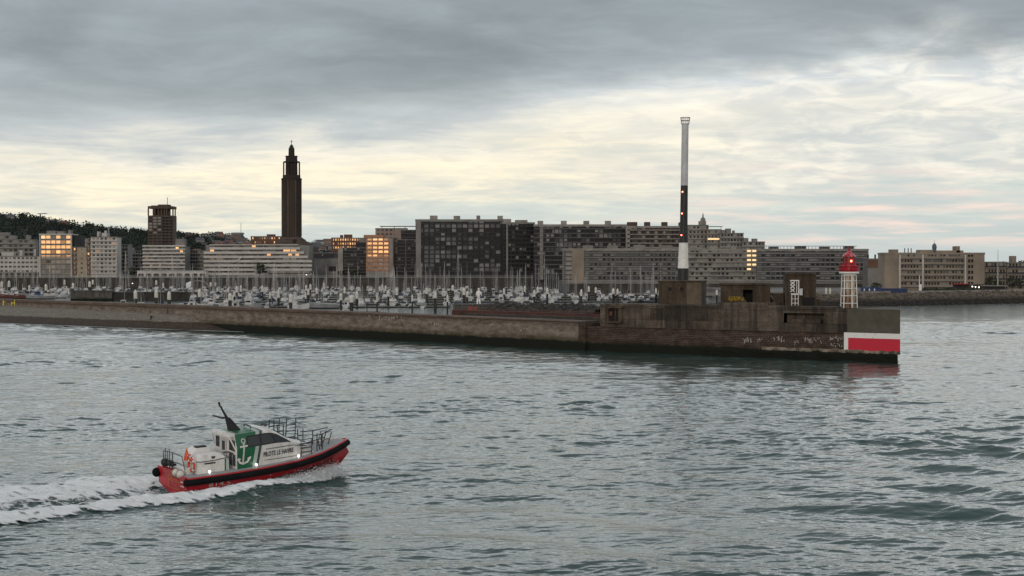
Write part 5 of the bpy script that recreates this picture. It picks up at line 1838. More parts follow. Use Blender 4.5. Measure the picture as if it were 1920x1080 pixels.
# stepped right end
o, w_, h, fh, z0 = block('stepped_block', 'pale stepped block with a small domed lantern beside the mast', 1290, 1328, 422, 1015, 7, 11, 5, 16, 0, CONC, mix=(.3, .3, .4), ww=.5, wh=.42, seed=28, balcony=(CONC, .8, .3, .06))
e = MB(); e.box(w_ * .08, 3, h, w_ * .42, 8, h + 2.6); e.lathe([(1.7, h + 2.6), (1.5, h + 4.2), (.5, h + 5.2), (.3, h + 7.5)], 8, (w_ * .28, 5, 0)); e.build('roof_lantern', CONC, o)
o, w_, h, fh, z0 = block('stepped_block', 'pale terrace block with two glowing windows under a roof canopy', 1326, 1352, 430, 1010, 7, 10, 4, 16, 0, CONC, mix=(.3, .3, .4), ww=.5, wh=.42, seed=29, balcony=(CONC, .9, .3, .06))
e = MB(); e.box(-w_ / 2, 0, h + 1.6, w_ * .6, 6, h + 1.9); e.build('canopy', DKW, o); stick(o, -w_ * .4, 1, h, h + 1.7, .15, CONC, 'post'); stick(o, w_ * .5, 1, h, h + 1.7, .15, CONC, 'post')
GLOWW = mat('glow_window', (0.6, 0.45, 0.25), rough=.5, emit=(1.0, .70, .36), estr=0.75)  # warm emission stands in for sunset reflected in the glass
for (px0, px1, py0, py1) in ((1311, 1329, 444, 447.2), (1331, 1334, 441, 446.5), (1308, 1315, 458, 460.5), (1319, 1324, 456, 460)):
    pass
e = MB(); e.box(-w_ / 2 + .2, -1.0, h - 6.6, w_ * .35, -.88, h - 5.6); e.build('glow_window', GLOWW, o)
e = MB(); e.box(w_ * .38, -1.0, h - 6.4, w_ * .48, -.88, h - 4.6); e.build('glow_window', GLOWW, o)
block('stepped_block', 'blue grey block with horizontal bands between the stepped terraces', 1350, 1394, 437, 1005, 7, 9, 7, 16, 0, GREYW, mix=(.3, .2, .5), seed=30, balcony=(CONC, .8, .35, .06), boxes=((.1, .25, 2.0), (.3, .5, 2.8), (.6, .66, 1.6)))
block('stepped_block', 'lowest grey step of the terraces behind the waterfront slab', 1392, 1434, 453, 1000, 7, 7, 7, 16, 0, GREYW, mix=(.3, .2, .5), seed=31, balcony=(CONC, .8, .35, .06), boxes=((.1, .3, 2.2), (.5, .7, 1.8)))
# --- low waterfront slab, three lengths
FR_ = (.0,)
o, w_, h, fh, z0 = block('waterfront_slab', 'long grey waterfront slab with glazed balconies and a beige end wall', 1056, 1290, 466, 862, 6.3, 7, 22, 14, 0, GREYW, mix=(.35, .25, .4), ww=.7, wh=.5, seed=32, balcony=(SLABM, 1.0, .16, .08), shutters=.32, g=.5, bx=(.19, 1.0), boxes=((.16, .24, 1.6), (.36, .44, 1.6), (.57, .66, 1.8), (.8, .88, 1.6)), rail=RAILM, parapet=1.2, roofm=CONC)
e = MB(); e.box(-w_ / 2 + w_ * .07, -1.2, -.4, -w_ / 2 + w_ * .165, .05, h - .6); e.build('end_wall', BEIGE, o)
e = MB(); e.box(-w_ / 2 + w_ * .02, -.8, -.4, -w_ / 2 + w_ * .07, .05, h - .6); e.build('stair_bay', CONC, o)
o, w_, h, fh, z0 = block('waterfront_slab', 'middle length of the grey waterfront slab with pale balcony bands', 1290, 1421, 466.5, 858, 6.3, 7, 15, 14, 2.6, CONC, mix=(.4, .2, .4), glass=GLASS2, ww=.6, wh=.48, seed=33, balcony=(CONC, 1.1, .30, .08), shutters=.14, g=.5, boxes=((.05, .13, 1.6), (.33, .42, 1.6), (.64, .7, 1.6)), parapet=1.1, roofm=CONC)
for i in range(2, 7):
    for j, f_ in enumerate((.87, .945)):
        e = MB(); zc_ = z0 + i * fh + fh * .32; ww_ = w_ * .028
        e.box(-w_ / 2 + w_ * f_ - ww_, -1.16, zc_, -w_ / 2 + w_ * f_ + ww_, -1.1, zc_ + fh * .42)
        if i > 2 or j == 0: e.build('glow_window', GLOWW, o)
o, w_, h, fh, z0 = block('waterfront_slab', 'blue grey end length of the waterfront slab behind the red lighthouse', 1420, 1628, 467, 855, 6.3, 7, 21, 14, 0, mat('bluegrey_render', (.15, .16, .17), (.1, .108, .118), .1, rough=.85), mix=(.4, .2, .4), ww=.7, wh=.5, seed=34, balcony=(SLABM, 1.0, .2, .08), shutters=.3, g=.5, rail=RAILM, parapet=1.0, roofm=CONC, boxes=((.12, .2, 1.2), (.36, .45, 1.4), (.58, .66, 1.2), (.8, .88, 1.4)))
e = MB()
for f_ in np.linspace(.08, .88, 26):
    e.box(-w_ / 2 + w_ * f_ - .1, .5, h + .1, -w_ / 2 + w_ * f_ + .1, .7, h + 1.5)
e.box(-w_ / 2 + w_ * .08, .4, h + 1.5, -w_ / 2 + w_ * .9, 3, h + 1.75); e.build('roof_pergola', CONC, o)
# --- right-hand buildings
o, w_, h, fh, z0 = block('low_block', 'small pale block with a red brick upper storey and dark chimneys', 1627, 1658, 485, 835, 4, 5, 4, 12, 0, GREYW, mix=(0, 0, 1), seed=35, win_floors=(4, 5), ww=.5, wh=.3)
e = MB(); e.box(-w_ / 2 - .1, -.25, h * .70, w_ / 2 + .1, .02, h - .5); e.build('brick_storey', BRKW, o)
for f_ in (-.38, .05, .3): stick(o, w_ * f_, 4, h, h + 2.2, .45, DKW, 'chimney')
BG = 4.05
o, w_, h, fh, z0 = block('beige_block', 'beige residential block with white balcony bands and a small blue dome', 1659, 1846, 474, 745, BG, 6, 22, 14, 0, BEIGE, mix=(.3, .2, .5), ww=.6, wh=.5, seed=36, g=.6, bx=(.14, .84), parapet=.8, roofm=BEIGE, limit=100, balcony=(SLABM, 1.1, .13, .08, (.14, .80)), shutters=.10, rail=BEIGE)
for f_ in (.145, .375, .80):
    e = MB(); e.box(-w_ / 2 + w_ * f_ - .35, -1.4, -.4, -w_ / 2 + w_ * f_ + .35, .05, h - .9); e.build('downpipe_fin', WHITEW, o)
for (f0, f1, hh) in ((.08, .145, 1.5), (.36, .50, 1.3), (.52, .80, 1.0), (.73, .765, 3.0)):
    e = MB(); e.box(-w_ / 2 + w_ * f0, 2, h + .12, -w_ / 2 + w_ * f1, 9, h + hh + .12); e.build('roof_housing', BEIGE, o)
for f_ in (.22, .255, .285): stick(o, -w_ / 2 + w_ * f_, 4, h, h + 2.2, .22, DKW, 'vent_pipe')
e = MB(); e.lathe([(1.0, h), (1.0, h + 2.2), (1.15, h + 2.4), (1.0, h + 3.6), (.5, h + 4.3), (.1, h + 4.6), (.06, h + 6)], 12, (-w_ / 2 + w_ * .53, 6, 0)); e.build('dome', mat('blue_dome', (.06, .09, .13), rough=.5), o)
e = MB(); e.box(w_ / 2 - w_ * .16, -.06, -.4, w_ / 2 - w_ * .005, .02, h - .9); e.build('blank_wall', BEIGE, o)
for i in range(6):
    for f_ in (.845, .875):
        link('window', pane(1.0, 1.5, .1, DARKG), o, (-w_ / 2 + w_ * f_, -.05, z0 + i * fh + fh * .3))
block('beige_block', 'lower beige block with dark balconies and trees in front', 1846, 1886, 491, 760, BG, 4, 7, 12, 0, BEIGE, mix=(.2, .2, .6), seed=37, balcony=(SLABM, .8, .12, .06), rail=DKW)
block('beige_block', 'last beige block at the frame edge beside the tall lamp mast', 1888, 1990, 492, 765, BG, 4, 16, 12, 0, BEIGE, mix=(.2, .2, .6), seed=38, balcony=(SLABM, .8, .12, .06), rail=DKW, boxes=((.12, .2, 3.0),))

# --- quay walls
QW = mat('quay_stone', (0.058, 0.054, 0.048), (0.03, 0.028, 0.025), 0.25, rough=.9, bump=.06)


def quay(name, label, x0, x1, y, ztop):
    o = empty(name, label, 'quay wall', (0, 0, 0))
    e = MB(); e.box(x0, y, -3, x1, y + .95, ztop - .35); e.build('wall', QW, o)
    e = MB(); e.box(x0, y - .25, ztop - .35, x1, y + 1.2, ztop + .15); e.build('coping', SLABM, o)
    e = MB()
    for zz_ in (ztop + .62, ztop + 1.1): e.tube([(x0, y + .3, zz_), (x1, y + .3, zz_)], .06, 4)
    x = x0 + 1
    while x < x1: e.tube([(x, y + .3, ztop + .1), (x, y + .3, ztop + 1.1)], .05, 4); x += 4.0
    e.build('railing', mat('pale_railing', (.36, .36, .35), (.28, .28, .27), .2, rough=.5), o)
    return o


quay('quay_wall', 'long dark quay wall with pale coping and railing under the town buildings', -480, 31.5, 1050, 8.05)
quay('quay_wall', 'quay wall with pale railing below the long grey waterfront slab', 30, 214, 850, 6.35)
# stone ramp / slipway arches on the left part of the quay
for i, (xa, xb) in enumerate(((350, 392),)):
    e = MB(); c = X_at((xa + xb) / 2, 1046); r_ = (xb - xa) / 2 * 1046 / F
    e.tube([(c + r_ * math.cos(t_), 1047.5, .5 + 5.2 * math.sin(t_)) for t_ in np.linspace(0, math.pi, 16)], .35, 5)
    tag(e.build('footbridge_arch', CONC), 'pale arch against the quay wall behind the club flag', 'arch')
# flood wall on the right shore
o = empty('flood_wall', 'low pale concrete flood wall along the promenade above the boulders', 'wall', (0, 0, 0))
pts = [P2(1560, 640), P2(1700, 662), P2(1925, 708), (420, 770)]
for i, (p, p2) in enumerate(zip(pts, pts[1:])):
    e = MB(); dv = Vector(p2) - Vector(p); nn = Vector((dv.y, -dv.x)).normalized() * .3
    e.prism([tuple(Vector(p) - nn), tuple(Vector(p2) - nn), tuple(Vector(p2) + nn), tuple(Vector(p) + nn)][::-1], 3.9, 5.0); e.build('wall_length', CONC, o)
# blue hoarding
d = 655
bh_ = empty('hoarding', 'blue site hoarding and container with faint white marks on the shore', 'hoarding', (X_at(1616, d), d, 3.9), rad(9))
BLUE = mat('blue_paint', (.020, .040, .13), (.015, .028, .09), .4, rough=.5)
k = d / F
e = MB(); e.box(0, -.3, 0, 38 * k, 1.5, 2.7); e.build('container', BLUE, bh_)
e = MB(); e.box(38 * k + .05, -.1, 0, 90 * k, .3, 2.2); e.build('fence_panel', mat('dark_blue', (.012, .022, .07), (.02, .035, .1), .9, rough=.5), bh_)
e = MB()
for x_ in (.7, 2.9, 5.1): e.box(x_, -.32, 1.3, x_ + .5, -.29, 2.1)
e.build('white_mark', WHITE_P, bh_)
e = MB(); e.box(-.1, -.34, 0, 38 * k + .04, -.28, .22); e.build('white_edge', WHITE_P, bh_)

# --- trees
LEAF = mat('tree_foliage', (0.045, 0.055, 0.028), (0.018, 0.023, 0.014), 0.5, rough=.9, detail=5)
BARK = mat('tree_bark', (0.06, 0.048, 0.038), rough=.95)


def tree(name, label, px, d, base, h, w_, seed, n=60):
    q_ = random.Random(seed)
    o = empty(name, label, 'tree', (X_at(px, d), d, base), group='trees along the waterfront')
    e = MB(); e.tube([(0, 0, -.2), (.1, 0, h * .3), (0, .1, h * .6)], [h * .03, h * .024, h * .01], 6)
    for i in range(6):
        an = q_.uniform(0, 6.3); e.tube([(0.05, 0, h * q_.uniform(.28, .5)), (w_ * .33 * math.cos(an), w_ * .33 * math.sin(an), h * q_.uniform(.5, .85))], [h * .014, h * .005], 4)
    e.build('trunk', BARK, o)
    e = MB()
    for i in range(n):
        an = q_.uniform(0, 6.3); rr2 = q_.random() ** .5; zz_ = q_.random()
        prof = math.sin(math.pi * (.12 + .8 * zz_)) ** .7
        clump(e, (w_ / 2 * rr2 * prof * math.cos(an), w_ / 2 * rr2 * prof * math.sin(an), h * (.25 + .72 * zz_)), w_ * .11, q_, 12, w_ * .035)
    e.build('crown', LEAF, o)
    return o


tree('tree', 'dark leafy tree standing alone in front of the long banded terrace', 487, 1058, 8, 9.5, 8.5, 41, 90)
tree('tree', 'small dark tree in front of the grey block beside the white flats', 246, 1066, 8, 6.5, 5.5, 42)
tree('tree', 'dark tree growing between terrace frame and amber windowed block', 68, 1095, 8, 14, 6, 43)
for i, (px, hh, ww_) in enumerate(((1858, 6, 6.5), (1898, 6.5, 5.5), (1912, 5.5, 5), (1872, 4.5, 4.5))):
    tree('tree', ['broad dark tree in front of the lower beige block', 'upright dark tree before the last beige block', 'round dark tree at the frame edge before the last beige block', 'small low tree beside the tall lamp mast'][i], px, 738 - i, 4.05, hh, ww_, 50 + i)
for i, (px, hh, ww_) in enumerate(((640, 4.2, 6), (664, 4.5, 7), (1642, 4, 5))):
    tree('shrub', ['dark shrub under the dark balcony block', 'wide dark shrub beneath the pale edged block', 'dark shrub beside the blue hoarding'][i], px, 1064 if px < 1000 else 700, 8 if px < 1000 else 4, hh, ww_, 60 + i)
e = MB(); q2 = random.Random(9)
for i in range(150):
    px = q2.uniform(1728, 1850); d = q2.uniform(700, 722)
    clump(e, (X_at(px, d), d, 4.4 + q2.random() * .8), .9, q2, 8, .35)
tag(e.build('hedge', LEAF), 'low dark hedge along the promenade before the beige block', 'hedge')

# --- lamps, awning, masts on the shore
LAMPW = mat('lamp_glow', (1, .9, .7), rough=.5, emit=(1.0, .9, .72), estr=5.0)


def lamp_post(px, d, base, pyt, label, lit=True, arm=0.9):
    o = empty('street_lamp', label, 'street lamp', (X_at(px, d), d, base))
    h = Z_at(pyt, d) - base
    e = MB(); e.tube([(0, 0, -.2), (0, 0, h)], [.14, .08], 6); e.tube([(0, 0, h), (arm, 0, h + .15)], .06, 5); e.build('pole', STEEL, o)
    e = MB(); e.box(arm - .45, -.15, h + .0, arm + .35, .15, h + .12); e.build('lamp_head', STEEL, o)
    if lit:
        e = MB(); e.box(arm - .38, -.2, h - .14, arm + .28, .12, h - .01); e.build('lamp_glass', LAMPW, o)
    return o


lamp_post(246, 1049.2, 7.9, 531, 'lit quay lamp near the dark pier behind the jetty')
lamp_post(572, 1052.5, 8.1, 515, 'lit street lamp in front of the long terrace end by the church')
lamp_post(601, 1052.5, 8.1, 524.5, 'lit street lamp before the windowless grey building')
o = empty('lamp_mast', 'very tall slender pale mast standing before the last beige blocks', 'mast', (X_at(1871, 725), 725, 4))
e = MB(); e.tube([(0, 0, -.2), (0, 0, Z_at(468, 725) - 4)], [.28, .10], 8); e.build('pole', WHITEW, o)
e = MB(); e.lathe([(.4, 0), (.4, .5)], 8); e.build('base', CONC, o)
aw_ = empty('restaurant', 'low restaurant with red awning and lit bulbs before the beige block', 'restaurant', (X_at(1816, 722), 722, 4.05))
e = MB(); e.box(-6, 0, -.2, 7, 4, 2.9); e.build('wall', DKW, aw_)
e = MB(); e.box(-7, -1.6, 2.9, 0, .5, 3.3); e.build('awning', mat('red_awning', (.28, .02, .02), rough=.7), aw_)
for x_ in (1.6, 3.0, 4.6):
    e = MB(); e.ball((x_, -.5, 2.2 - x_ * .12), .24, 8, 6); e.build('bulb', LAMPW, aw_)
e = MB(); e.box(.2, -.4, 2.9, 7.3, 4.2, 3.15); e.build('roof', ROOFM, aw_)
sh_ = empty('kiosk', 'low flat pale kiosk with open front below the last beige blocks', 'kiosk', (X_at(1862, 716), 716, 4.05))
e = MB(); e.box(-5, 0, -.2, 5.5, 3, 2.2); e.build('wall', DKW, sh_)
e = MB(); e.box(-5.6, -1, 2.2, 6.2, 3.3, 2.6); e.build('roof', CONC, sh_)
pl = empty('pylon_sign', 'narrow white pylon with round top before the beige block', 'sign', (X_at(1724, 705), 705, 4.05))
e = MB(); e.tube([(0, 0, -.1), (0, 0, 7)], [.25, .12], 6); e.build('pole', WHITE_P, pl)
e = MB(); e.box(-.2, -.2, .2, .9, .2, 3.2); e.build('panel', WHITE_P, pl)

# ------------------------------------------------------------------ marina: pontoons, piles, boats
HULLW = mat('gelcoat_white', (0.48, 0.49, 0.495), (0.29, 0.295, 0.30), 0.4, rough=.3)
HULLB = mat('gelcoat_navy', (0.03, 0.04, 0.07), (0.02, 0.027, 0.05), 0.4, rough=.3)
HULLG = mat('gelcoat_grey', (0.22, 0.23, 0.24), (0.16, 0.17, 0.18), 0.4, rough=.35)
HULLR = mat('hull_oxblood', (0.11, 0.03, 0.025), (0.07, 0.02, 0.018), 0.6, rough=.5)
BOOT_SHADE = mat('boot_top_shade', (0.02, 0.022, 0.026), (0.035, 0.03, 0.03), 0.5, rough=.6)  # dark boot stripe that also paints in the shadow at the waterline
DECKC = mat('boat_deck', (0.45, 0.44, 0.41), (0.36, 0.35, 0.33), 0.6, rough=.6)
ALU = mat('mast_alloy', (0.36, 0.365, 0.37), (0.28, 0.285, 0.29), 0.2, rough=.4, metal=.5)
CANV = [mat('canvas_blue', (.03, .04, .06), rough=.9), mat('canvas_grey', (.26, .26, .25), rough=.9), mat('canvas_black', (.02, .02, .022), rough=.9), mat('canvas_white', (.6, .6, .58), rough=.9)]
PILEB = mat('pile_black', (0.020, 0.019, 0.018), (0.035, 0.03, 0.028), 0.6, rough=.8)
CAPW = mat('pile_cap_white', (0.60, 0.59, 0.55), (0.44, 0.42, 0.37), 0.9, rough=.6)


def hull_mesh(mb, L_, B_, fb, sheer=.35, tr=.75, mi=0):
    """a simple boat hull, bow towards +y, waterline at z = 0"""
    st = [(0, tr, .0), (.25, .95, .0), (.5, 1.0, .02), (.72, .82, .1), (.88, .5, .25), (.97, .16, .5), (1.0, .02, .7)]
    n = len(mb.v)
    for t_, bw_, up in st:
        y = -L_ / 2 + L_ * t_; hb = B_ / 2 * bw_; zt_ = fb + sheer * t_ * t_
        for x, z in ((-hb, zt_), (-hb * .9, .30 + up * .3), (-hb * .45, -.35 + up * .6), (hb * .45, -.35 + up * .6), (hb * .9, .30 + up * .3), (hb, zt_)):
            mb.v.append((x, y, z))
    for i in range(len(st) - 1):
        for j in range(5):
            mb.f.append((n + i * 6 + j, n + i * 6 + j + 1, n + (i + 1) * 6 + j + 1, n + (i + 1) * 6 + j)); mb.m.append(mi if j in (0, 4) else mi + 1)
        mb.f.append((n + i * 6 + 5, n + i * 6, n + (i + 1) * 6, n + (i + 1) * 6 + 5)); mb.m.append(mi)
    mb.f.append(tuple(n + j for j in range(5, -1, -1))); mb.m.append(mi)


def cabin(mb, x, y0, y1, z0_, z1_, rake=.4, taper=.85, mi=0):
    mb.add([(-x, y0, z0_), (x, y0, z0_), (x, y1, z0_), (-x, y1, z0_), (-x * taper, y0 + rake * .3, z1_), (x * taper, y0 + rake * .3, z1_), (x * taper, y1 - rake, z1_), (-x * taper, y1 - rake, z1_)],
           [(0, 3, 2, 1), (4, 5, 6, 7), (0, 1, 5, 4), (1, 2, 6, 5), (2, 3, 7, 6), (3, 0, 4, 7)], mi)


def proto_sail(hm, cv, mast_h, L_, nm):
    o = empty('sailboat', nm, 'sailboat', (0, -500, 0))
    e = MB(); hull_mesh(e, L_, L_ * .32, .95, .35); e.build('hull', [hm, BOOT_SHADE], o)
    e = MB(); cabin(e, L_ * .105, -L_ * .12, L_ * .24, .9, 1.55, .9); e.build('cabin', HULLW, o)
    e = MB(); e.box(-L_ * .109, -L_ * .06, 1.12, L_ * .109, L_ * .1, 1.33); e.build('window', DARKG, o)
    e = MB(); e.tube([(0, L_ * .08, 1.4), (0, L_ * .08, mast_h)], [.095, .06], 5)
    e.tube([(-.75, L_ * .08, mast_h * .5), (.75, L_ * .08, mast_h * .5)], .03, 4)
    e.tube([(0, L_ * .49, 1.3), (0, L_ * .08, mast_h * .97)], .022, 3); e.tube([(0, -L_ * .48, 1.2), (0, L_ * .08, mast_h)], .022, 3)
    e.tube([(-L_ * .15, L_ * .05, 1.0), (-.75, L_ * .08, mast_h * .5), (0, L_ * .08, mast_h * .96)], .02, 3)
    e.tube([(L_ * .15, L_ * .05, 1.0), (.75, L_ * .08, mast_h * .5), (0, L_ * .08, mast_h * .96)], .02, 3)
    e.build('mast', ALU, o)
    e = MB(); e.tube([(0, L_ * .07, 2.3), (0, -L_ * .34, 2.25)], [.17, .2], 6); e.build('boom_cover', cv, o)
    e = MB(); e.tube([(-L_ * .12, -L_ * .12, 1.4), (-L_ * .1, -L_ * .1, 2.1), (L_ * .1, -L_ * .1, 2.1), (L_ * .12, -L_ * .12, 1.4)], .05, 4)
    cabin(e, L_ * .11, -L_ * .16, L_ * -.03, 1.35, 2.05, .5, .9); e.build('sprayhood', cv, o)
    note_kids(o)
    return o


def proto_motor(hm, style, L_, nm):
    o = empty('motorboat', nm, 'motorboat', (0, -500, 0))
    e = MB(); hull_mesh(e, L_, L_ * .34, 1.05, .5, .9); e.build('hull', [hm, BOOT_SHADE], o)
    if style == 'cruiser':
        e = MB(); cabin(e, L_ * .135, -L_ * .22, L_ * .3, 1.0, 2.15, 1.4); e.build('cabin', HULLW, o)
        e = MB(); e.box(-L_ * .132, -L_ * .15, 1.5, L_ * .132, L_ * .14, 1.92); e.build('window', DARKG, o)
        e = MB(); cabin(e, L_ * .11, -L_ * .2, L_ * .06, 2.15, 2.75, .6); e.tube([(-L_ * .11, -L_ * .15, 2.6), (-L_ * .1, -L_ * .2, 3.5), (L_ * .1, -L_ * .2, 3.5), (L_ * .11, -L_ * .15, 2.6)], .07, 4); e.build('flybridge', HULLW, o)
    elif style == 'wheelhouse':
        e = MB(); cabin(e, L_ * .12, -L_ * .02, L_ * .2, .9, 2.7, .35, .92); e.build('cabin', HULLW, o)
        e = MB(); e.box(-L_ * .121, 0.0, 1.85, L_ * .121, L_ * .15, 2.35); e.box(-L_ * .09, -L_ * .022 - .03, 1.5, L_ * .02, L_ * .0, 2.35); e.build('window', DARKG, o)
        e = MB(); e.box(-L_ * .13, -L_ * .06, 2.7, L_ * .13, L_ * .2, 2.82); e.tube([(0, L_ * .05, 2.8), (0, L_ * .05, 4.6)], .04, 4); e.build('cabin_roof', HULLW, o)
    else:
        e = MB(); cabin(e, L_ * .13, -L_ * .05, L_ * .25, 1.0, 1.75, 1.0); e.build('cabin', HULLW, o)
        e = MB(); cabin(e, L_ * .14, -L_ * .36, L_ * .02, 1.1, 2.2, .5, .8); e.build('canvas_hood', CANV[0 if style == 'bluehood' else 2], o)
    note_kids(o)
    return o


SAILS = [('white', 'blue boom cover', proto_sail(HULLW, CANV[0], 13.5, 9.5, 'x x x x')), ('white', 'grey boom cover', proto_sail(HULLW, CANV[1], 12.0, 8.5, 'x')),
         ('white', 'pale boom cover', proto_sail(HULLW, CANV[3], 15.5, 11.0, 'x')), ('navy', 'pale boom cover', proto_sail(HULLB, CANV[3], 14.0, 10.0, 'x')),
         ('grey', 'black boom cover', proto_sail(HULLG, CANV[2], 12.8, 9.0, 'x'))]
MOTORS = [('white', 'flybridge', proto_motor(HULLW, 'cruiser', 10.5, 'x')), ('white', 'wheelhouse', proto_motor(HULLW, 'wheelhouse', 8.0, 'x')),
          ('white', 'blue hood', proto_motor(HULLW, 'bluehood', 7.5, 'x')), ('navy', 'black hood', proto_motor(HULLB, 'blackhood', 7.5, 'x')),
          ('grey', 'wheelhouse', proto_motor(HULLG, 'wheelhouse', 8.5, 'x'))]
protos = [x[2] for x in SAILS + MOTORS]


def zone(px):
    for a, t in ((75, 'white waterfront block'), (135, 'amber windowed block'), (172, 'yellow fronted block'), (220, 'the white flats'), (269, 'grey blocks beside flats'),
                 (347, 'brown office tower'), (430, 'long terrace left end'), (505, 'long terrace middle'), (560, 'the church tower'), (590, 'long terrace right end'), (637, 'the windowless building'),
                 (686, 'pale edged dark block'), (738, 'orange lit facade'), (779, 'dark balcony grid'), (840, 'left of tallest block'), (890, 'middle of tallest block'),
                 (944, 'right of tallest block'), (1003, 'angled dark wing'), (1056, 'start of long slab'), (1090, 'beige end wall'), (1150, 'slab left of bunkers'),
                 (1245, 'slab beside the mast')):
        if px < a: return t
    return 'gap between the bunkers'


def rowname(d):
    return 'near jetty' if d < 640 else 'mid basin' if d < 780 else 'far berths' if d < 900 else 'under quay'


q = random.Random(21)
berths = []
PONT = [(560, 212, 452), (585, 455, 845), (625, 380, 842), (672, 396, 1240), (722, 352, 1240), (778, 352, 1240), (838, -20, 1050), (838, 1060, 1236), (900, -20, 1040), (965, -20, 1045), (1022, 60, 1045), (775, -20, 128), (800, 1296, 1346)]
taken = []
for (d, p0, p1) in PONT:
    for side in (-1, 1):
        px = p0 + q.uniform(2, 8)
        while px < p1:
            dd_ = d + side * 7.2
            kk_ = F / dd_
            gap = q.uniform(4.6, 8.5) * (1.0 if d > 700 else 1.25)
            if q.random() < .76:
                berths.append((px, dd_, side))
            px += gap * kk_
q.shuffle(berths)
ms = [b for b in berths if q.random() < .42]
sset = [b for b in berths if b not in ms]
ms = ms[:190]; sset = sset[:235]
plan = []
for b_ in sset: plan.append((b_, 'sailboat', q.choices(SAILS, [4, 3, 2, 1.2, 1])[0]))
for b_ in ms: plan.append((b_, 'motorboat', q.choices(MOTORS, [3, 3, 2, 1.2, 1])[0]))
cells_ = {}
for (px, d, side), kind_, (hc, ex, pr) in plan:
    cells_.setdefault((kind_, hc, ex, zone(px), rowname(d)), []).append(px)
for (px, d, side), kind_, (hc, ex, pr) in plan:
    c = copy_tree(pr)
    c.location = (X_at(px, d), d, q.uniform(-.05, .05))
    s_ = q.uniform(.78, 1.08)
    c.scale = (s_, s_, s_ * q.uniform(.8, 1.28) if kind_ == 'sailboat' else s_)
    c.rotation_euler = (0, 0, (math.pi if side > 0 else 0) + q.uniform(-.05, .05))
    od = ordinal(cells_[kind_, hc, ex, zone(px), rowname(d)], px)
    c['label'] = '%s%s %s, %s, %s, below %s' % (od, hc, kind_, ex, rowname(d), zone(px))
    c['group'] = 'sailboats berthed in the marina' if kind_ == 'sailboat' else 'motorboats berthed in the marina'


def drop(o):
    for c in [x for x in bpy.data.objects if x.parent == o]: bpy.data.objects.remove(c)
    bpy.data.objects.remove(o)


# pontoons
POM = mat('pontoon_deck', (0.15, 0.14, 0.125), (0.09, 0.085, 0.075), 0.5, rough=.9)
POF = mat('pontoon_float', (0.02, 0.02, 0.02), (0.035, 0.033, 0.03), 0.5, rough=.9)
pz = {}
for (d, p0, p1) in PONT:
    o = empty('pontoon', 'floating pontoon %s from below %s to %s%s' % (rowname(d), zone(p0), zone(p1), {838: ', outer', 900: ', second', 965: ', third', 1022: ', last'}.get(d, '')), 'pontoon', (X_at(p0, d), d, 0), 0, 'pontoons in the marina')
    L_ = (p1 - p0) * d / F
    e = MB(); e.box(0, -1.0, .32, L_, 1.0, .55); e.build('deck', POM, o)
    e = MB(); e.box(.3, -.85, -.4, L_ - .3, .85, .32); e.build('float', POF, o)
    x = 4.0
    f_ = MB()
    while x < L_:
        f_.box(x - .3, -7.5, .30, x + .3, -1.02, .50); f_.box(x - .3, 1.02, .30, x + .3, 7.5, .50); x += 9.5
    f_.build('finger', POM, o)
# access pontoon with a dark rim close to the jetty
o = empty('pontoon', 'short dark outer pontoon right behind the jetty wall under the capped piles', 'pontoon', (X_at(440, 525), 525, 0), rad(-3), 'pontoons in the marina')
e = MB(); e.box(0, -1.3, .35, 48, 1.3, .7); e.build('deck', mat('pontoon_wet', (.33, .33, .32), (.2, .2, .2), .2, rough=.6), o)
e = MB(); e.box(.2, -1.2, -.4, 47.8, 1.2, .35); e.build('float', POF, o)

# mooring piles with white conical caps: (column, cap top, cap bottom, width)
PILES = [(3, 527, 539, 5), (17, 526, 538, 5), (55, 534, 546, 4), (86, 532, 545, 5), (121, 524, 534, 3.6), (137, 530, 541, 5), (168, 527, 538, 5), (174, 524, 533, 4), (254, 543, 560, 7),
         (293, 542, 558, 7), (293, 525, 534, 4), (317, 546, 562, 7), (306, 530, 540, 3.6), (374, 541, 557, 6.5), (395, 529, 537, 4), (404, 529, 536, 3), (431, 549, 563, 7), (428, 539, 548, 4), (439, 545, 556, 3.5), (444, 536, 548, 4.4),
         (451.5, 534.5, 547, 4.4), (492, 535, 547, 4), (506, 546, 560, 3), (522, 543, 558, 5.2), (545, 551, 567, 7), (574, 534, 545, 4), (578, 541, 553, 4.4), (573, 547, 560, 3), (582, 532, 543, 4),
         (594, 538.5, 551, 4.4), (607.5, 530, 542, 4), (639, 549, 563, 5), (646, 537.5, 550, 4.4), (659, 553, 567, 8), (669, 545, 560, 5.4), (688, 561, 566, 2), (707, 552, 566, 3.2), (712, 536, 546, 4), (717, 532, 545, 4), (723, 535, 546, 3.6),
         (728, 543, 556, 5), (744, 540, 553, 5), (773, 552, 565, 3.4), (800, 538.5, 551, 4.2), (816, 548, 559, 6), (839, 552, 566, 4), (849, 534, 545, 5), (865, 538, 546, 4), (870, 539, 553, 6), (876, 545, 557, 4.6),
         (945, 540, 552, 3.8), (984, 535.5, 547, 4), (1002, 543, 556, 4.4), (1008, 537, 549, 4), (1026, 539, 551, 4.6), (1090, 542, 555, 4.4), (1104, 536, 547, 4), (1117, 538, 549, 4), (1150, 540, 552, 5), (1158, 541, 552, 4.4),
         (1230, 540, 550, 3.6), (1236, 543, 554, 4), (1344, 543, 553, 4)]
cp_ = {}
pile_list = []
for (px, yt, yb, wd) in PILES:
    d = 26000.0 / (yt - 500.0) + (15 if (px % 2) else -5)
    d = max(d, 505)
    pile_list.append((px, yt, yb, wd, min(d, 1040)))
for px, yt, yb, wd, d in pile_list:
    cp_.setdefault((zone(px), rowname(d)), []).append(px)
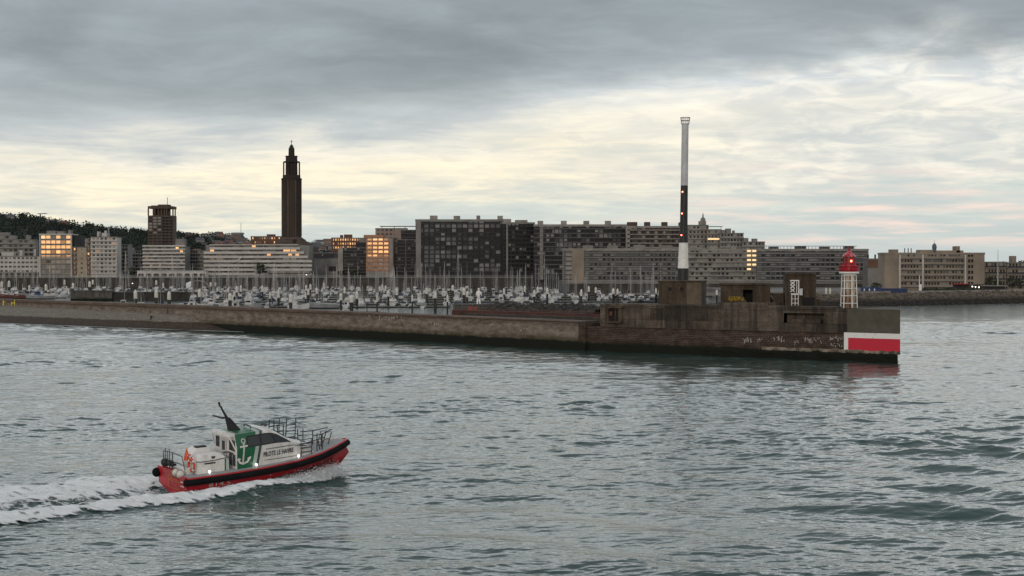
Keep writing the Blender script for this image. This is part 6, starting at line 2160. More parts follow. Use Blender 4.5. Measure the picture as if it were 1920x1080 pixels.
for px, yt, yb, wd, d in pile_list:
    k = d / F
    r = wd * k / 2
    zt_, zb2 = Z_at(yt, d), Z_at(yb, d)
    o = empty('mooring_pile', '%swhite capped mooring pile, %s, below %s' % (ordinal(cp_[zone(px), rowname(d)], px), rowname(d), zone(px)), 'mooring pile', (X_at(px, d), d, 0), 0, 'mooring piles of the marina')
    e = MB(); e.lathe([(r * .9, -2), (r * .9, zb2 + .1)], 10); e.build('post', PILEB, o)
    h_ = zt_ - zb2
    e = MB(); e.lathe([(r, zb2), (r * 1.02, zb2 + h_ * .72), (r * .62, zb2 + h_ * .88), (r * .12, zt_)], 12); e.build('cap', CAPW, o, smooth=False)
# right-hand pale bollards on the shore
for i, (px, yt, yb, wd) in enumerate(((1529, 542, 556, 4), (1549, 541, 555, 4), (1556.5, 541.5, 555, 3.6))):
    d = 630; k = d / F
    e = MB(); r = wd * k / 2; e.lathe([(r, 0), (r, Z_at(yt, d) - 3.2), (r * .8, Z_at(yt, d) - 3.0)], 10)
    tag(e.build('bollard', CAPW, loc=(X_at(px, d), d, 3.2)), ['white post beside the tall square bunker', 'white post between square bunker and lighthouse', 'white post just beside the lighthouse cage'][i], 'post', 'white posts on the shore')

# tall bare masts of big yachts and a club flag
BIG = [(858.7, 468, 640), (790, 492, 610), (737, 497, 620), (970, 505, 620), (974, 507, 660), (235, 470, 760), (276, 500, 760), (322, 478, 720), (332, 480, 720), (362, 494, 700), (428, 497, 600), (1025, 500, 700), (1225, 502, 720), (1183, 505, 740), (533, 500, 640), (653, 499, 640)]
for i, (px, yt, d) in enumerate(BIG):
    pr = SAILS[2][2] if i % 3 else SAILS[3][2]
    c = copy_tree(pr)
    c.location = (X_at(px, d), d, 0)
    c.scale = (1.15, 1.15, (Z_at(yt, d)) / (15.5 if i % 3 else 14.0))
    for ch_ in c.children:
        if ch_.name.startswith(('hull', 'cabin', 'window', 'boom', 'spray')): ch_.scale = (1, 1, 1.2 / c.scale[2])
    c.rotation_euler = (0, 0, q.choice([0, math.pi]))
    c['label'] = 'large %s yacht with tall mast, %s, below %s, mast %s' % ('white' if i % 3 else 'navy', rowname(d), zone(px), ['first of pair', 'standing alone', 'second of pair'][i % 3])
    c['group'] = 'large yachts in the marina'
    c['category'] = 'yacht'
    c.name = 'yacht'
labs = {}
for o in list(bpy.data.objects):
    if o.get('group') == 'large yachts in the marina': labs.setdefault(o['label'].split(', mast')[0], []).append(o)
for l_, os_ in labs.items():
    os_.sort(key=lambda o: o.location.x)
    for i, o in enumerate(os_): o['label'] = l_ if len(os_) == 1 else '%s %s' % (['left', 'middle', 'right'][i] if len(os_) > 2 else ['left', 'right'][i], l_)
for p in protos: drop(p)
d = 690
o = empty('club_flag', 'white flag with pale blue mark flying over the marina behind the dark pier', 'flag', (X_at(358.5, d), d, 0))
e = MB(); e.tube([(0, 0, 0), (0, 0, Z_at(512, d))], .07, 5); e.build('pole', ALU, o)
e = MB(); W_, H2 = 2.7, 2.6; zt_ = Z_at(527, d)
vs = []
for i in range(9):
    for j in range(5):
        t_ = i / 8
        vs.append((-W_ * t_ * .8 - .05, .28 * math.sin(t_ * 5 + j * .4), zt_ - H2 * j / 4 - t_ * .9))
e.add(vs, [(i * 5 + j, i * 5 + j + 1, (i + 1) * 5 + j + 1, (i + 1) * 5 + j) for i in range(8) for j in range(4)])
f_ = e.build('flag_cloth', mat('flag_cloth', (.62, .63, .66), (.30, .38, .55), .8, rough=.8, lo=.33, hi=.42), o, smooth=True)
f_.modifiers.new('thick', 'SOLIDIFY').thickness = .02

# fishing boats and workboats on the left, each its own


def workboat(px, d, L_, rz, hm, label, wheel=True, wm=HULLW):
    o = empty('workboat', label, 'workboat', (X_at(px, d), d, 0), rz)
    e = MB(); hull_mesh(e, L_, L_ * .32, 1.5, .9, .9); e.build('hull', [hm, BOOT_SHADE], o)
    e = MB(); e.box(-L_ * .14, -L_ * .46, 1.45, L_ * .14, L_ * .3, 1.6); e.build('deck', DECKC, o)
    if wheel:
        e = MB(); cabin(e, L_ * .11, L_ * .0, L_ * .2, 1.5, 3.6, .2, .95); e.build('wheelhouse', wm, o)
        e = MB(); e.box(-L_ * .112, L_ * .02, 2.6, L_ * .112, L_ * .16, 3.2); e.build('window', DARKG, o)
        e = MB(); e.tube([(0, L_ * .05, 3.5), (0, L_ * .05, 7.0)], .07, 5); e.tube([(0, -L_ * .3, 1.6), (0, -L_ * .3, 4.6)], .07, 5); e.build('mast', ALU, o)
    return o


workboat(16, 760, 11, rad(80), HULLR, 'oxblood hulled fishing boat at the frame edge behind the graffitied wall end')
workboat(44, 752, 11, rad(70), HULLR, 'dark red workboat with white wheelhouse behind the shingle beach', wm=HULLG)
workboat(76, 742, 13, rad(100), HULLG, 'grey blue workboat with blue canopy moored behind the beach wall', wm=mat('blue_canopy', (.03, .09, .18), rough=.7))
workboat(104, 764, 11, rad(95), HULLW, 'pale workboat beside open water left of the dark pier')
workboat(160, 722, 12, rad(95), HULLG, 'workboat with white wheelhouse moored along the dark pier head')
for i, (px, d, L_, rz, hm, lab, wh) in enumerate(((236, 548, 9.5, 98, HULLW, 'white cabin boat showing above the jetty wall by the first capped pile', True),
        (318, 560, 10, 265, HULLW, 'low white boat under twin capped piles above the shingle end', False), (365, 575, 9, 80, HULLB, 'navy covered boat beside the white cabin cruiser', True),
        (392, 570, 10.5, 265, HULLW, 'white cabin cruiser with dark side windows near the jetty', True), (462, 556, 11, 262, HULLG, 'grey blue cruiser hull lying along the outer pontoon', True),
        (560, 556, 7.5, 265, HULLW, 'small white boat with black hooded cockpit by the outer pontoon', False), (607, 575, 11, 95, HULLG, 'grey hulled boat beyond the outer pontoon end', False))):
    workboat(px, d, L_, rad(rz), hm, lab, wh)
e = MB()

# ------------------------------------------------------------------ the pilot boat
PB = empty('pilot_boat', 'red and white pilot boat with a green anchor band speeding across the water', 'pilot boat', (BS[0], BS[1], 0.05), math.atan2(BF[1], BF[0]))
PB.rotation_euler = (rad(3.6), rad(-2.2), math.atan2(BF[1], BF[0]))
PB.scale = (.965, .965, .965)
PRED = mat('hull_red', (0.42, 0.010, 0.018), (0.26, 0.012, 0.016), 0.9, rough=.4, coat=.2, stretch=(.5, 1, 1.6), detail=7, bump=.008, bscale=4)
PWHT = mat('boat_white', (0.66, 0.655, 0.635), (0.47, 0.455, 0.42), 1.1, rough=.45, stretch=(1.6, 1.6, .35), detail=7, lo=.30, hi=.55, bump=.006, bscale=5)
PGRN = mat('boat_green', (0.012, 0.115, 0.052), (0.010, 0.09, 0.042), 0.7, rough=.35)
PDGR = mat('boat_dark_grey', (0.055, 0.065, 0.075), (0.04, 0.048, 0.056), 0.7, rough=.4)
PBLK = mat('boat_black', (0.010, 0.010, 0.011), (0.018, 0.018, 0.018), 0.9, rough=.6)
PFEN = mat('fender_rubber', (0.006, 0.006, 0.007), (0.012, 0.012, 0.012), 0.8, rough=.9, ior=1.2, bump=.02, bscale=4)
PDECK = mat('deck_grey', (0.30, 0.305, 0.31), (0.23, 0.235, 0.24), 0.9, rough=.85)
PGLS = mat('boat_glass', (0.012, 0.014, 0.017), (0.02, 0.022, 0.026), 0.5, rough=.06, ior=1.5)
PRAIL = mat('boat_rail', (0.045, 0.05, 0.055), (0.03, 0.034, 0.038), 1, rough=.5)
PORG = mat('lifebuoy_orange', (0.62, 0.08, 0.02), (0.50, 0.06, 0.018), 1, rough=.5)
PCRM = mat('fender_cream', (0.62, 0.60, 0.54), (0.45, 0.43, 0.38), 1.2, rough=.5)
SH_X = [0, 3, 6, 9, 11, 12.5, 13.5, 14.1, 14.4]
SH_H = [2.15, 2.25, 2.28, 2.15, 1.75, 1.2, .68, .3, .05]
SH_Z = [1.05, 1.08, 1.16, 1.34, 1.56, 1.78, 1.93, 2.0, 2.03]
CHN_H = [2.0, 2.05, 2.0, 1.7, 1.22, .72, .36, .16, .04]
CHN_Z = [.16, .16, .22, .42, .68, .95, 1.15, 1.3, 1.42]
KEL_Z = [-.5, -.55, -.58, -.55, -.42, -.15, .25, .62, .95]


def ix(tab, x): return float(np.interp(x, SH_X, tab))


# hull: lofted shell with chine and keel, closed by transom and deck
e = MB()
xs_ = np.linspace(0, 14.15, 40)
for x in xs_:
    b_, z_, cb_, cz_, kz_ = (ix(t, x) for t in (SH_H, SH_Z, CHN_H, CHN_Z, KEL_Z))
    xr = x if x < 12.6 else x
    for y, z in ((-b_, z_), (-(b_ * .45 + cb_ * .55), (z_ + cz_) / 2), (-cb_, cz_), (-cb_ * .5, (cz_ + kz_) / 2 + .03), (0, kz_), (cb_ * .5, (cz_ + kz_) / 2 + .03), (cb_, cz_), (b_ * .45 + cb_ * .55, (z_ + cz_) / 2), (b_, z_)):
        e.v.append((xr - (0.55 * (1 - (z - kz_) / max(.1, z_ - kz_)) if x > 13 else 0) * min(1, (x - 13) / 1.1) if x > 13 else xr, y, z))
n = 9
for i in range(len(xs_) - 1):
    for j in range(n - 1):
        e.f.append((i * n + j, (i + 1) * n + j, (i + 1) * n + j + 1, i * n + j + 1)); e.m.append(0)
e.f.append(tuple(range(n))); e.m.append(0)
e.f.append(tuple((len(xs_) - 1) * n + j for j in range(n - 1, -1, -1))); e.m.append(0)
hull = e.build('hull', PRED, PB)
# forefoot knuckle that juts out under the fender
e = MB()
e.add([(12.6, -.52, 1.15), (12.6, .52, 1.15), (14.35, -.04, 1.42), (14.35, .04, 1.42), (12.9, -.46, .55), (12.9, .46, .55), (13.75, -.03, .12), (13.75, .03, .12), (12.6, 0, -.1), (14.62, 0, .98)],
      [(0, 2, 3, 1), (0, 4, 9, 2), (1, 3, 9, 5), (2, 9, 3), (4, 6, 9), (5, 9, 7), (6, 7, 9), (4, 8, 6), (5, 7, 8), (6, 8, 7)])
e.build('stem', PRED, PB)
# deck
e = MB()
dx_ = np.linspace(0.04, 14.0, 30)
for x in dx_:
    b_ = ix(SH_H, x) - .04; z_ = ix(SH_Z, x) + .045
    e.v += [(x, -b_, z_), (x, 0, z_ + .05), (x, b_, z_)]
for i in range(29):
    for j in range(2): e.f.append((3 * i + j, 3 * i + 3 + j, 3 * i + 4 + j, 3 * i + 1 + j)); e.m.append(0)
e.build('deck', PDECK, PB)


def rim(off_h, off_z, x0=0.0, x1=14.35, n=40, side=0):
    pts = [(x, -(ix(SH_H, x) + off_h), ix(SH_Z, x) + off_z) for x in np.linspace(x0, x1, n)]
    if side == 1: return pts
    return pts + [(x1 + off_h * .9, 0, ix(SH_Z, x1) + off_z)] + [(x, -y, z) for x, y, z in pts[::-1]]


e = MB(); e.tube(rim(.02, -.03), .085, 6); e.build('gunwale', PRED, PB, smooth=True)
e = MB(); p_ = rim(.12, -.27, .05); e.tube(p_, [.215 * (1 if 0 < i < len(p_) - 1 else .75) for i in range(len(p_))], 10); e.build('fender', PFEN, PB, smooth=True)
e = MB(); e.ball((-.12, 2.1, .86), .34, 10, 8); e.build('corner_fender', PFEN, PB, smooth=True)
e = MB(); e.ball((.0, -2.2, .8), .27, 10, 8); e.build('corner_fender', PFEN, PB, smooth=True)
# raised transom coaming
e = MB(); e.box(-.06, -.5, .95, .22, 2.1, 1.36); e.box(-.07, -2.0, .93, .2, -.5, 1.13); e.build('transom_coaming', PRED, PB)
e = MB(); PORL = mat('orange_marking', (.55, .16, .06), rough=.6)
for (y0, z0_, y1, z1_) in ((-1.2, .95, .45, .99), (-1.2, .62, .45, .66), (-1.2, .12, .45, .16), (.41, .16, .45, .95), (-1.2, .16, -1.16, .95), (-.75, .16, -.72, .62), (-1.0, .74, .2, .80)):
    e.box(-.075, y0, z0_, -.062, y1, z1_)
e.build('transom_marking', PORL, PB)
e = MB()
for z_ in (.72, .42): e.box(-.075, -1.85, z_, -.062, -1.4, z_ + .07)
e.build('transom_lettering', PWHT, PB)

# engine casing: two white hoods
ZD = 1.09


def hood(x0, x1, y0, y1, z0_, z1_, ch, chx):
    e = MB()
    e.add([(x0, y0, z0_), (x1, y0, z0_), (x1, y1, z0_), (x0, y1, z0_),
           (x0, y0, z1_ - ch), (x1, y0, z1_ - ch), (x1, y1, z1_ - ch), (x0, y1, z1_ - ch),
           (x0 + chx, y0 + ch * .5, z1_), (x1 - chx, y0 + ch * .5, z1_), (x1 - chx, y1 - ch * .5, z1_), (x0 + chx, y1 - ch * .5, z1_)],
          [(0, 3, 2, 1), (0, 1, 5, 4), (1, 2, 6, 5), (2, 3, 7, 6), (3, 0, 4, 7), (4, 5, 9, 8), (5, 6, 10, 9), (6, 7, 11, 10), (7, 4, 8, 11), (8, 9, 10, 11)])
    return e


ec = hood(1.15, 3.65, -1.45, -.1, ZD, ZD + 1.28, .5, .5).build('engine_hood', PWHT, PB)
ec2 = hood(1.7, 3.55, .12, 1.5, ZD, ZD + 1.5, .45, .4).build('engine_hood', PWHT, PB)
e = MB(); e.box(2.1, .4, ZD + 1.502, 2.9, .8, ZD + 1.6); e.build('exhaust_grille', PBLK, ec2)
e = MB(); e.box(1.75, -1.462, ZD + .66, 2.6, -1.452, ZD + .76); e.build('air_slot', PBLK, ec)
e = MB(); e.obox((2.5, -1.3, ZD + 1.05), (.26, .1, .2)); e.build('deck_light', PDGR, ec)
e = MB(); e.tube([(1.1, -1.47, ZD + .92), (1.5, -1.49, ZD + .88), (2.6, -1.49, ZD + .90), (3.7, -1.5, ZD + 1.02)], .03, 5); e.build('grab_rail', PRAIL, ec)
e = MB(); e.box(3.32, -1.461, ZD + .05, 3.42, -1.452, ZD + .9); e.build('green_stripe', PGRN, ec)
e = MB(); e.box(3.46, -1.461, ZD + .05, 3.6, -1.452, ZD + .9); e.build('pale_stripe', mat('pale_green', (.42, .52, .47), rough=.5), ec)
e = MB(); e.box(.55, -1.1, ZD, 1.05, 1.3, ZD + .32); e.build('aft_locker', PWHT, PB)

# cabin: lofted superstructure
ST = [(4.15, 1.70, 1.70, 1.34, 1.42, 2.30), (4.4, 1.70, 1.70, 1.36, 1.42, 2.42), (6.9, 1.72, 1.70, 1.34, 1.50, 2.52), (7.4, 1.70, 1.68, 1.30, 1.54, 2.36), (8.75, 1.62, 1.56, 1.28, 1.46, 1.56), (10.2, 1.38, 1.26, 1.05, .98, 1.10), (10.75, 1.2, 1.08, .9, .52, .62), (10.9, 1.12, 1.0, .85, .1, .14)]
# x, half width at the deck, at the shoulder, at the roof; height of shoulder and roof above the deck


def deckz(x): return ix(SH_Z, x) + .05


def sect(x):
    a = [float(np.interp(x, [s_[0] for s_ in ST], [s_[k_] for s_ in ST])) for k_ in range(1, 6)]
    z0_ = deckz(4.2) if x < 8.5 else max(deckz(4.2), deckz(x) - .0)
    zr = deckz(4.2)
    return [(-a[0], z0_ - .05), (-a[1], zr + a[3]), (-a[2], zr + a[4]), (-a[2] * .5, zr + a[4] + .06), (0, zr + a[4] + .07)]


def skin_strip(e, xa, xb, i0, i1, off, slant=0.0, nx=10, mirror=True):
    """a thin skin lying proud of the cabin between stations, following its section from corner i0 to i1"""
    for sgn in ((1, -1) if mirror else (1,)):
        o = len(e.v)
        cnt = 0
        for t_ in np.linspace(0, 1, nx):
            row = []
            for j in range(i0, i1 + 1):
                zf = sect(xa)[j][1]
                fr = (zf - deckz(4.2)) / 2.4
                x = xa + (xb - xa) * t_ + (slant[0] if isinstance(slant, tuple) else slant) * fr * (t_ if not isinstance(slant, tuple) else 1)
                y, z = sect(x)[j]
                row.append((x, (y - off) * sgn if j < 4 else 0, z + (off if j >= 2 else 0)))
            e.v += row; cnt = len(row)
        for i in range(nx - 1):
            for j in range(cnt - 1):
                f_ = (o + i * cnt + j, o + (i + 1) * cnt + j, o + (i + 1) * cnt + j + 1, o + i * cnt + j + 1)
                e.f.append(f_ if sgn > 0 else f_[::-1]); e.m.append(0)


e = MB()
cx = sorted(set([s_[0] for s_ in ST] + list(np.linspace(4.15, 10.9, 24))))
for x in cx:
    s_ = sect(x)
    e.v += [(x, y, z) for y, z in s_] + [(x, -y, z) for y, z in s_[-2::-1]]
n = 9
for i in range(len(cx) - 1):
    for j in range(n - 1):
        e.f.append((i * n + j, (i + 1) * n + j, (i + 1) * n + j + 1, i * n + j + 1)); e.m.append(0)
e.f.append(tuple(range(n))); e.m.append(0)
e.f.append(tuple((len(cx) - 1) * n + j for j in range(n - 1, -1, -1))); e.m.append(0)
cab = e.build('cabin', PWHT, PB)
e = MB(); skin_strip(e, 4.17, 5.35, 0, 4, .012, 0.5); e.build('green_band', PGRN, cab)
e = MB(); skin_strip(e, 5.38, 5.62, 0, 4, .014, (.5,), 4); e.build('pale_stripe', MATS['pale_green'], cab)
e = MB(); skin_strip(e, 5.64, 5.84, 0, 4, .013, (.5,), 4); e.build('dark_stripe', PDGR, cab)
# side windows in a dark surround, on the sloping upper side
def side_panel(name, m, x00, x01, x10, x11, f0, f1, off, parent):
    """x00,x01: ends at the sill; x10,x11: ends at the head; f0,f1: fractions between shoulder and roof edge"""
    e = MB()
    for sgn in (1, -1):
        o = len(e.v)
        for t_ in np.linspace(0, 1, 6):
            for (xa, xb, f_) in ((x00, x01, f0), (x10, x11, f1)):
                x = xa + (xb - xa) * t_
                s_ = sect(x)
                y = s_[1][0] + (s_[2][0] - s_[1][0]) * f_; z = s_[1][1] + (s_[2][1] - s_[1][1]) * f_
                e.v.append((x, (y - off) * sgn, z + off * .4))
        for i in range(5):
            f_ = (o + 2 * i, o + 2 * i + 2, o + 2 * i + 3, o + 2 * i + 1)
            e.f.append(f_ if sgn > 0 else f_[::-1]); e.m.append(0)
    return e.build(name, m, parent)


wf = side_panel('window_surround', PBLK, 4.95, 8.65, 5.05, 7.55, .02, .80, .022, cab)
for (a_, b_, c_, d_) in ((5.05, 6.05, 5.12, 6.02), (6.2, 7.2, 6.17, 6.95), (7.32, 8.45, 7.05, 7.45)):
    side_panel('window', PGLS, a_, b_, c_, d_, .10, .70, .034, cab)
# windscreen
e = MB()
for (y0, y1) in ((-1.2, -.42), (-.38, .38), (.42, 1.2)):
    o = len(e.v)
    for x, f_ in ((7.5, 0), (8.6, 1)):
        s_ = sect(x); z = s_[2][1] + .065 + .02
        e.v += [(x, y0, z), (x, y1, z)]
    e.f.append((o, o + 1, o + 3, o + 2)[::-1]); e.m.append(0)
e.build('windscreen', PGLS, cab)
# aft face: door, windows, louvres
zc0 = deckz(4.2)
e = MB(); e.box(4.08, -.25, zc0 + .02, 4.16, .55, zc0 + 1.95); e.build('door', mat('door_grey', (.5, .5, .49), rough=.5), cab)
e = MB(); e.box(4.06, -.1, zc0 + 1.15, 4.09, .3, zc0 + 1.8); e.build('door_window', PGLS, cab)
for (y0, y1, z0_, z1_) in ((-1.45, -.65, 1.25, 2.0), (.8, 1.3, 1.25, 2.0)):
    e = MB(); e.box(4.11, y0, zc0 + z0_, 4.16, y1, zc0 + z1_); e.build('aft_window', PGLS, cab)
for (y0, y1) in ((-1.5, -1.15), (-1.02, -.62)):
    e = MB(); e.box(4.11, y0, zc0 + .2, 4.16, y1, zc0 + 1.0); e.build('louvre', PDGR, cab)
e = MB(); e.box(3.72, -1.32, zc0 + 2.25, 4.3, 1.32, zc0 + 2.36); e.box(3.78, -1.2, zc0 + 2.36, 4.3, 1.2, zc0 + 2.46); e.build('roof_overhang', PWHT, cab)
e = MB()
for y in (-1.35, 1.35): e.tube([(3.8, y * .92, zc0 + 2.28), (4.15, y * 1.18, zc0 + 1.3)], .05, 5)
e.build('roof_strut', PWHT, cab)
e = MB(); e.tube([(3.7, -.6, zc0 + 1.1), (4.1, -.6, zc0 + 1.1), (4.1, -1.2, zc0 + 1.05)], .05, 5); e.build('grab_rail', PBLK, cab)
# the anchor on the green band, starboard and port
def on_side(x, h, off):
    s_ = sect(x); zz_ = zc0 + h
    if zz_ < s_[1][1]: f_ = (zz_ - s_[0][1]) / (s_[1][1] - s_[0][1]); y = s_[0][0] + (s_[1][0] - s_[0][0]) * f_
    else: f_ = (zz_ - s_[1][1]) / (s_[2][1] - s_[1][1]); y = s_[1][0] + (s_[2][0] - s_[1][0]) * f_
    return (x, y - off, zz_)


def side_ribbon(e, pts, wd, off=.03):
    for (p, p2) in zip(pts, pts[1:]):
        dv = Vector((p2[0] - p[0], p2[1] - p[1])); 
        if dv.length == 0: continue
        nn = Vector((-dv.y, dv.x)).normalized() * wd / 2
        ex = dv.normalized() * wd * .2
        q_ = [(p[0] - nn.x - ex.x, p[1] - nn.y - ex.y), (p2[0] - nn.x + ex.x, p2[1] - nn.y + ex.y), (p2[0] + nn.x + ex.x, p2[1] + nn.y + ex.y), (p[0] + nn.x - ex.x, p[1] + nn.y - ex.y)]
        e.add([on_side(x, h, off) for x, h in q_], [(0, 1, 2, 3)])


e = MB()
ax_ = 4.72
side_ribbon(e, [(ax_ - .1 + .12 * t_, .42 + 1.36 * t_) for t_ in np.linspace(0, 1, 12)], .13, .035)
side_ribbon(e, [(ax_ - .28, 1.56), (ax_ + .3, 1.60)], .1)
side_ribbon(e, [(ax_ + .02 + .14 * math.cos(t_), 1.95 + .14 * math.sin(t_)) for t_ in np.linspace(0, 2 * math.pi, 13)], .075)
side_ribbon(e, [(ax_ - .5, .72), (ax_ - .34, .46), (ax_ - .08, .36), (ax_ + .24, .46), (ax_ + .48, .74)], .14)
side_ribbon(e, [(ax_ - .5, .75), (ax_ - .3, .69)], .1); side_ribbon(e, [(ax_ + .52, .79), (ax_ + .28, .69)], .1)
e.build('anchor_emblem', PWHT, cab)
# name on the side
xa_ = 6.25
s0 = on_side(xa_, .78, .03); s1 = on_side(9.1, .66, .03)
vx = (Vector(s1) - Vector(s0)); vx.z = 0.05; vx.normalize()
vz = Vector((0, .02, 1)).normalized(); vy = vz.cross(vx)
Mx = Matrix((vx, vz, vx.cross(vz))).transposed().to_4x4(); Mx.translation = Vector(s0) + Vector((0, -.035, -.10))
text_mesh('name_lettering', 'PILOTE LE HAVRE', .46, PDGR, cab, Mx, .006, width=2.55, bold=True)
e = MB(); side_ribbon(e, [(x, np.interp(x, [6.45, 8.7, 10.2], [1.20, 1.24, .98])) for x in np.linspace(6.45, 10.1, 9)], .05); e.build('trim_line', PDGR, cab)
e = MB(); side_ribbon(e, [(x, .42) for x in np.linspace(6.35, 9.2, 6)], .04); e.build('trim_line', PDGR, cab)
# registration on the hull side
def hull_pt(x, f_):
    b_, z_, cb_, cz_ = (ix(t, x) for t in (SH_H, SH_Z, CHN_H, CHN_Z))
    return Vector((x, -(cb_ + (b_ - cb_) * f_) - .03, cz_ + (z_ - cz_) * f_))
p0, p1 = hull_pt(1.7, .12), hull_pt(3.6, .12)
vx = (p1 - p0).normalized(); vz = (hull_pt(1.7, .6) - p0).normalized()
Mx = Matrix((vx, vz, vx.cross(vz))).transposed().to_4x4(); Mx.translation = p0
text_mesh('hull_lettering', '814.5', .42, mat('pale_lettering', (.5, .42, .38), rough=.6), hull, Mx, .006, width=1.7)
# mast, raked aft
e = MB()
b0 = Vector((5.0, .0, zc0 + 2.5))
e.add([(4.55, -.32, b0.z - .1), (5.35, -.32, b0.z - .1), (5.35, .32, b0.z - .1), (4.55, .32, b0.z - .1), (4.2, -.1, b0.z + .95), (4.5, -.1, b0.z + .95), (4.5, .1, b0.z + .95), (4.2, .1, b0.z + .95)],
      [(0, 3, 2, 1), (4, 5, 6, 7), (0, 1, 5, 4), (1, 2, 6, 5), (2, 3, 7, 6), (3, 0, 4, 7)])
e.tube([(4.38, 0, b0.z + .8), (3.72, 0, b0.z + 1.95)], [.10, .055], 6)
mst = e.build('mast', PBLK, PB)
e = MB(); e.box(3.55, -.75, b0.z + 1.02, 3.72, .75, b0.z + 1.10); e.tube([(3.65, 0, b0.z + 1.04), (4.3, 0, b0.z + .95)], .05, 5); e.build('radar_scanner', PBLK, mst)
e = MB(); e.tube([(3.78, -.3, b0.z + 1.8), (3.78, .3, b0.z + 1.8)], .03, 4); e.ball((3.7, 0, b0.z + 2.03), .1, 8, 6); e.build('mast_lamp', PBLK, mst)
e = MB(); e.tube([(5.9, -.6, zc0 + 2.6), (5.9, -.5, zc0 + 2.75), (5.9, .3, zc0 + 2.76), (5.9, .4, zc0 + 2.62)], .05, 5); e.build('roof_rail', PRAIL, cab)
for y in (-.5, .0):
    e = MB(); e.ball((7.15, y, zc0 + 2.72), .13, 8, 6); e.build('searchlight', PDGR, cab)
# rails and boarding frames on the fore deck
def frame(name, pts, r=.042):
    e = MB()
    for p_ in pts: e.tube(p_, r, 5)
    return e.build(name, PRAIL, PB)


def gate(x0, x1, y, h, rungs, lean=0.0):
    z0_ = deckz(x0)
    P_ = [[(x0, y, z0_), (x0 + lean, y, z0_ + h), (x1 + lean, y, z0_ + h), (x1, y, z0_)]]
    for i in range(1, rungs + 1):
        z_ = z0_ + h * i / (rungs + 1)
        P_.append([(x0 + lean * i / (rungs + 1), y, z_), (x1 + lean * i / (rungs + 1), y, z_)])
    return P_


frame('boarding_frame', gate(8.5, 9.35, 1.45, 2.45, 4, .1) + [[(8.95, 1.45, deckz(8)), (9.0, 1.45, deckz(8) + 2.45)]])
frame('boarding_frame', gate(9.2, 9.7, 1.3, 2.0, 3) + gate(9.8, 10.6, 1.25, 2.3, 4, .15))
frame('boarding_frame', gate(9.5, 10.4, -1.52, 1.25, 3))
frame('boarding_frame', gate(10.5, 10.95, .6, 1.5, 2) + gate(11.05, 11.5, -1.2, 1.3, 2))
frame('fore_rail', gate(12.0, 12.5, .35, 1.0, 1, .35) + gate(12.0, 12.5, -.35, 1.0, 1, .35) + [[(10.9, .9, deckz(11) + 1.15), (11.8, .6, deckz(12) + 1.05), (12.9, .3, deckz(12.5) + 1.15)], [(10.9, -.9, deckz(11) + 1.1), (11.8, -.6, deckz(12) + .95), (12.9, -.3, deckz(12.5) + 1.1)], [(11.8, .6, deckz(12)), (11.8, .6, deckz(12) + 1.05)], [(11.8, -.6, deckz(12)), (11.8, -.6, deckz(12) + .95)]])
frame('fore_rail', [[(8.6, 1.3, zc0 + 1.2), (9.6, 1.2, zc0 + 1.25), (10.7, 1.0, zc0 + 1.15), (11.0, .9, zc0 + .9)], [(9.4, -1.5, zc0 + 1.2), (10.4, -1.35, zc0 + 1.25), (11.2, -1.1, zc0 + 1.3), (11.4, -1.05, zc0 + .5)], [(9.0, 1.3, zc0 + .6), (10.2, 1.1, zc0 + .9), (11.3, .9, zc0 + .85)]])
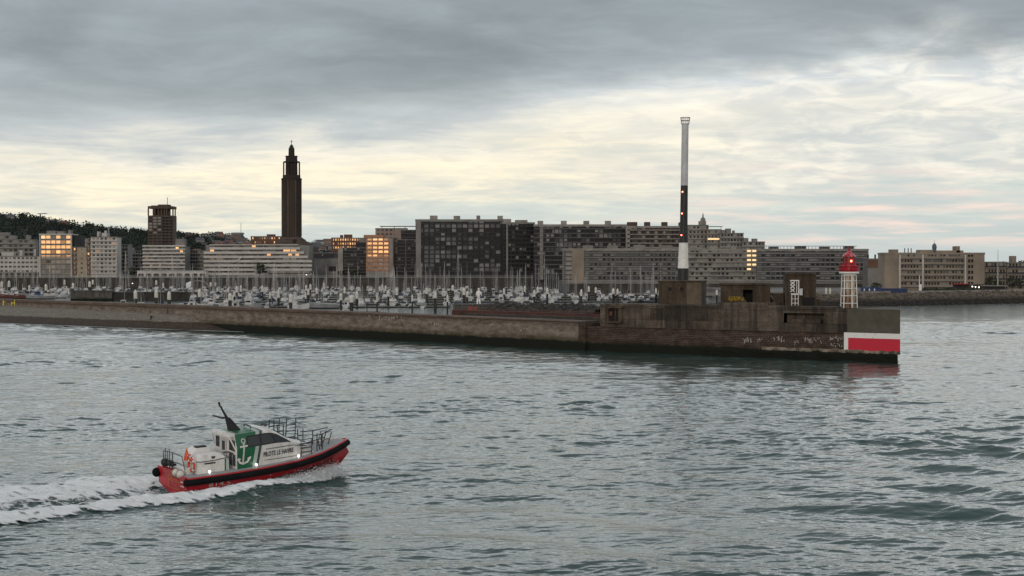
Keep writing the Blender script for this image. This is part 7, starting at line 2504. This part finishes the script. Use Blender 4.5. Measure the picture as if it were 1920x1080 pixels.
frame('stern_rail', [[(.3, 1.9, ZD), (.3, 1.9, ZD + 1.3), (.35, .6, ZD + 1.35), (.45, -.6, ZD + 1.25), (.6, -.9, ZD)], [(.3, 1.3, ZD), (.3, 1.3, ZD + 1.32)], [(.35, .6, ZD), (.35, .6, ZD + 1.35)], [(.3, 1.9, ZD + .75), (.4, -.6, ZD + .7)], [(.1, 1.2, ZD), (.1, 1.2, ZD + 1.6), (.1, .6, ZD + 1.6), (.1, .6, ZD)]], .035)
e = MB(); e.ball((.25, 1.55, ZD + .52), .3, 8, 6, sq=(1, 1.2, 1)); e.ball((.35, .95, ZD + .55), .26, 8, 6, sq=(1, 1.4, .9)); e.box(.2, .3, ZD + .45, .5, .8, ZD + .6); e.build('towing_winch', PBLK, PB)
# lifebuoys, fenders, cone
def buoy(x, y, z, r):
    e = MB(); e.tube([(x, y + r * math.cos(t_), z + r * math.sin(t_)) for t_ in np.linspace(0, 2 * math.pi, 17)[:-1]], r * .2, 8, True)
    b_ = e.build('lifebuoy', PORG, PB, smooth=True)
    e = MB()
    for t_ in (math.pi * .25, math.pi * .75, math.pi * 1.25, math.pi * 1.75):
        e.tube([(x, y + r * math.cos(t_ + a_), z + r * math.sin(t_ + a_)) for a_ in (-.16, 0, .16)], r * .215, 8)
    e.build('white_wrap', PWHT, b_, smooth=True)


buoy(.9, -1.15, ZD + .66, .42)
buoy(.95, -.8, ZD + 1.05, .30)
e = MB(); e.lathe([(.22, 0), (.1, .55), (.04, .8)], 10, (.95, -.35, ZD + .9)); e.build('signal_cone', PORG, PB)
for y in (-.35, -1.0):
    e = MB(); e.ball((-.02, y - .2, ZD + .15), .28, 10, 8); f_ = e.build('buoy_fender', PCRM, PB, smooth=True)
    e = MB(); e.tube([(-.02 + .285 * math.cos(t_), y - .2, ZD + .15 + .285 * math.sin(t_)) for t_ in np.linspace(0, 2 * math.pi, 17)[:-1]], .02, 5, True); e.build('band', PDGR, f_)
# deck lamps that are switched on
DLAMP = mat('deck_lamp', (1, 1, .95), rough=.4, emit=(1.0, .97, .9), estr=4.0)
for x in (1.85, 5.5, 9.05):
    zg_ = ix(SH_Z, x)
    yy_ = -(ix(SH_H, x) - .22)
    e = MB(); e.tube([(x, yy_, zg_ - .1), (x, yy_, zg_ + .14)], .07, 6); e.build('lamp_post', PWHT, PB)
    e = MB(); e.ball((x, yy_, zg_ + .26), .085, 10, 8); e.build('deck_lamp', DLAMP, PB)
